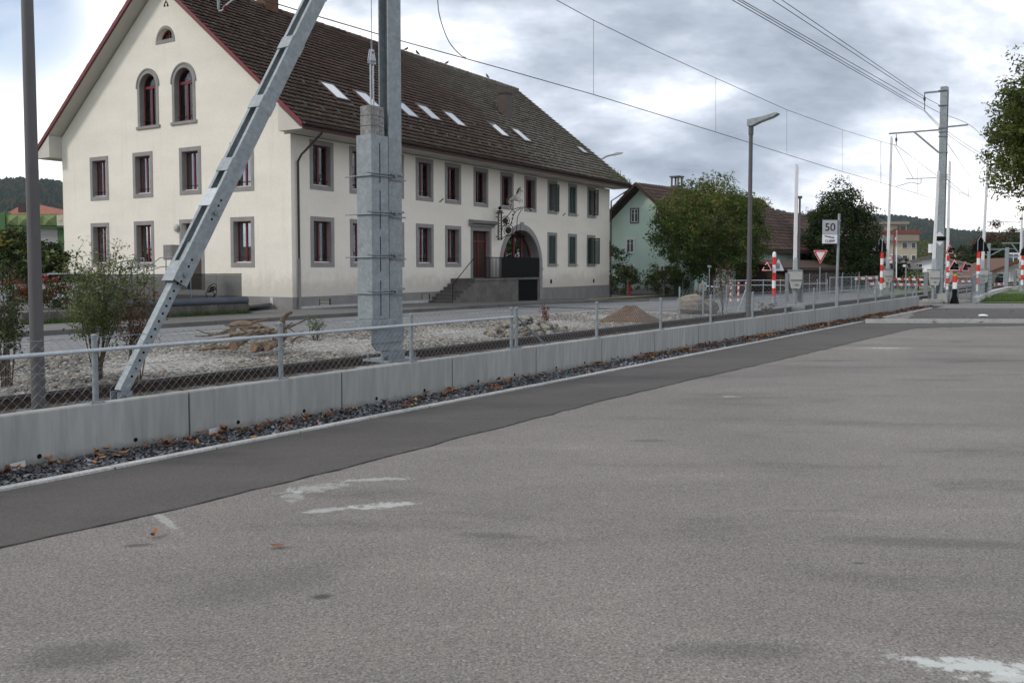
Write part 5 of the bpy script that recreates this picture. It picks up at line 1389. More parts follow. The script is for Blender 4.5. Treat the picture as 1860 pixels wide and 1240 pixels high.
hv = [(0,-.28,.52),(0,-.05,.54),(0,.14,.50),      # chest, middle, rump   (y negative = away from the wall)
      (0,-.38,.68),(0,-.42,.86),(0,-.50,.98),(0,-.62,.90),(0,-.72,.82),
      (.07,.20,.34),(.07,.08,.22),(.07,.14,.02),(.07,.10,.0), (-.07,.22,.34),(-.07,.12,.22),(-.07,.22,.03),(-.07,.17,.0),
      (.07,-.34,.40),(.07,-.54,.42),(.07,-.56,.26), (-.07,-.34,.38),(-.07,-.50,.34),(-.07,-.46,.20)]
he = [(0,1),(1,2),(0,3),(3,4),(4,5),(5,6),(6,7),(2,8),(8,9),(9,10),(10,11),(2,12),(12,13),(13,14),(14,15),(0,16),(16,17),(17,18),(0,19),(19,20),(20,21)]
hr = [.15,.145,.15,.10,.07,.075,.055,.04,.085,.045,.028,.03,.085,.045,.028,.03,.06,.038,.028,.06,.038,.028]
bd_ = skinned('body', [Vector(v)*S_ for v in hv], he, [r*S_ for r in hr], MT['horse'], horse)
b = M(); b.tube([Vector(v)*S_ for v in ((0,-.50,1.07),(0,-.36,1.0),(0,-.28,.84),(0,-.20,.68))], [.02,.045,.045,.02], 6); b.build('mane', MT['mane'], horse, smooth=True)
b = M(); b.tube([Vector(v)*S_ for v in ((0,.26,.58),(0,.36,.50),(0,.38,.30),(0,.34,.14))], [.02,.045,.05,.015], 6); b.build('tail', MT['mane'], horse, smooth=True)

# pigeons on the ridge
def bird(x, label, flip=1):
    p = C0+D1*x+D2*(WID/2); o = thing('pigeon', label, 'bird', (p.x, p.y, apex_z+.13), BA+(0 if flip > 0 else math.pi), 'pigeons on the roof ridge')
    v = [(0,0,.13),(.09,0,.19),(.13,0,.27),(-.10,0,.10),(-.22,0,.06)]; bo = skinned('body', v, [(0,1),(1,2),(0,3),(3,4)], [.065,.05,.032,.05,.015], MT['pigeon'], o, 1)
    b = M(); b.tube([(.155,0,.275),(.19,0,.265)], [.01,.004], 5)
    b.tube([(.0,.02,.08),(.01,.02,0)], .006, 4); b.tube([(.0,-.02,.08),(.01,-.02,0)], .006, 4); b.build('beak_and_legs', MT['iron'], bo)
MT['pigeon'] = mat('pigeon_grey', (.045,.05,.06), .7, 0, vs=20, va=.3)
def ridge_x(u): 
    P0 = C0+D2*(WID/2)+Vector((0,0,apex_z)); return along((P0.x, P0.y), D1, u, apex_z)
for u, lab, f in ((738,'grey pigeon on the ridge just right of the thick mast',1),(758.5,'grey pigeon second from the left on the roof ridge',-1),(812,'grey pigeon alone in the middle of the roof ridge',1),(885.5,'grey pigeon nearest the far end of the roof ridge',-1)):
    bird(ridge_x(u), lab, f)

# ------------------------------------------------------------ terrace in front of the gable
TQ2 = 25.25
ta, tb = tq(40, TQ2, .3), tq(452, TQ2, .3)
tw = thing('terrace_wall', 'low dark stained concrete terrace wall with rounded blue grey coping before the house', 'wall', RQ(tb, TQ2), 0)
MT['oldconc'] = mat('stained_concrete', (.085,.08,.07), .9, 0, vs=2.2, va=.45, bs=30, bd=.004, fine=.5, fs=20, stretch=(1.2,1.2,.4))
MT['coping'] = mat('blue_grey_cover', (.06,.07,.085), .6, 0, vs=2, va=.15)
b = M(); c = RQ((ta+tb)/2, TQ2+.12); b.obox((c.x, c.y), DD, NN, (tb-ta)/2, .12, -.05, .42); e = RQ(tb-.12, TQ2+1.2); b.obox((e.x, e.y), NN, DD, 1.0, .12, -.05, .42); b.build('wall_body', MT['oldconc'], tw, world=True)
b = M(); b.tube([RQ(ta+2.6, TQ2+.12, .53), RQ(tb, TQ2+.12, .53)], .135, 12); b.build('coping', MT['coping'], tw, world=True, smooth=40)
gl = thing('glass_screen', 'grey tinted glass balustrade standing on the dark terrace wall', 'glass screen', RQ(tb, TQ2), 0)
g0 = tq(192, TQ2, 1); g1 = tq(446, TQ2, 1); zt_ = .42+1.0; n = 5
ztop = zof(497.5, RQ(g1, TQ2).y)
for k in range(n):
    a = g0+(g1-g0)*k/n; c_ = g0+(g1-g0)*(k+1)/n
    b = M(); m_ = RQ((a+c_)/2, TQ2+.20); b.obox((m_.x, m_.y), DD, NN, (c_-a)/2-.01, .005, .5, ztop-.02); b.build('glass_pane', MT['tint_glass'], gl, world=True)
    m_ = RQ(a, TQ2+.20)
    b = M(); b.obox((m_.x, m_.y), DD, NN, .008, .014, .45, ztop-.02); b.build('post', MT['galv'], gl, world=True)
b = M(); b.tube([RQ(g0, TQ2+.20, ztop), RQ(g1, TQ2+.20, ztop)], .016, 6); b.build('top_bar', MT['iron'], gl, world=True)
# paving behind the terrace wall
pv = [RQ(ta, TQ2+.26), RQ(tb-.3, TQ2+.26), C0-D1*.1+D2*1.0, C0-D1*.1+D2*16, RQ(ta, TQ2+10)]
b = M(); b.prism([(p.x, p.y, .25) for p in pv], (0,0,.07)); b.build('terrace', MT['walk'], kind='structure')
# stair railings before the gable
ra = thing('stair_railing', 'galvanised tube railings of the stairs to the side door', 'railing', at(270, 500, 33.5))
def pipe(px_, Y=33.2, r=.022): 
    b = M(); b.tube([at(u, v, Y) for u, v in px_], r, 6); b.build('rail', MT['galv'], ra, world=True)
pipe([(208,478),(249,470),(262,469)]); pipe([(222,489),(249,470)]); pipe([(232,500),(275,480),(291,468),(320,467.5)]); pipe([(246,500),(292,484.5),(320,484)]); pipe([(208,492),(250,486)], 34.5); pipe([(245,493),(256,484.5),(262,484)], 34)
for (u, v) in ((219,476),(239,477),(249.5,471),(261.5,469),(279.5,477),(301.5,468)): 
    b = M(); b.tube([at(u, v, 33.2), at(u, 535, 33.2)], .022, 6); b.build('post', MT['galv'], ra, world=True)
lb = thing('letterboxes', 'grey block of letterboxes beside the side door', 'letterbox', at(312, 471, 34.0), 0)
p = at(312, 458, 34.0)
b = M(); b.obox((p.x+.0, p.y), D2, D1, .24, .2, p.z-.30, p.z+.28); bx_ = b.build('cabinet', MT['stone_trim'], lb, world=True)
q_ = p - D1*.205
for k in range(2):
    b = M(); b.obox((q_.x, q_.y), D2, D1, .20, .008, p.z-.27+k*.28, p.z-.03+k*.28); b.build('door', MT['plinth'], bx_, world=True)
b = M(); b.tube([(p.x, p.y, .3), (p.x, p.y, p.z-.3)], .03, 8); b.build('stand', MT['galv'], lb, world=True)
# garden chair folded against the glass
ch = thing('folding_chair', 'dark folding garden chair standing behind the glass balustrade', 'chair', at(382, 540, 32.0))
def cp(px_, r=.018, nm='frame'): b = M(); b.tube([at(u, v, 32.0+dy) for u, v, dy in px_], r, 6); b.build(nm, MT['iron'], ch, world=True)
cp([(376,530,0),(380,520,0),(388,515,.1),(394,517,.1),(390,527,0),(380,531,0),(376,530,0)]); cp([(392,522,.1),(394,532,.2),(386,541,.2)]); cp([(373,532,.2),(384,528,.1),(390,534,0),(385,542,0)]); cp([(376,541,.2),(374,533,.2)])
b = M(); P_ = [at(u, v, 32.05) for u, v in ((378,529),(382,521),(390,519),(388,527))]; b.prism(P_, (.0,.03,.0)); b.build('seat', MT['black'], ch, world=True)
# ------------------------------------------------------------ vegetation
MT['leaf_walnut'] = tintmat('broad_leaves', [(0,(.018,.032,.009)),(.35,(.050,.085,.018)),(.7,(.10,.135,.03)),(.88,(.17,.16,.04)),(1,(.20,.12,.04))], .6, .15, .3)
MT['leaf_dark'] = tintmat('dark_leaves', [(0,(.010,.020,.007)),(.5,(.028,.046,.014)),(.85,(.06,.08,.02)),(1,(.10,.08,.03))], .65, .12, .2)
MT['leaf_maple'] = tintmat('maple_leaves', [(0,(.04,.055,.014)),(.4,(.10,.125,.03)),(.75,(.17,.19,.05)),(1,(.24,.15,.05))], .6, .15, .35)
MT['leaf_shrub'] = tintmat('shrub_leaves', [(0,(.045,.065,.02)),(.5,(.10,.14,.035)),(.8,(.16,.185,.045)),(1,(.2,.14,.05))], .55, .35, .3)
MT['leaf_brown'] = tintmat('withered_leaves', [(0,(.04,.022,.015)),(.5,(.10,.05,.03)),(.8,(.14,.075,.04)),(1,(.10,.10,.03))], .8, .2, .2)
MT['leaf_hedge'] = tintmat('hedge_leaves', [(0,(.012,.025,.008)),(.5,(.035,.06,.015)),(.85,(.10,.11,.02)),(1,(.22,.17,.02))], .6, .3, .2)
MT['leaf_red'] = tintmat('red_leaves', [(0,(.08,.012,.01)),(.6,(.22,.04,.02)),(1,(.30,.12,.03))], .7, .2, .2)
def leafcloud(name, cent, spread, per, size, m, parent, seed, bias=None, droop=.25, tv=.16):
    """leaf blades gathered round cluster centres; returns one mesh"""
    r = np.random.default_rng(seed); n = len(cent); k = n*per
    Cn = np.repeat(cent, per, 0); sp = np.repeat(spread, per)[:, None]
    d = r.normal(0, 1, (k, 3)); d /= np.linalg.norm(d, axis=1)[:, None]+1e-6; P = Cn + d*sp*(r.random((k, 1))**.45)*np.array([1,1,.8])
    nrm = d*.7+r.normal(0, .55, (k, 3))+np.array([0,0,.55]); nrm /= np.linalg.norm(nrm, axis=1)[:, None]
    t = np.cross(nrm, r.normal(0, 1, (k, 3))+np.array([0,0,-droop])); t /= np.linalg.norm(t, axis=1)[:, None]+1e-6; b = np.cross(nrm, t)
    s = size*r.uniform(.55, 1.25, (k, 1)); 
    V = np.stack([P-t*s, P-b*s*.42+nrm*s*.12, P+t*s*.95, P+b*s*.42+nrm*s*.12], 1)
    ct = np.repeat(r.normal(0, tv, n), per); T = np.clip(.42+ct+r.normal(0, .13, k)+(0 if bias is None else bias(P)), 0, 1)
    return npmesh(name, V.reshape(-1, 3), np.arange(k*4).reshape(-1, 4), m, T, parent=parent)
def tree(name, label, base, crown_c, rad, ncl, per, size, m, seed, trunk_r=.18, spread=.16, group=None, cat='tree', shell=.55, bias=None, cone=0., tv=.16, limbs=9, lob=.18):
    r = np.random.default_rng(seed); o = thing(name, label, cat, base, 0, group); B0 = np.array(base); cc = np.array(crown_c)-B0; rad = np.array(rad)
    d = r.normal(0, 1, (ncl, 3)); d /= np.linalg.norm(d, axis=1)[:, None]
    rr = shell+(1-shell)*r.random((ncl, 1))**.6
    # lumpy outline
    ph = r.uniform(0, 6.28, 6); az = np.arctan2(d[:,1], d[:,0]); lump = 1+lob*(np.sin(3*az+ph[0]+2*d[:,2])+.7*np.sin(5*az+ph[1]-4*d[:,2])+.6*np.sin(7*d[:,2]*2+ph[2]))/2
    P = d*rr*rad*lump[:, None]
    if cone: P[:, :2] *= (1-cone*np.clip((P[:, 2:3]/rad[2]+1)/2, 0, 1))
    P = P+cc; keep = P[:, 2] > .05; P = P[keep]
    leafcloud('crown', P, r.uniform(.6, 1.3, len(P))*spread*rad.mean(), per, size, m, o, seed+1, bias, tv=tv)
    b = M(); top = cc+np.array([0,0,rad[2]*.35]); tp = [(0,0,-.1),(trunk_r*.3,0,cc[2]*.35),tuple(cc*[.8,.8,.75]),tuple(top)]
    b.tube(tp, [trunk_r*1.25, trunk_r, trunk_r*.7, trunk_r*.2], 8)
    sel = r.choice(len(P), min(limbs*3, len(P)), replace=False)
    for i in sel:
        f = r.uniform(.35, .9); st_ = Vector(tp[1]).lerp(Vector(tp[3]), f*.8); e = Vector(P[i]); mid = st_.lerp(e, .5)+Vector((0,0,-.1*rad[2]*r.random()))
        b.tube([st_, mid, e], [trunk_r*.35, trunk_r*.2, trunk_r*.06], 5)
    b.build('trunk', MT['bark'], o, smooth=True)
    return o
def gp(u, Y, zoff=0.): p = colx(u, Y, 0); p.z = g(p.x, p.y)+zoff; return p
# big round tree before the mint house
Yt = 56
c = at(1291, 418, Yt); bs_ = gp(1291, Yt)
tb_ = lambda P: np.clip((P[:,2]-3.3)*.06, -.15, .16)
tree('walnut_tree', 'big round green tree with yellowing tips in front of the mint green house', bs_, (c.x, c.y, c.z), (3.7, 3.6, 3.1), 900, 46, .095, MT['leaf_walnut'], 21, .25, .15, bias=tb_, shell=.5)
# the long shoots sticking out of its top
sh = tree('sapling', 'thin pale shoots rising above the crown of the round green tree', gp(1290, 57.5), tuple(at(1288, 330, 57.5)), (1.7,.5,.75), 34, 7, .11, MT['leaf_maple'], 23, .05, .12, shell=.2, limbs=11)
c = at(1525, 430, 72); bs_ = gp(1525, 72)
tree('dark_tree', 'tall dark dense tree behind the triangular give way sign', bs_, (c.x, c.y, c.z), (3.7, 3.3, 4.1), 800, 42, .115, MT['leaf_dark'], 31, .28, .16, cone=.38, shell=.5, lob=.25)
c = at(1474, 465, 76); tree('dark_tree', 'lower dark bushy tree at the left foot of the tall dark one', gp(1474, 76), (c.x, c.y, 2.0), (1.7, 2., 2.4), 220, 36, .12, MT['leaf_dark'], 33, .12, .2, shell=.5)
c = at(1575, 462, 77); tree('dark_tree', 'lower dark bushy tree at the right foot of the tall dark one', gp(1573, 77), (c.x, c.y, 2.2), (1.6, 2., 2.6), 220, 36, .12, MT['leaf_dark'], 34, .12, .2, shell=.5)
# maple cut by the right edge
c = at(1932, 240, 27); bs_ = (c.x+.6, 27, .1)
tree('maple_tree', 'green and brown leaved tree cut by the right edge of the photo', bs_, (c.x, c.y, c.z), (2.15, 2.2, 2.3), 1150, 46, .07, MT['leaf_maple'], 41, .16, .15, shell=.35, bias=lambda P: np.clip((4.6-P[:,2])*.11, -.1, .35), lob=.3)
# shrubs on the gravel, left foreground
def shrub(name, label, u, Y, h, w, stems, ncl, per, size, m, seed, top=None, lean=0., z0=.0, cat='shrub', group=None):
    r = np.random.default_rng(seed); p = gp(u, Y, z0); o = thing(name, label, cat, p, 0, group); b = M(); P = []
    for i in range(stems):
        a = r.uniform(0, 6.28); rr = w*r.uniform(.2, 1); hh = h*r.uniform(.6, 1.03)
        q0 = Vector((r.normal(0,.05), r.normal(0,.05), -.02)); q3 = Vector((math.cos(a)*rr+lean, math.sin(a)*rr, hh)); q1 = q0.lerp(q3, .33)+Vector((r.normal(0,.04), r.normal(0,.04), .10*h)); q2 = q0.lerp(q3, .7)+Vector((r.normal(0,.05), r.normal(0,.05), .06*h))
        b.tube([q0,q1,q2,q3], [.011,.009,.006,.003], 4)
        for k in range(int(ncl/stems)):
            f = r.uniform(.3, 1.02); base = q1.lerp(q3, (f-.3)/.72) if f > .3 else q1
            tw_ = base+Vector((r.normal(0,.13)*w, r.normal(0,.13)*w, r.normal(0,.06)*h)); b.tube([base, tw_], [.004,.002], 3); P.append(tw_)
    b.build('stems', MT['bark'], o)
    P = np.array([tuple(x) for x in P]); leafcloud('foliage', P, np.full(len(P), .075*h/1.8+.03), per, size, m, o, seed+1)
    return o
shrub('shrub', 'tall loose green shrub on the gravel left of the slanting strut', 178, 13.2, 2.05, .92, 20, 520, 10, .029, MT['leaf_shrub'], 51)
shrub('shrub', 'brownish withered shrub close to the slanting strut', 246, 12.9, 1.5, .45, 12, 170, 8, .025, MT['leaf_brown'], 53)
shrub('shrub', 'dark green shrub at the left edge beside the dark lamp post', 8, 12.4, 1.75, .50, 14, 280, 10, .027, MT['leaf_hedge'], 55)
shrub('shrub', 'small green seedling on the gravel just left of the thick mast', 572, 20.3, .55, .3, 9, 50, 8, .028, MT['leaf_shrub'], 57)
shrub('shrub', 'small plant with red top on the gravel behind the stone heap', 995, 24.5, .62, .2, 7, 46, 9, .03, MT['leaf_red'], 58)
shrub('shrub', 'thin reddish shrub on the gravel left of the middle lamp post', 1314, 31.5, 1.95, .55, 9, 120, 7, .035, MT['leaf_brown'], 59)
shrub('shrub', 'small dry shrub right of the middle lamp post foot', 1391, 31, .5, .4, 9, 50, 6, .03, MT['leaf_brown'], 60)
def bush(label, u, v, Y, rx, rz, m, seed, n=120, per=30, size=.09, name='bush', group=None, ry=None, tv=.2):
    c = at(u, v, Y); b0 = gp(u, Y); return tree(name, label, b0, (c.x, c.y, c.z), (rx, ry or rx, rz), n, per, size, m, seed, .05, .2, group, 'bush', .45, tv=tv, limbs=3)
bush('round dark bush with yellow tips behind the dark lamp post at left', 22, 466, 36, 1.25, 1.15, MT['leaf_hedge'], 71, 200)
bush('dark pointed bush between the lamp post and the cream house', 97, 478, 38, .75, 1.1, MT['leaf_dark'], 73, 90)
bush('low green bush touching the left corner of the cream house', 120, 490, 47, .9, .7, MT['leaf_hedge'], 74, 80)
bush('dark red leaved hedge bush behind the terrace wall at left', 62, 525, 28.5, .9, .55, MT['leaf_red'], 75, 60, 24, .06)
bush('dark low bush behind the terrace wall beside the white cars', 120, 535, 28.8, 1.7, .5, MT['leaf_dark'], 76, 90, 26, .06)
bush('tall green bush between the cream house and the mint green house', 1110, 486, 62, 1.3, 1.9, MT['leaf_hedge'], 77, 130)
bush('low bright green bush under the windows of the mint green house', 1136, 510, 61, 1.2, 1.0, MT['leaf_shrub'], 78, 90)
bush('rounded olive bush in front of the mint green house wall', 1207, 508, 60.5, 1.55, 1.0, MT['leaf_maple'], 79, 120)
bush('low green bush behind the striped barrier boards', 1668, 510, 66, 1.3, .7, MT['leaf_shrub'], 80, 80)
bush('low green bush right behind the far mast', 1640, 512, 67, .9, .5, MT['leaf_shrub'], 81, 50)
bush('dark hedge bush in front of the pale house at right', 1832, 508, 100, 3.6, 1.1, MT['leaf_dark'], 82, 120, 24, .14)
for i, (u, w_, vt) in enumerate(((1627,.45,470),(1634,.45,474),(1641,.5,466))):
    c = at(u, (vt+505)/2, 74); bush('narrow dark thuja column, %s of three beside the flag pole' % ('leftmost','middle','tallest, rightmost')[i], u, (vt+508)/2, 74, w_, (508-vt)/2/F*74*1.05, MT['leaf_dark'], 83+i, 50, 26, .07, name='thuja')
for i, (u, v, Y, rx, rz, m_, lab) in enumerate(((1812,465,190,6.5,6.5,'leaf_brown','autumn brown tree behind the distant catenary masts'),(1790,478,170,4.5,4,'leaf_dark','dark green tree behind the fourth raised barrier'),(1840,462,230,7,7,'leaf_hedge','tall green tree beyond the pale house at right'),(1682,470,260,7,6,'leaf_maple','yellowish tree behind the white house left of the far mast'),(1762,480,200,5,5,'leaf_dark','dark tree between the signals far behind the crossing'),(1745,490,150,3.2,2.5,'leaf_dark','low dark tree far behind the triangular crossing signal'),(1862,470,180,5,5,'leaf_dark','dark tree behind the pale house at the right edge'))):
    c = at(u, v, Y); tree('autumn_tree' if 'brown' in lab else 'distant_tree', lab, (c.x, c.y, g(c.x, c.y)), (c.x, c.y, c.z), (rx, rx, rz), 110, 34, .35, MT[m_], 90+i, .3, .2)
# grassy tufts along the lawn and the foot of the pavement wall
def tufts(name, pts, h, m, seed):
    r = np.random.default_rng(seed); n = len(pts); a = r.uniform(0, 6.28, n); w = .006+.004*r.random(n); hh = h*r.uniform(.5, 1.2, n); ln = r.normal(0, .4, (n, 2))*hh[:, None]
    d = np.stack([np.cos(a)*w, np.sin(a)*w, np.zeros(n)], -1); t_ = np.stack([ln[:,0], ln[:,1], hh], -1)
    V = np.stack([pts-d, pts+d, pts+t_+d*.3, pts+t_-d*.3], 1); npmesh(name, V.reshape(-1,3), np.arange(n*4).reshape(-1,4), m, np.clip(r.normal(.5,.2,n),0,1), kind='stuff')
MT['grassblade'] = tintmat('grass_blades', [(0,(.03,.05,.012)),(.5,(.065,.11,.02)),(1,(.12,.15,.04))], .7, .2, .2)
n = 16000; u_ = RNG.random(n)
gx = RNG.uniform(0, 1, n); gy = on(1800,549).y+RNG.random(n)**1.5*12; x0_ = np.interp(gy, [p.y for p in lp], [p.x for p in lp])+.25; pts = np.stack([x0_+gx*8, gy, np.full(n, .03)], -1)
tufts('lawn_grass', pts, .06, MT['grassblade'], 5)
n = 1400; t__ = RNG.uniform(ta, tb, n); qq = 25.2-RNG.random(n)**2*.25; pts = np.stack([DD.x*t__+NN.x*qq, DD.y*t__+NN.y*qq, np.full(n, .09)], -1); tufts('wall_foot_grass', pts, .16, MT['grassblade'], 6)

# ------------------------------------------------------------ hills with forest
def hill(name, pts, depth, seed, n_tree, th):
    """ridge crest given as picture points at a distance; slope falls towards the viewer"""
    Pc = [at(*p) for p in pts]; V = []; Fc = []; rows_ = 14; n = len(Pc)
    def pos(i, f): 
        j = int(min(n-2, math.floor(i))); a = Pc[j].lerp(Pc[j+1], i-j); k = 1-f; h = (a.z+3)*(k**1.15)-3
        s = 1-depth/a.length*f; return Vector((a.x*s, a.y*s, h + (5*math.sin(i*2.1+f*5)+4*math.sin(i*5.3-f*9))*math.sin(math.pi*f)))
    for i in range((n-1)*6+1):
        for j in range(rows_+1): V.append(pos(i/6, j/rows_))
    for i in range((n-1)*6):
        for j in range(rows_): a = i*(rows_+1)+j; Fc.append((a, a+rows_+1, a+rows_+2, a+1))
    o_ = len(V); 
    b = M(); b.add(V, Fc)
    # back side
    bk = [Vector((p.x*1.25, p.y*1.25, -8)) for p in (V[i*(rows_+1)] for i in range((n-1)*6+1))]
    b.add([V[i*(rows_+1)] for i in range((n-1)*6+1)]+bk, [(i, i+1, i+1+(n-1)*6+1, i+(n-1)*6+1) for i in range((n-1)*6)])
    b.build(name, MT['hillground'], kind='structure', smooth=True)
    r = np.random.default_rng(seed); T = []; P = []
    for _ in range(n_tree):
        i = r.uniform(0, n-1.001); f = r.random()**1.25; p = pos(i, f); P.append(tuple(p))
    P = np.array(P); k = 6; h = th*r.uniform(.6, 1.25, n_tree); w = h*r.uniform(.20, .42, n_tree); a = np.linspace(0, 2*np.pi, k, endpoint=False)
    conif = r.random(n_tree) < .6
    ring = lambda fr, zz: np.stack([P[:,0:1]+np.cos(a)[None]*(w*fr)[:,None]*r.uniform(.8,1.2,(n_tree,k)), P[:,1:2]+np.sin(a)[None]*(w*fr)[:,None], P[:,2:3]+(h*zz)[:,None]*np.ones((1,k))], -1)
    R1 = ring(np.where(conif, 1., .8), np.full(n_tree, .05)); R2 = ring(np.where(conif, .55, 1.15), np.where(conif, .5, .5)); R3 = ring(np.where(conif, .06, .45), np.where(conif, 1., .92))
    V2 = np.concatenate([R1, R2, R3], 1).reshape(-1, 3); base = np.arange(n_tree)[:, None]*18; f_ = []
    for lv in (0, 6):
        for q in range(k): f_.append(np.concatenate([base+lv+q, base+lv+(q+1) % k, base+lv+6+(q+1) % k, base+lv+6+q], 1))
    f_.append(np.concatenate([base+12, base+13, base+14, base+15], 1)); f_.append(np.concatenate([base+15, base+16, base+17, base+12], 1))
    Fa = np.stack(f_, 1).reshape(-1, 4); tint = np.clip(np.where(conif, r.uniform(0, .5, n_tree), r.uniform(.3, 1., n_tree)), 0, 1)
    npmesh(name+'_forest', V2, Fa, MT['forest'], np.repeat(tint, 14), kind='stuff')
MT['hillground'] = mat('wooded_ground', (.018,.028,.012), .95, 0, vs=.01, va=.4)
MT['forest'] = tintmat('forest', [(0,(.008,.016,.010)),(.5,(.016,.028,.013)),(.8,(.03,.032,.013)),(1,(.06,.036,.015))], .9, .1)
hill('right_hill', [(1330,372,2700),(1395,386,2600),(1440,396,2500),(1500,398,2500),(1582,398,2500),(1640,400,2500),(1690,408,2400),(1716,425,2300),(1760,429,2300),(1801,432,2300),(1860,434,2300),(1960,432,2300)], 1500, 3, 15000, 15)
hill('left_hill', [(-120,322,1900),(-60,330,1850),(10,333,1800),(60,334,1800),(110,340,1800),(170,352,1750),(260,370,1700)], 1100, 4, 8000, 13)
# two lone trees standing up from the ridge
for u, v, lab in ((1756,421,'lone flat topped pine on the skyline of the right hill'),(1773,422,'slimmer lone pine on the skyline of the right hill')):
    c = at(u, v+5.5, 2250); tree('pine_tree', lab, (c.x, c.y, c.z-22), (c.x, c.y, c.z), (8,7,5) if u < 1760 else (4,4,7), 40, 24, 1.1, MT['leaf_dark'], int(u), 1.2, .3)

# ------------------------------------------------------------ houses
def wallbox_house(name, label, P0, a, w, l, zb, ze, za, wm, rm, ov=.8, vg=.7, cat='house', th=.18, tiles_=None):
    """gable end w wide in the local y plane x=0; ridge runs along local +x; origin is the ground under the gable's middle"""
    o = thing(name, label, cat, P0, a); b = M(); k = (za-ze)/(w/2)
    b.prism([(0,-w/2,zb),(0,w/2,zb),(0,w/2,ze),(0,0,za),(0,-w/2,ze)], (l,0,0)); b.build('wall', wm, o)
    s = math.hypot(w/2, za-ze); 
    def rf(sg): return lambda x, s_, li=0: (x, sg*((w/2+ov)-s_*(w/2)/s)+sg*0, ze-k*ov+.05+s_*(za-ze)/s+li+.0)
    RLn = s*(1+ov/(w/2))
    if tiles_:
        for i, sg in enumerate((-1, 1)): tiled('roof_tiles', o, -vg, l+vg, rf(sg), RLn, tiles_, tiles_, rm, lip=tiles_*.13, seed=i)
    b = M(); z_ = ze-k*ov
    b.prism([(-vg+.02,-w/2-ov,z_+.03),(-vg+.02,0,za+.03),(-vg+.02,w/2+ov,z_+.03),(-vg+.02,w/2+ov,z_-th),(-vg+.02,0,za-th),(-vg+.02,-w/2-ov,z_-th)], (l+2*vg-.04,0,0)); b.build('roof', rm if not tiles_ else MT['dwood'], o)
    return o
def hwin(o, plane, a, z, w, h, fm, gm='dkglass', surround=None, off=0.):
    """plane 'g': the gable at x=off; plane 's': the side wall at y=off"""
    mp_ = (lambda a_, d, z_: (off-d, a_, z_)) if plane == 'g' else (lambda a_, d, z_: (a_, off-d, z_))
    b = M(); s_ = .12*h/1.3; frame_ring(b, mp_, a-w/2-s_, a+w/2+s_, z-h/2-s_, z+h/2+s_, s_, .0, .05); win = b.build('window', MT[surround or fm], o)
    b = M(); fbox(b, mp_, a-w/2, a+w/2, .002, .012, z-h/2, z+h/2); b.build('pane', MT[gm], win)
    b = M(); frame_ring(b, mp_, a-w/2, a+w/2, z-h/2, z+h/2, .06*h/1.3, .013, .035); fbox(b, mp_, a-.035, a+.035, .013, .04, z-h/2+.06, z+h/2-.06); fbox(b, mp_, a-w/2+.06, a+w/2-.06, .013, .03, z+h*.17, z+h*.2); b.build('frame', MT[fm], win)
MT['tiles2'] = tintmat('brown_tiles', [(0,(.055,.035,.028)),(.5,(.085,.055,.045)),(1,(.12,.075,.058))], .85, .2)
MT['trimdark'] = mat('dark_trim', (.10,.09,.085), .8)
MY = 63.0; ma = math.atan2(.749, .663)
mP = at(1166.5, 500, MY); mP.z = -.33; za = zof(333, MY); 
mint = wallbox_house('mint_house', 'mint green rendered house with brown tiled roof behind the round tree', mP, ma, 8.4, 17.5, -.4, za-3.6+.33, za+.33-.05, MT['green_wall'], MT['tiles2'], ov=1.3, vg=1.0, tiles_=.42)
def mg(u, v): 
    n_ = Vector((math.cos(ma), math.sin(ma), 0)); return Vector(tolocal(mint, isect(u, v, mP, n_)))
def mg(u, v):
    n_ = Vector((math.cos(ma), math.sin(ma), 0)); d = ray(u, v); o = Vector((0,0,H)); s = (Vector(mP)-o).dot(n_)/d.dot(n_); return Vector(tolocal(mint, o+d*s))
for (l, r_, t_, b_, fr_) in ((1144.5,1161.5,377,406.6,'trimdark'),(1192,1208,376,405,'trimdark'),(1136,1154,431.6,461,'white'),(1136,1154,479.5,508,'white'),(1198,1214,480,509,'white')):
    p, q = mg(l, b_), mg(r_, t_); hwin(mint, 'g', (p.y+q.y)/2, (p.z+q.z)/2, abs(p.y-q.y)*.72, (q.z-p.z)*.82, 'white', 'curtain', fr_)
p = mg(1171, 349); b = M(); b.box(-.02,-.005,p.y-.12,p.y+.12,p.z-.1,p.z+.1); b.build('vent_hole', MT['black'], mint)
b = M(); b.box(-.04,-.001,-4.2,4.2,-.4,.45); b.build('plinth', MT['concrete'], mint)
n_ = Vector(tolocal(mint, at(1207, 335, MY+4.5))); b = M()
cxm, zc = 4.6, za+.33
for dx in (-.32,.22):
    for dy in (-.32,.22): b.box(cxm+dx, cxm+dx+.1, dy, dy+.1, zc+.15, zc+.75)
b.box(cxm-.4,cxm+.4,-.4,.4,zc+.75,zc+.85); b.box(cxm-.35,cxm+.35,-.35,.35,zc-.5,zc+.15); b.build('chimney', MT['oldconc'], mint)
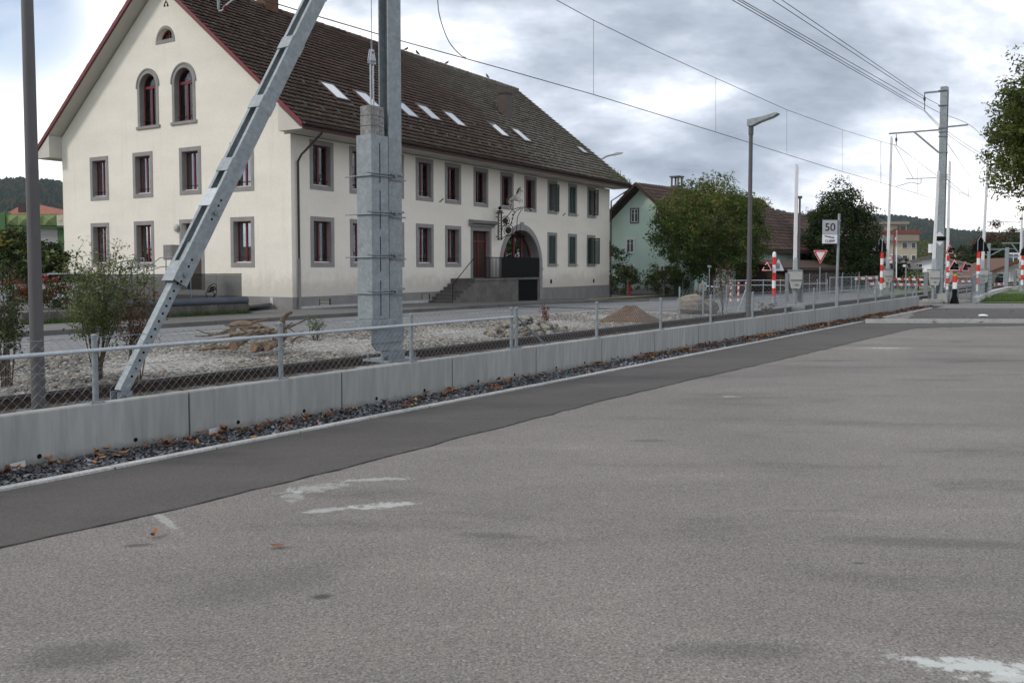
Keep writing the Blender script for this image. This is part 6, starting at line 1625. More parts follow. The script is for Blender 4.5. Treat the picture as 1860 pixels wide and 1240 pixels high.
# barn end with the roof running on lower
bP = mP+Vector((math.cos(ma), math.sin(ma), 0))*17.6
barn = wallbox_house('barn', 'dark wooden barn with large brown tiled roof adjoining the mint green house', bP, ma, 11.8, 11, -.6, 2.1, za+.30-1.0, MT['brownwood'], MT['tiles2'], ov=1.5, vg=.6, tiles_=.5)
b = M(); b.prism([(.5,-5.93,-.5),(8.0,-5.93,-.5),(8.0,-5.93,1.7),(.5,-5.93,1.7)], (0,.02,0)); b.build('gate', MT['black'], barn)
MT['orange_post'] = mat('timber_post', (.30,.12,.05), .8)
for x in (3.0, 8.2): b = M(); b.box(x,x+.22,-7.2,-7.0,-.6,1.5); b.build('post', MT['orange_post'], barn)
lw_ = wallbox_house('lean_to', 'low dark timber lean-to between the mint green house and the barn', mP+Vector((math.cos(ma), math.sin(ma), 0))*6+Vector((math.sin(ma), -math.cos(ma), 0))*6.0, ma, 4, 11, -.5, 2.0, 2.5, MT['dwood'], MT['dwood'], ov=.3)
# street lamp whose arm rises over the far end of the house
lp2 = thing('street_lamp', 'curved grey street lamp arm showing above the far corner of the cream house', 'street lamp', colx(1086, 66, 8))
lp2.location.z = g(lp2.location.x, 66); LOC[lp2.name] = (tuple(lp2.location), 0)
b = M(); P_ = wl([(1085,540,66),(1085,420,66),(1085,310,66),(1090,293,66),(1100,285,66),(1113,281,66)], 5); b.tube(P_, .06, 8); b.build('pole', MT['galv'], lp2, world=True, smooth=True)
b = M(); b.prism([at(1112,280,66),at(1120,277,66),at(1133,276.5,66),at(1130,279,66),at(1115,282.5,66)], (0,.35,0)); b.build('head', MT['grey_box'], lp2, world=True)
# green commercial building at the left
MT['lime'] = mat('lime_panel', (.15,.20,.075), .7, 0, vs=.8, va=.2); MT['dgreen'] = mat('green_pillar', (.06,.13,.045), .6); MT['blindw'] = mat('white_blinds', (.36,.35,.34), .6, 0, vs=2, va=.2, stretch=(.1,.1,9)); MT['terracotta'] = tintmat('terracotta', [(0,(.16,.05,.03)),(.5,(.25,.085,.05)),(1,(.33,.12,.07))], .85, .2)
gY = 62.
gb_ = thing('green_shop_building', 'lime green commercial building with white roller blinds at the left edge', 'building', at(60, 500, gY))
def gbox(u0, u1, v0, v1, d0, d1, m, name, par=None):
    a, c_ = at(u0, v1, gY), at(u1, v0, gY); b = M(); b.box(a.x, c_.x, gY+d0, gY+d1, a.z, c_.z); return b.build(name, MT[m], par or gb_, world=True)
a = at(-60, 540, gY); c_ = at(190, 392, gY); b = M(); b.box(a.x, c_.x, gY+.5, gY+14, -.5, c_.z-.1); b.build('body', MT['lime'], gb_, world=True)
gbox(-60,13,386,520,-.3,.5,'dgreen','pillar'); gbox(103,113,410,470,.2,.5,'dgreen','pillar'); gbox(12,104,389,410,-.15,.5,'lime','fascia'); gbox(12,200,411,414,-.1,.5,'dgreen','ledge')
gbox(14,102,414,447,.3,.49,'blindw','roller_blind'); gbox(114,200,414,447,.3,.49,'blindw','roller_blind'); gbox(14,102,449,475,.1,.49,'lime','lower_panel'); gbox(114,200,449,475,.1,.49,'lime','lower_panel')
for u0 in (12, 35, 58, 81):
    a, c_, e_, f_ = at(u0,410,gY), at(u0+23,410,gY), at(u0+23,391,gY), at(u0,391,gY); m_ = (a+e_)/2+Vector((0,-.3,0)); b = M(); sh_ = Vector((0,-.16,0)); q4 = [p_+sh_ for p_ in (a,c_,e_,f_)]
    b.add(q4+[m_], [(0,1,4),(1,2,4),(2,3,4),(3,0,4)]); b.build('fascia_panel', MT['lime'], gb_, world=True)
sg = thing('shop_sign', 'cream sign board with red lettering cut off by the cream house', 'sign', at(104, 400, gY-.5))
a, c_ = at(103.5, 410, gY-.6), at(150, 390.5, gY-.6); b = M(); b.box(a.x, c_.x, gY-.62, gY-.55, a.z, c_.z); b.build('board', MT['soffit'], sg, world=True)
a = at(108.5, 401, gY-.64)
for i, (tx, v) in enumerate((('Bä',395),('Ko',400.5),('Ca',406))):
    p = at(119.0, v, gY-.64); q = tolocal(sg, p); text(tx, .21, MT['red'], 'lettering', sg, q, (R(90),0,0), .003)
b = M(); P_ = [at(106,401,gY-.63), at(109,404,gY-.63), at(113,398.5,gY-.63), at(110,396,gY-.63)]; b.prism(P_, (0,-.01,0)); b.build('emblem', MT['yellow'], sg, world=True)
# red hipped roof behind it
hY = 80.; rr_ = thing('red_roof_house', 'house with red hipped tile roof behind the lime green building', 'house', at(60, 480, hY))
a = at(5, 391, hY); e_ = at(112, 391, hY); t1 = at(42, 371, hY+5); t2 = at(68, 371, hY+5)
b = M(); b.box(a.x+.5, e_.x-.5, hY+.5, hY+11, -1, a.z); b.build('wall', MT['soffit'], rr_, world=True)
b = M(); b.add([a, e_, e_+Vector((0,12,0)), a+Vector((0,12,0)), t1, t2], [(0,1,5,4),(1,2,5),(2,3,4,5),(3,0,4),(3,2,1,0)]); b.build('roof', mat('red_roof', (.24,.08,.05), .85, 0, vs=2, va=.25, fine=.4, fs=9), rr_, world=True)
gch = M(); p_ = at(42, 380, hY+1.5); gch.box(p_.x-.3,p_.x+.3,p_.y-.3,p_.y+.3,p_.z-.6,p_.z+.55); gch.build('chimney', MT['gutter'], rr_, world=True)

# apartment block and neighbours
MT['beige'] = mat('beige_concrete', (.42,.37,.28), .9, 0, vs=.4, va=.08); MT['beige_dark'] = mat('brown_band', (.26,.22,.18), .9, 0, vs=.5, va=.08); MT['redrail'] = mat('red_railing', (.19,.06,.045), .8)
aY = 150.; apt = thing('apartment_block', 'beige apartment block with red balcony railing behind the dark tree', 'apartment block', at(1620, 480, aY))
def abx(u0, u1, v0, v1, d0, d1, m, name, par=None, s=0.): 
    a, c_ = at(u0, v1, aY), at(u1, v0, aY); b = M(); b.hexa([(a.x,aY+d0,a.z),(c_.x,aY+d0+s,a.z),(c_.x,aY+d1+s,a.z),(a.x,aY+d1,a.z),(a.x,aY+d0,c_.z),(c_.x,aY+d0+s,c_.z),(c_.x,aY+d1+s,c_.z),(a.x,aY+d1,c_.z)]); return b.build(name, MT[m], par or apt, world=True)
abx(1560,1666,433,505,0,14,'beige','wall'); abx(1558,1667.5,424.5,438,-.5,14,'beige_dark','parapet_band'); abx(1572,1653,406,425,1.2,12,'beige','penthouse'); abx(1568,1655,402,407,.6,13,'beige_dark','roof'); abx(1556,1582,379,405,4,8,'beige','tower'); abx(1554,1583,378,381,3.7,8.3,'beige_dark','tower_cap')
for u0, u1 in ((1598,1610),(1636,1639),(1642,1650)): abx(u0,u1,410,424,1.05,1.19,'dkglass','window')
for u0, u1 in ((1591,1600),(1605,1616),(1638,1648),(1655,1663)):
    for v0, v1 in ((440,451),(463,476)): 
        w = abx(u0,u1,v0,v1,-.06,-.01,'white','window'); abx(u0+.8,u1-.8,v0+.8,v1-.8,-.1,-.065,'dkglass','pane',w)
for u0, u1 in ((1620,1637),): abx(u0,u1,438.5,504,-.12,-.005,'beige_dark','pilaster') if False else None
for k in range(1): b = abx(1597,1668,418.5,425,-.62,-.52,'redrail','balcony_railing')
bg = wallbox_house('bungalow', 'low house with wide dark roof beside the apartment block', (at(1650,500,95).x, 100, g(40,100)), R(8), 7, 1, 0, 2, 3, MT['soffit'], MT['dwood'])
bpy.data.objects.remove(bg.children[0]); bpy.data.objects.remove(bg.children[0])
a, e_, t1, t2 = at(1600,488,92), at(1679,489,92), at(1622,463,96), at(1632,463,96)
b = M(); b.add([a, e_, e_+Vector((0,9,.2)), a+Vector((0,9,.2)), t1, t2], [(0,1,5,4),(1,2,5),(2,3,4,5),(3,0,4),(3,2,1,0)]); b.build('roof', MT['trimdark'], bg, world=True)
b = M(); b.box(a.x+1, e_.x-.8, 92.6, 100, -2, a.z+.02); b.build('wall', MT['soffit'], bg, world=True)
b = M(); p_ = at(1662, 495, 92.5); b.box(p_.x-.8,p_.x+.8,92.5,92.58,p_.z-.4,p_.z+.5); b.build('window', MT['dkglass'], bg, world=True)
gw = thing('garden_wall', 'long white garden wall with low roof beside the bungalow', 'wall', at(1670, 505, 78)); a, c_ = at(1645,505,78), at(1697,495,78); b = M(); b.box(a.x,c_.x,78,78.3,-2,c_.z-.15); b.build('wall', MT['white'], gw, world=True); b = M(); b.box(a.x-.1,c_.x+.1,77.9,78.4,c_.z-.15,c_.z); b.build('coping', MT['trimdark'], gw, world=True)
def smallhouse(name, label, u, v_eave, v_apex, Y, w, l, a_, wm, rm, ov=.8, wins=()):
    p = at(u, 500, Y); p.z = g(p.x, p.y)-.3; o = wallbox_house(name, label, p, a_, w, l, 0, zof(v_eave, Y)-p.z, zof(v_apex, Y)-p.z, MT[wm], MT[rm], ov=ov, vg=.8, th=.3)
    for (pl, aa, zz, ww, hh) in wins: hwin(o, pl, aa, zz, ww, hh, 'white', 'dkglass', off=0 if pl == 'g' else -w/2)
    return o
smallhouse('white_house', 'white house with dark roof just left of the far mast', 1690, 478, 464, 120, 8, 14, R(60), 'white', 'trimdark', wins=(('g',-1.5,3.2,1,1.3),('g',1.5,3.2,1,1.3)))
smallhouse('brown_roof_house', 'distant house with brown roof behind the triangular crossing signal', 1751, 486, 475, 210, 9, 14, R(35), 'soffit', 'brownwood')
smallhouse('brown_roof_house', 'distant taller brown roofed house left of the second raised signal', 1741, 480, 470, 250, 10, 16, R(50), 'soffit', 'brownwood')
smallhouse('brown_shed', 'small brown building with pale dormer left of the pale gabled house', 1824, 490, 477, 150, 8, 12, R(10), 'brownwood', 'brownwood')
smallhouse('pale_house', 'pale house with wide gable and shuttered windows at the right edge', 1858, 497, 468, 95, 8.2, 12, R(78), 'soffit', 'brownwood', ov=1.2, wins=(('g',1.0,3.3,1.0,1.2),('g',-1.4,3.3,1.0,1.2),('g',1.9,1.2,1.1,1.2),('g',-.6,1.2,1.1,1.2)))
ss = thing('silo', 'shiny metal silo dome above the distant brown roofs', 'silo', at(1735, 480, 300)); b = M(); p_ = at(1735, 480, 300); b.tube([(p_.x,p_.y,0),(p_.x,p_.y,zof(466,300)),(p_.x,p_.y,zof(463,300)),(p_.x,p_.y,zof(461.5,300))], [.55,.55,.4,.1], 12); b.build('tank', MT['white'], ss, world=True)
cs = thing('spire', 'small pale pointed spire among the distant roofs', 'spire', at(1741, 480, 320)); p_ = at(1741, 470, 320); b = M(); b.tube([(p_.x,p_.y,2),(p_.x,p_.y,zof(470,320))], 1.0, 4); b.tube([(p_.x,p_.y,zof(470,320)),(p_.x,p_.y,zof(457,320))], [.65,.03], 4); b.build('tower', MT['white'], cs, world=True)

# ------------------------------------------------------------ vehicles
def car(label, P0, a, paint):
    o = thing('parked_car', label, 'car', P0, a, 'cars parked beside the cream house'); L2, W2 = 2.1, .86
    prof = [(-2.1,.35),(-2.12,.75),(-1.95,.95),(-1.2,1.02),(-.55,1.42),(.75,1.45),(1.45,1.05),(2.0,.95),(2.1,.7),(2.08,.35)]
    b = M(); b.prism([(x,-W2,z) for x, z in prof], (0,2*W2,0)); b.build('body', paint, o)
    gls = [(-1.05,1.03),(-.5,1.37),(.7,1.40),(1.3,1.05)]
    for y0 in (-W2-.006, W2-.004): b = M(); b.prism([(x,y0,z) for x, z in gls], (0,.01,0)); b.build('side_window', MT['dkglass'], o)
    b = M(); b.hexa([(-1.23,-.75,1.02),(-1.23,.75,1.02),(-1.2,.75,1.04),(-1.2,-.75,1.04),(-.60,-.68,1.40),(-.60,.68,1.40),(-.57,.68,1.42),(-.57,-.68,1.42)]); b.build('windscreen', MT['dkglass'], o)
    for x in (-1.3, 1.3):
        for y in (-W2+.08, W2-.08):
            b = M(); b.tube([(x,y-.1,.32),(x,y+.1,.32)], .32, 16); w = b.build('wheel', MT['black'], o, smooth=40); b = M(); b.tube([(x,y-.105,.32),(x,y+.105,.32)], .18, 12); b.build('rim', MT['galv'], w, smooth=40)
    for y in (-.6, .6): b = M(); b.box(-2.13,-2.10,y-.14,y+.14,.68,.80); b.build('headlight', MT['white'], o)
MT['carwhite'] = mat('car_white', (.62,.64,.66), .25, 0, va=.03, spec=.6)
car('white car half hidden by the bush left of the cream house', (colx(104, 37).x, 37.5, .0), R(28), MT['carwhite'])
car('white car at the left edge beside the dark lamp post', (colx(30, 36).x-.3, 37, -.05), R(75), MT['carwhite'])

# ------------------------------------------------------------ heaps on the gravel
MT['log'] = mat('weathered_log', (.13,.095,.065), .9, 0, vs=6, va=.4, bs=18, bd=.015, fine=.4, fs=20); MT['cut'] = mat('cut_wood', (.21,.13,.075), .85, 0, vs=9, va=.25)
def lg(pts, r0, r1, label, Yb=17.0, twigs=0):
    P_ = [at(u, v, Yb+dy) for u, v, dy in pts]; o = thing('log', label, 'log', P_[0], 0, 'logs and branches heaped on the gravel'); n = len(P_); out = []; rs = []
    for i in range(n-1):
        a0, a1, a2, a3 = P_[max(0,i-1)], P_[i], P_[i+1], P_[min(n-1,i+2)]
        for k in range(5): t = k/5; out.append(.5*((2*a1)+(a2-a0)*t+(2*a0-5*a1+4*a2-a3)*t*t+(3*a1-a0-3*a2+a3)*t**3)); f = (i+t)/(n-1); rs.append((r0+(r1-r0)*f)*random.uniform(.88,1.14))
    out.append(P_[-1]); rs.append(r1); b = M(); b.tube(out, rs, 9); b.build('wood', MT['log'], o, world=True, smooth=55)
    if r0 > .045:
        d = (out[0]-out[1]).normalized(); b = M(); b.tube([out[0]+d*.002, out[0]+d*.012], rs[0]*.86, 10); b.build('cut_end', MT['cut'], o, world=True)
LG = [([(420,607,.2),(455,603,.1),(490,600,0)],.07,.06,'straight cut log lying on top with a pale round end at its left'),
 ([(421,593,.3),(440,588,.25),(462,592,.2),(475,596,.1)],.10,.07,'thick knotty log crowning the heap'),
 ([(462,585,.3),(480,594,.2),(497,598,.1)],.05,.03,'crooked dark log on the right of the crown'),
 ([(368,621,.0),(395,617,.1),(420,613,.2)],.055,.06,'brown log resting at the left middle of the heap'),
 ([(362,634,.0),(395,631,-.1),(430,630,-.1)],.05,.05,'long low log along the left foot of the heap'),
 ([(424,628,-.6),(445,615,-.1),(462,607,.1)],.12,.07,'split stump block in the front centre of the heap'),
 ([(461,631,-.5),(490,625,-.1),(515,612,.2)],.13,.08,'thick log with a broad pale cut face at the front'),
 ([(485,631,-.5),(505,622,0),(520,608,.2)],.09,.07,'shorter log with a pale cut face right of the broad one'),
 ([(505,620,0),(511,597,.1),(513,583,.1),(518,573,.1),(530,566,.15)],.11,.045,'thick forked branch rising steeply at the right'),
 ([(512,600,.2),(535,590,.2),(560,578,.2)],.035,.015,'long reddish branch pointing up to the right'),
 ([(515,597,.3),(525,590,.3),(531,586,.3)],.03,.02,'short pale branch beside the steep fork'),
 ([(395,606,.1),(374,610,.1),(354,610,.1)],.028,.015,'thin pale branch ending at the far left, lower prong'),
 ([(385,607,.1),(368,603,.1),(356,598,.1)],.02,.012,'thin pale branch ending at the far left, upper prong'),
 ([(385,606,.2),(405,605,.2),(428,600,.2)],.03,.03,'slender crooked branch behind the left side of the heap'),
 ([(520,612,.1),(535,607,.1),(552,600,.1)],.02,.01,'thin twig low on the right of the heap'),
 ([(440,600,.5),(480,603,.5),(520,606,.5)],.10,.09,'shadowed log at the back of the heap')]
for p_, r0, r1, lab in LG: lg(p_, r0*.78, r1*.78, lab)
tw = [((400,604),(470,594),'grey stick lying across the top left of the heap'),((430,626),(500,596),'stick crossing the heap diagonally in its middle'),((470,600),(520,630),'stick slanting down to the right front of the heap'),((380,628),(450,612),'stick along the left front of the heap'),((500,590),(545,612),'thin branch hanging off the right end of the heap'),((408,590),(452,606),'thin branch poking up at the left of the crown log'),((455,588),(500,580),'thin twig rising just right of the crown log'),((528,620),(556,612),'broken stick on the gravel right of the heap')]
for (a0, b0), (a1, b1), lab in tw: lg([(a0,b0,-.15),((a0+a1)/2+random.uniform(-4,4),(b0+b1)/2-4,-.1),(a1,b1,.1)], random.uniform(.014,.03), .008, lab)
# heap of field stones
stn = None; MT['boulder'] = mat('field_stone', (.22,.205,.18), .9, 0, vs=7, va=.3, bs=15, bd=.02, fine=.4, fs=25); MT['boulder2'] = mat('tan_field_stone', (.25,.21,.15), .9, 0, vs=7, va=.3, bs=15, bd=.02); MT['boulder3'] = mat('brown_field_stone', (.13,.105,.085), .9, 0, vs=7, va=.3, bs=15, bd=.02)
protos = []
for k, (mm, lab) in enumerate((('boulder','pale grey field stone in the heap behind the doubled fence post'),('boulder2','tan field stone in the heap behind the doubled fence post'),('boulder3','dark brown field stone in the heap behind the doubled fence post'))):
    b = M(); b.ball((0,0,0), 1.0, 9, 6, (1,.8,.7), jit=.14); o = b.build('field_stone', MT[mm]); tag(o, lab, 'stone', 'field stones heaped on the gravel'); protos.append(o)
hc = on(958, 601, .05)
for i in range(130):
    k = 0 if i < 55 else (1 if i < 80 else 2)
    o = protos[k] if i in (0, 55, 80) else protos[k].copy()
    if i not in (0, 55, 80): C.objects.link(o)
    a = random.uniform(0, 6.28); rr0 = random.random()**.7; x_ = math.cos(a)*rr0*1.25; y_ = math.sin(a)*rr0*.8; s = random.uniform(.05, .125); z_ = max(0, .36*(1-rr0**1.0))+s*.2
    q_ = hc+DD*x_*1.25+NN*y_; o.location = (q_.x, q_.y, z_); o.scale = (s*random.uniform(.8,1.3), s, s*random.uniform(.7,1)); o.rotation_euler = (random.random()*.6, random.random()*.6, random.random()*6.28)
# soil mound
mc = on(1146, 584, 0); V = []; Fc = []; nr_, na = 12, 40
for i in range(nr_+1):
    f = i/nr_
    for k in range(na):
        a = 2*math.pi*k/na; rr0 = f*(1+.09*math.sin(3*a+1)+.06*math.sin(5*a)); h = .54*(1-f)**.95*(1+.12*math.sin(4*a+f*5)) if f > .12 else .54*(1-.12)**.95*(1-.25*f)
        if i == nr_: h = -.03
        q_ = mc+DD*math.cos(a)*rr0*1.15+NN*math.sin(a)*rr0*.95; V.append((q_.x+.9*.0, q_.y, h+random.uniform(-.012,.012)))
for i in range(nr_):
    for k in range(na): Fc.append((i*na+k, i*na+(k+1) % na, (i+1)*na+(k+1) % na, (i+1)*na+k))
b = M(); b.add(V, Fc); mo = b.build('soil_mound', MT['sand'], smooth=True); tag(mo, 'conical heap of brown soil on the gravel behind the fence', 'soil heap', kind='stuff')
# boulders with dry brush on top
def boulder(label, u, v, Y, s, sc3, m='boulder3', rz=0):
    p = gp(u, Y); b = M(); b.ball((0,0,s*sc3[2]*.62), s, 9, 6, (sc3[0],sc3[1],sc3[2]*.85), jit=.16); o = b.build('boulder', MT[m]); o.location = (p.x, p.y, -.05); o.rotation_euler = (0,0,rz); tag(o, label, 'boulder')
boulder('large grey boulder left of the pair with dry brush on top', 1258, 0, 31.3, .48, (1.15,.9,.80)); boulder('darker boulder on the right of the pair', 1286, 0, 31.6, .42, (.8,.9,.9), 'boulder3', .7); boulder('flat pale rock slab lying on the big boulder', 1256, 0, 32.6, .52, (1.2,.8,.95), 'boulder2', .4)
shrub('dry_brush', 'heap of dry brown brush lying on the boulders', 1282, 31.9, .35, .55, 12, 70, 7, .03, MT['leaf_brown'], 62, z0=.55)

# ------------------------------------------------------------ crossing fences
def chainfence(label, pts, h, cell=.10, r=.004, rails=(1.0,), gaps=None, end_brace=False, group='chain link fences around the level crossing'):
    P_ = [gp(u, Y) for u, Y in pts]; o = thing('chain_link_fence', label, 'fence', P_[0], 0, group)
    for p in P_:
        b = M(); b.tube([p, p+Vector((0,0,h))], .028, 8); b.ball(p+Vector((0,0,h)), .03, 8, 4); b.build('post', MT['galv'], o, world=True, smooth=40)
    b = M()
    for a, c_ in zip(P_[:-1], P_[1:]): chain(b, a, c_, h-.06, cell, r)
    b.build('wire_mesh', MT['galv'], o, world=True)
    for rz_ in rails:
        b = M(); b.tube([p+Vector((0,-.03,h*rz_)) for p in P_], .02, 6); b.build('rail', MT['galv_light'], o, world=True)
    if end_brace:
        b = M(); d = (P_[-2]-P_[-1]).normalized(); b.tube([P_[-1]+Vector((0,0,h*.85)), P_[-1]+d*.8], .018, 6); b.build('brace', MT['galv_light'], o, world=True)
    return o
chainfence('chain link fence just across the track behind the soil heap', [(1234,28.3),(1277,29.6),(1319,31),(1354,32.4)], 1.02, rails=(), end_brace=True)
chainfence('fence with white top rail between the road and the red signal post', [(1297,47),(1330,46.7),(1356,46.5),(1386,46.3),(1417,46.1),(1440,45.8)], 1.0, rails=(.98,.72))
chainfence('short railed fence under the give way sign', [(1457,43),(1484,43.6),(1502,44)], 1.05, rails=(.82,))
chainfence('long fence running behind the kilometre sign towards the striped signal', [(1507,50),(1528,51),(1546,52),(1574,54),(1594,56)], 1.1, rails=(.98,), end_brace=True)
chainfence('fence beside the level crossing between the striped signals', [(1706,40.8),(1723,40.9),(1740,41.2),(1755,41.6),(1765,42)], 1.25, rails=(.66,.98))
chainfence('tall fence along the path beyond the second striped signal', [(1766,41.8),(1777,43.5),(1786,46),(1793,49),(1800,53)], 1.35, rails=(.97,))
chainfence('low mesh fence on the road side of the dark tree', [(1440,62),(1470,62),(1500,62),(1530,62),(1560,62)], 1.3, cell=.14, r=.006, rails=())
chainfence('garden fence before the mint green house', [(1102,59),(1140,59),(1170,59),(1206,59),(1240,59),(1268,59)], 1.1, cell=.14, r=.004, rails=())

# ------------------------------------------------------------ level crossing equipment
MT['redstripe'] = mat('red_stripe', (.62,.03,.02), .4, 0, va=.05); MT['yellowband'] = mat('yellow_band', (.6,.42,.03), .5)
def stripemat(name, axis, period, shear=0.):
    m = bpy.data.materials.new(name); m.use_nodes = True; t = m.node_tree; p = t.nodes['Principled BSDF']; p.inputs['Roughness'].default_value = .45
    tc = N(t, 'ShaderNodeTexCoord'); sp_ = N(t, 'ShaderNodeSeparateXYZ'); L(t, tc.outputs['Object'], sp_.inputs[0]); v = sp_.outputs[axis]
    if shear: v = mth(t, 'ADD', v, mth(t, 'MULTIPLY', sp_.outputs[2], shear))
    f = mth(t, 'GREATER_THAN', mth(t, 'FRACT', mth(t, 'ADD', mth(t, 'DIVIDE', v, period), 50.)), .5)
    L(t, mixc(t, f, (.66,.67,.68), (.50,.03,.02)), p.inputs['Base Color']); return m
MT['stripe_z'] = stripemat('red_white_bands', 2, 1.5); MT['stripe_x'] = stripemat('red_white_board', 0, .5, .4)
def barrier(label, u, Y, vtop, lean=0.):
    p = gp(u, Y); p.z = 0 if Y < 60 else p.z; o = thing('raised_barrier', label, 'barrier', p, 0, 'raised barriers of the level crossing'); h = zof(vtop, Y)-p.z
    b = M(); b.obox((0,0), (1,0), (0,1), .32, .3, -.05, .22); b.build('base', MT['concrete'], o)
    b = M(); b.tube([(0,0,.2),(0,0,.85)], .075, 12); b.build('post', MT['galv'], o, smooth=40)
    b = M(); b.prism([(-.23,-.16,1.50),(.23,-.16,1.50),(.23,-.16,1.12),(.16,-.16,.84),(-.16,-.16,.84),(-.23,-.16,1.12)], (0,.34,0)); hs_ = b.build('drive_housing', MT['grey_box'], o)
    b = M(); b.box(-.235,.235,-.185,-.161,1.16,1.20); b.box(-.06,.06,-.19,-.161,.98,1.02); b.build('latch', MT['galv_dark'], hs_)
    b = M(); b.box(-.26,.26,-.10,.10,1.52,1.58); b.box(.235,.275,-.10,.10,.88,1.56); b.build('arm_cradle', MT['galv'], o)
    b = M(); b.box(-.29,-.25,-.05,.3,.35,1.45); b.box(.28,.33,-.02,.3,.3,1.45); b.build('counterweight', MT['galv_dark'], o)
    b = M(); b.hexa([(-.07,-.045,1.58),(.055,-.045,1.58),(.055,.045,1.58),(-.07,.045,1.58),(-.06+lean,-.03,h),(.04+lean,-.03,h),(.04+lean,.03,h),(-.06+lean,.03,h)]); bo = b.build('boom', MT['white'], o)
    b = M(); b.hexa([(.0555,-.04,2.2),(.068,-.04,2.2),(.068,.04,2.2),(.0555,.04,2.2),(.0405+lean,-.028,h-.1),(.052+lean,-.028,h-.1),(.052+lean,.028,h-.1),(.0405+lean,.028,h-.1)]); b.build('striped_edge', MT['stripe_z'], bo)
    b = M(); b.hexa([(-.075,-.06,1.45),(.075,-.06,1.45),(.075,.06,1.45),(-.075,.06,1.45),(-.068,-.055,2.05),(.068,-.055,2.05),(.068,.055,2.05),(-.068,.055,2.05)]); b.build('boom_sleeve', MT['galv_light'], o)
barrier('leftmost raised white barrier boom, just left of the give way sign', 1443, 34.5, 298)
barrier('tall raised white barrier boom between the dark tree and the flag', 1611, 48, 248, .06)
barrier('raised white barrier boom directly left of the far catenary mast', 1694, 40.3, 311, .12)
barrier('thin raised barrier boom directly right of the far catenary mast', 1719, 49, 292)
barrier('raised white barrier boom right of the large black triangle signal', 1783, 47, 268, .15)
barrier('raised white barrier boom nearest the right edge of the photo', 1852, 62, 390, .02)
def tri(b, c, w, h, d, nx, ny, off=0., inv=False):      # triangle plate, normal (nx, ny)
    ax_ = Vector((-ny, nx, 0)); n_ = Vector((nx, ny, 0)); c = Vector(c)+n_*off; sgn = -1 if inv else 1
    pts = []
    for (px_, pz_) in ((-w/2,-h/2*sgn),(w/2,-h/2*sgn),(0,h/2*sgn)):
        # rounded corners
        for k in range(4):
            t = (k-1.5)/3; base = {(-w/2):(-1,-1),(w/2):(1,-1),0:(0,1)}[px_]
            pts.append((px_, pz_))
            break
    # cut the corners a little
    P3 = pts; out = []
    for i in range(3):
        a, q, c_ = P3[i-1], P3[i], P3[(i+1) % 3]
        out.append((q[0]+(a[0]-q[0])*.10, q[1]+(a[1]-q[1])*.10)); out.append((q[0]+(a[0]-q[0])*.02+(c_[0]-q[0])*.02, q[1]+(a[1]-q[1])*.02+(c_[1]-q[1])*.02)); out.append((q[0]+(c_[0]-q[0])*.10, q[1]+(c_[1]-q[1])*.10))
    b.prism([c+ax_*x+Vector((0,0,z)) for x, z in out], n_*d)
def signal_tri(o, c, size, ang_, back=False, name='signal_board', lamp_=True):
    nx, ny = math.cos(ang_), math.sin(ang_); h = size*.87; c = Vector(c)
    b = M(); tri(b, c, size, h, .04, nx, ny); s = b.build(name, MT['redstripe' if not back else 'white'], o)
    if not back:
        b = M(); tri(b, c+Vector((0,0,-.012)), size*.84, h*.84, .005, nx, ny, .041); b.build('white_border', MT['white'], s)
        b = M(); tri(b, c+Vector((0,0,-.02)), size*.70, h*.70, .005, nx, ny, .0465); b.build('black_face', MT['black'], s)
        n_ = Vector((nx, ny, 0)); b = M(); q_ = c+Vector((0,0,-h*.12)); b.tube([q_+n_*.05, q_+n_*.10], .10*size/.75, 14); b.build('lamp', MT['gutter'], s)
        b = M(); 
        for k in range(8):
            a = math.pi*k/8+.0; a2 = math.pi*(k+1)/8; ax_ = Vector((-ny, nx, 0)); r_ = .13*size/.75
            p1_, p2_ = q_+ax_*math.cos(a)*r_+Vector((0,0,math.sin(a)*r_)), q_+ax_*math.cos(a2)*r_+Vector((0,0,math.sin(a2)*r_)); b.add([p1_+n_*.05, p2_+n_*.05, p2_+n_*.26, p1_+n_*.26, p1_*1+n_*.05+Vector((0,0,.008)), p2_+n_*.05+Vector((0,0,.008)), p2_+n_*.26+Vector((0,0,.008)), p1_+n_*.26+Vector((0,0,.008))], [(0,1,2,3),(7,6,5,4),(3,2,6,7),(0,4,5,1)])
        b.build('hood', MT['black'], s)
    return s
def blackback(o, c, size, ang_, frame_=True):
    nx, ny = math.cos(ang_), math.sin(ang_); c = Vector(c); b = M(); tri(b, c, size, size*.95, .05, nx, ny); s = b.build('signal_board', MT['black'], o)
    b = M(); n_ = Vector((nx, ny, 0)); ax_ = Vector((-ny, nx, 0)); q_ = c+n_*.08
    b.tube([q_+ax_*.14+Vector((0,0,-size*.45)), q_+ax_*.14+Vector((0,0,size*.12)), q_+Vector((0,0,size*.38)), q_-ax_*.14+Vector((0,0,size*.12)), q_-ax_*.14+Vector((0,0,-size*.45))], .022, 6); b.build('bracket', MT['galv'], s)
    b = M(); b.box(c.x-.18, c.x+.18, c.y-.05, c.y+.35, c.z-size*.36, c.z-size*.08); b.build('lamp_housing', MT['black'], s)
    return s
def striped(o, z0, z1, n, r=.075, first='redstripe', foot='galv_dark', fh=.45, cap=True):
    b = M(); b.tube([(0,0,0),(0,0,.05),(0,0,fh*.55),(0,0,fh)], [.20,.19,.10,r*1.02], 12); b.build('foot', MT[foot], o, smooth=40)
    zs = [fh+(z1-fh)*i/n for i in range(n+1)]
    for i in range(n):
        m_ = ('redstripe','white')[(n-1-i) % 2]
        b = M(); b.tube([(0,0,zs[i]),(0,0,zs[i+1])], r, 14); b.build('band', MT[m_], o, smooth=40)
def sp_post(label, u, Y): p = gp(u, Y); p.z = 0; return thing('crossing_signal', label, 'railway signal', p, 0, 'striped signal posts of the level crossing')
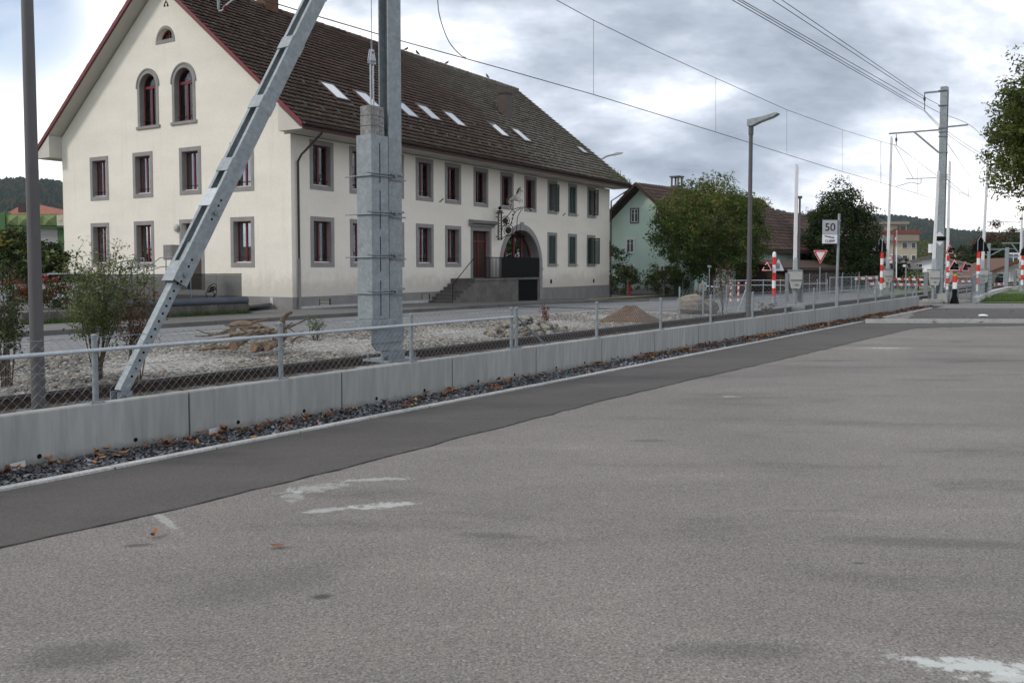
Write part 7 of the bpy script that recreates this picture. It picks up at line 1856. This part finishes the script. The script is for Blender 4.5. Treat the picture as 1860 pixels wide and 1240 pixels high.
s1 = sp_post('red and white signal post with triangles pointing both ways, left of the first barrier', 1405, 37.5); h = zof(467, 37.5)
striped(s1, 0, h, 5, .075); b = M(); b.tube([(0,0,h),(0,0,h+.14),(0,0,h+.2),(0,0,h+.23)], [.08,.08,.06,.02], 12); b.build('cap', MT['white'], s1, smooth=40)
signal_tri(s1, (-.33,-.12,zof(483,37.5)), .48, R(-120)); signal_tri(s1, (.20,.10,zof(481,37.5)), .58, R(-70), back=True)
b = M(); b.tube([(-.35,0,zof(478,37.5)),(.25,0,zof(478,37.5))], .02, 6); b.tube([(-.1,-.02,zof(474,37.5)),(-.16,-.02,zof(470,37.5)),(-.05,0,zof(467,37.5))], .01, 5); b.box(.05,.25,.0,.2,zof(488,37.5),zof(480,37.5)); b.build('arm', MT['galv'], s1)
s2 = sp_post('slim striped signal post with an edge-on grey triangle beside the second barrier', 1600.5, 47.5); h = zof(458, 47.5)
striped(s2, 0, h, 6, .08); blackback(s2, (-.02,0,zof(442,47.5)), .9, R(-165)); b = M(); b.tube([(-.2,0,zof(458,47.5)),(-.75,-.1,zof(458,47.5))], .07, 8); b.build('side_lamp', MT['black'], s2)
b = M(); b.tube([(-.05,-.12,zof(457,47.5)),(0,-.12,zof(428,47.5))], .04, 6); b.build('bracket', MT['galv'], s2)
s3 = sp_post('short striped post with red edged triangle lights at the end of the wall', 1733.5, 40.3); h = zof(501, 40.3)
striped(s3, 0, h, 2, .10, foot='black', fh=.68); b = M(); b.tube([(0,0,h),(0,0,h+.09)], .105, 12); b.build('yellow_band', MT['yellowband'], s3)
signal_tri(s3, (-.12,-.12,zof(481,40.3)), .66, R(-95)); signal_tri(s3, (.45,.05,zof(483,40.3)), .56, R(-68)); b = M(); b.tube([(-.12,0,zof(494,40.3)),(.40,0,zof(494,40.3))], .025, 6); b.tube([(0,0,h),(0,0,h+.3)], .03, 6); b.tube([(.05,-.1,h+.12),(.25,-.14,h+.06)], .05, 8); b.build('arm', MT['galv'], s3)
s4 = sp_post('tall striped signal post topped by a large black triangle seen from behind', 1775.5, 45); h = zof(457, 45)
striped(s4, 0, h, 6, .085); blackback(s4, (.05,0,zof(441,45)), .92, R(-95))
s5 = sp_post('striped signal post half hidden behind the far catenary mast', 1720.5, 48); h = zof(464, 48)
striped(s5, 0, h, 6, .08); signal_tri(s5, (0,-.1,zof(452,48)), .62, R(-66))
s6 = sp_post('striped signal post at the right edge with part of a black triangle', 1856, 60); h = zof(463, 60)
striped(s6, 0, h, 6, .09); blackback(s6, (.25,0,zof(450,60)), 1.1, R(-80))
# diamond board on the far mast
dm = thing('diamond_board', 'white and black diamond shaped board fixed to the far catenary mast', 'railway sign', at(1707, 433, 40.9))
def dmd(pts, off, m, nm): b = M(); b.prism([at(u, v, 40.9-off) for u, v in pts], (0,.012,0)); b.build(nm, MT[m], dm, world=True)
dmd([(1707,420.5),(1719,433),(1707,446.5),(1695,433)], 0, 'white', 'board'); dmd([(1697.5,429.2),(1715.5,429.2),(1719.5,433),(1715.5,437.5),(1697.5,437.5),(1694,433)], .02, 'black', 'black_band')
cab = thing('signal_box', 'small pale cabinet fixed between the third barrier and the far mast', 'cabinet', at(1694, 450, 40.6)); a, c_ = at(1690.5,459,40.6), at(1699,443,40.6); b = M(); b.box(a.x,c_.x,40.6,40.85,a.z,c_.z); b.build('case', MT['white'], cab, world=True)
# the speed and kilometre sign
kp = RQ(tq(1520, 8.05, 1), 8.05); ks = thing('speed_sign', 'railway sign with 50 and 12.899 on a leaning galvanised pole', 'railway sign', (kp.x, kp.y, 0)); ky_ = kp.y
b = M(); b.tube([at(1518.5,562,ky_), at(1524.6,388,ky_)], .042, 12); b.build('pole', MT['galv'], ks, world=True, smooth=40)
MT['signgrey'] = mat('sign_grey', (.40,.40,.42), .5, 0, va=.03)
def kpl(u0, u1, v0, v1, m, nm, off=0): a, c_ = at(u0, v1, ky_-.06-off), at(u1, v0, ky_-.06-off); b = M(); b.box(a.x, c_.x, ky_-.075-off, ky_-.06-off, a.z, c_.z); return b.build(nm, MT[m], ks, world=True)
kpl(1493.6,1521,399.7,425.5,'signgrey','upper_board'); kpl(1493.3,1520.7,426,442.3,'white','lower_board')
p = at(1507.8, 413.2, ky_-.08); text('50', .345, MT['black'], 'number', ks, tolocal(ks, p), (R(90),0,0), .002)
p = at(1507.0, 438.0, ky_-.08); text('12.899', .118, MT['black'], 'number', ks, tolocal(ks, p), (R(90),0,0), .002)
b = M(); b.prism([at(1498,427.7,ky_-.08), at(1515,431.2,ky_-.08), at(1515,433,ky_-.08), at(1498,429.3,ky_-.08)], (0,.004,0)); b.tube([at(1514.4,427,ky_-.08), at(1514.2,431.5,ky_-.08)], .003, 4); b.build('gradient_bar', MT['black'], ks, world=True)
b = M(); 
for v in (401, 426.5): b = M(); b.tube([at(1519.5,v,ky_-.03), at(1527.5,v,ky_-.03)], .018, 6); b.build('clamp', MT['galv'], ks, world=True)
# give way sign
yY = 47.; ys = thing('give_way_sign', 'red and white give way triangle on a thin pole before the dark tree', 'road sign', gp(1490, yY))
b = M(); b.tube([at(1489.5,484,yY), at(1489,541,yY)], .03, 8); b.build('pole', MT['galv'], ys, world=True, smooth=40)
for s_, off, m_, nm in ((1.0,0,'white','board'),(.93,.02,'redstripe','red_border'),(.62,.04,'white','white_centre')):
    cc_ = at(1489.8, 467.3, yY-off); b = M(); w_, h_ = 26.4/F*yY*s_, 25/F*yY*s_; zc = cc_.z+ (25/F*yY)*(1/2-.0) - (25/F*yY)*.36
    tri(b, (cc_.x, yY-off-.03, cc_.z-.12*(1-s_)*0+ (h_/2-h_*2/3)*1 + (25/F*yY)/6), w_, h_, .015, 0, -1, inv=True); b.build(nm, MT[m_], ys)
for ch_ in ys.children:
    if ch_.name.split('.')[0] in ('board','red_border','white_centre'):
        ch_.location = (-ys.location.x, -ys.location.y, -ys.location.z)
# round prohibition sign on its white panel
rY = 52.; rs_ = thing('ban_sign', 'white panel with red ring beside the second raised barrier', 'road sign', at(1617, 478, rY)); a, c_ = at(1612.5,478,rY), at(1621,461.5,rY); b = M(); b.box(a.x,c_.x,rY,rY+.02,a.z,c_.z); b.build('panel', MT['white'], rs_, world=True)
b = M(); p = at(1616.3, 468, rY-.02); n = 20; ro, ri = .165, .115
for k in range(n):
    a1, a2 = 2*math.pi*k/n, 2*math.pi*(k+1)/n; f = lambda a_, r_, d: (p.x+math.cos(a_)*r_, rY-.015+d, p.z+math.sin(a_)*r_)
    b.hexa([f(a1,ri,0), f(a2,ri,0), f(a2,ro,0), f(a1,ro,0), f(a1,ri,-.01), f(a2,ri,-.01), f(a2,ro,-.01), f(a1,ro,-.01)])
b.build('red_ring', MT['redstripe'], rs_, world=True)
# thin dark lamp poles, direction post, flag
def slim(label, u, Y, vt, head='cap', m='pole', r=.05):
    p = gp(u, Y); o = thing('street_lamp', label, 'street lamp', p, 0); h = zof(vt, Y)-p.z; b = M(); b.tube([(0,0,0),(0,0,h)], r, 8); b.build('pole', MT[m], o, smooth=40)
    b = M()
    if head == 'cap': b.tube([(0,0,h-.02),(0,0,h+.1)], .11, 10)
    else: b.box(-.05,.38,-.08,.08,h-.02,h+.05)
    b.build('head', MT[m], o)
slim('slim dark lamp pole close behind the leftmost raised barrier', 1449.8, 43, 360); slim('slim dark lamp pole with short arm behind the second raised barrier', 1622, 58, 417, 'arm')
slim('bare pale lamp pole in the garden beside the round green tree', 1288, 52, 485, 'cap', 'galv', .03); slim('very distant pale pole among the trees right of the crossing', 1811, 110, 477, 'cap', 'galv_light', .07)
wp = thing('direction_post', 'thin galvanised post with a small blue and white arrow plate', 'road sign', gp(1645, 39)); b = M(); b.tube([at(1645.5,480,39), at(1645.5,548,39)], .028, 8); b.build('pole', MT['galv'], wp, world=True, smooth=40)
a, c_ = at(1639.5,484.5,38.95), at(1645,480.5,38.95); b = M(); b.prism([(a.x,38.95,(a.z+c_.z)/2),(a.x+.03,38.95,a.z),(c_.x,38.95,a.z),(c_.x,38.95,c_.z),(a.x+.03,38.95,c_.z)], (0,.01,0)); b.build('plate', MT['white'], wp, world=True)
fY = 68.; fl = thing('flag_pole', 'white flag pole with hanging red and white flag before the apartment block', 'flag', gp(1628, fY)); b = M(); b.tube([at(1628,512,fY), at(1628.7,419,fY)], .045, 8); b.build('pole', MT['white'], fl, world=True, smooth=40)
b = M(); cols = [(1628.5,419.5),(1627,424),(1625.5,434),(1624.6,443),(1625.5,447),(1627.2,446),(1628,436),(1628.4,426)]; b.prism([at(u, v, fY-.1) for u, v in cols], (0,.05,0)); fo_ = b.build('flag_cloth', MT['redstripe'], fl, world=True)
b = M(); b.prism([at(u, v, fY-.12) for u, v in ((1625.8,431),(1627.8,431),(1627.6,436),(1625.4,436))], (0,.01,0)); b.build('white_cross', MT['white'], fo_, world=True)
# striped barrier boards
def boards(label, u0, v0, u1, v1, Y, th_=.15):
    a, c_ = at(u0, v0, Y), at(u1, v1, Y); o = thing('striped_board', label, 'barrier board', ((a.x+c_.x)/2, Y, g(a.x, Y)), 0, 'red and white barrier boards beyond the crossing'); d = c_-a; n = max(3, int(d.length/.5))
    zz = Vector((0,0,th_)); b = M(); b.prism([a, c_, c_+zz, a+zz], (0,.03,0)); b.build('board', MT['stripe_x'], o, world=True)
    for f in (.05, .5, .95):
        p = a+d*f; b = M(); b.box(p.x-.03,p.x+.03,Y+.035,Y+.08,g(p.x,Y)-.1,p.z+th_+.1); b.build('leg', MT['galv'], o, world=True)
boards('upper striped board left of the striped signal post', 1553, 508.5, 1594, 506.5, 60); boards('lower striped board left of the striped signal post', 1577, 518, 1597, 517, 59)
boards('long upper striped board below the bungalow', 1620, 508.5, 1684, 510, 60); boards('long lower striped board below the bungalow', 1620, 518.5, 1684, 519, 59)
boards('upper striped board behind the cyclist', 1800, 519.5, 1828, 516, 80); boards('lower striped board behind the cyclist', 1800, 524, 1828, 524, 79)
boards('striped board behind the short triangle signal', 1738, 513, 1764, 512.5, 70)
# hydrant, red posts, bins
def bollard(label, u, Y, vt, stripes, r=.05, group=None, cat='bollard', name='bollard', vb=None):
    p = gp(u, Y); o = thing(name, label, cat, p, 0, group); h = zof(vt, Y)-p.z
    for i in range(stripes):
        b = M(); b.tube([(0,0,h*i/stripes),(0,0,h*(i+1)/stripes)], r, 10); b.build('band', MT['redstripe' if (stripes-1-i) % 2 == 0 else 'white'], o)
    b = M(); b.ball((0,0,h), r*1.05, 10, 5, (1,1,.8)); b.build('cap', MT['white' if stripes > 1 else 'redstripe'], o)
    if stripes == 1: b = M(); b.tube([(-.16,0,h*.75),(.16,0,h*.75)], .05, 8); b.build('outlet', MT['redstripe'], o)
bollard('red fire hydrant in front of the mint green house', 1142.5, 60, 518, 1, .11, cat='hydrant', name='hydrant')
for u, lab in ((1327,'first'),(1341,'second'),(1354.5,'third')): bollard('red and white striped bollard, %s from the left by the railed fence' % lab.split(',')[0]+(' near the lamp post' if ',' in lab else ''), u, 43, 514, 6, .045, 'striped bollards along the road')
MT['bin_green'] = mat('bin_green', (.02,.06,.03), .5)
bn = thing('waste_bin', 'dark green wheeled waste bin beside the mint green house', 'waste bin', gp(1238, 60)); b = M(); b.hexa([(-.42,-.3,.1),(.42,-.3,.1),(.42,.3,.1),(-.42,.3,.1),(-.5,-.36,1.0),(.5,-.36,1.0),(.5,.36,1.0),(-.5,.36,1.0)]); bb_ = b.build('body', MT['bin_green'], bn); b = M(); b.hexa([(-.53,-.4,1.0),(.53,-.4,1.0),(.53,.4,1.0),(-.53,.4,1.0),(-.45,-.3,1.1),(.45,-.3,1.1),(.45,.36,1.12),(-.45,.36,1.12)]); b.build('lid', MT['bin_green'], bn)
for y in (-.25,.25): b = M(); b.tube([(.4,y-.03,.1),(.4,y+.03,.1)], .1, 10); b.build('wheel', MT['black'], bn)
# striped tape between the posts by the tree
tp_ = thing('barrier_pole', 'blue and white bar with red tip lying across posts by the tree', 'barrier', gp(1270, 50)); MT['blue'] = mat('blue_paint', (.03,.06,.22), .5); n = 7; a, c_ = at(1275,518.5,50), at(1303,521.5,50)
for i in range(n): b = M(); b.tube([a.lerp(c_, i/n), a.lerp(c_, (i+1)/n)], .035, 6); b.build('band', MT['redstripe' if i == 0 else ('blue' if i % 2 else 'white')], tp_, world=True)
for u in (1275, 1302): b = M(); p = colx(u, 50.05); b.tube([(p.x,p.y,-.3),(p.x,p.y,zof(517,50))], .025, 6); b.build('post', MT['dwood'], tp_, world=True)
# small ground marker behind the cross kerb, information plates at the wall foot
mk = thing('marker_stud', 'small white mushroom shaped marker stud behind the cross kerb', 'marker', (on(1769,578,.1).x, ky+.3, .05)); b = M(); b.tube([(0,0,0),(0,0,.14)], .05, 10); b.build('stem', MT['galv'], mk); b = M(); b.ball((0,0,.17), .15, 14, 5, (1,.8,.25)); b.build('cap', MT['white'], mk)
for u, lab in ((390,'white plate leaning on the wall foot near the diagonal strut'),(33,'white plate lying at the wall foot at the left edge')):
    p = RQ(tq(u, WQ-.05, .12), WQ-.05, .07); o = thing('plate', lab, 'plate', p, ang); b = M(); b.hexa([(-.06,0,-.05),(.06,0,-.05),(.06,.006,-.05),(-.06,.006,-.05),(-.055,.02,.025),(.065,.02,.032),(.065,.026,.032),(-.055,.026,.025)]); b.build('board', MT['signgrey'], o)
# ------------------------------------------------------------ cyclist
cyY = 95.; cp0 = colx(1812, cyY, 0); cp0.z = zof(528, cyY); 
bk = thing('bicycle', 'bicycle ridden towards the camera far beyond the crossing', 'bicycle', cp0, 0); MT['jacket'] = mat('dark_blue_jacket', (.015,.018,.035), .8); MT['skin'] = mat('skin', (.35,.2,.14), .6)
for nm, y0 in (('front_wheel', -.5), ('rear_wheel', .5)):
    b = M(); b.tube([(0, y0+math.cos(a)*.32, .34+math.sin(a)*.32) for a in [2*math.pi*k/18 for k in range(19)]], .02, 5); b.build(nm, MT['black'], bk)
b = M(); b.tube([(0,.5,.34),(0,.1,.32),(0,-.38,.85)], .018, 5); b.tube([(0,.5,.34),(0,.22,.85),(0,.1,.32)], .016, 5); b.tube([(0,.22,.82),(0,-.35,.8)], .018, 5); b.tube([(0,-.5,.34),(0,-.38,.85),(0,-.36,1.0)], .018, 5); b.build('frame', MT['black'], bk)
b = M(); b.tube([(-.28,-.28,1.0),(0,-.38,1.02),(.28,-.28,1.0)], .016, 5); b.build('handlebar', MT['black'], bk); b = M(); b.ball((0,.22,.9), .1, 8, 5, (.8,1.3,.4)); b.build('saddle', MT['black'], bk)
pr_ = thing('person', 'cyclist in a dark jacket riding towards the camera', 'person', cp0, 0)
v = [(0,.2,.98),(0,.1,1.2),(0,-.02,1.42),(0,-.05,1.52),(0,-.08,1.66), (.10,.16,.95),(.12,-.2,.78),(.12,-.02,.38),(.12,-.12,.34), (-.10,.16,.95),(-.12,-.12,.9),(-.12,.05,.52),(-.12,-.05,.48), (.19,-.03,1.38),(.28,-.12,1.16),(.27,-.27,1.03), (-.19,-.03,1.38),(-.28,-.12,1.16),(-.27,-.27,1.03)]
e = [(0,1),(1,2),(2,3),(3,4),(0,5),(5,6),(6,7),(7,8),(0,9),(9,10),(10,11),(11,12),(2,13),(13,14),(14,15),(2,16),(16,17),(17,18)]
skinned('body', v, e, [.15,.15,.16,.06,.09,.10,.07,.05,.04,.10,.07,.05,.04,.075,.05,.035,.075,.05,.035], MT['jacket'], pr_, 2)
b = M(); b.ball((0,-.09,1.66), .085, 12, 8, (.9,1,1.2)); b.build('face', MT['skin'], pr_, smooth=True); b = M(); b.ball((0,-.06,1.72), .115, 12, 7, (1,1.1,.75)); b.build('helmet', MT['jacket'], pr_, smooth=True)
# ------------------------------------------------------------ the air
hz = M(); hz.box(-1600, 2600, -60, 3600, -12, 420); hm = bpy.data.materials.new('haze'); hm.use_nodes = True; t = hm.node_tree; t.nodes.remove(t.nodes['Principled BSDF'])
pv_ = N(t, 'ShaderNodeVolumePrincipled', Density=HAZE); pv_.inputs['Color'].default_value = (.72,.82,1.,1); pv_.inputs['Anisotropy'].default_value = .2
L(t, pv_.outputs[0], t.nodes['Material Output'].inputs['Volume'])
ho = hz.build('haze', hm); ho['kind'] = 'stuff'; ho.display_type = 'WIRE'
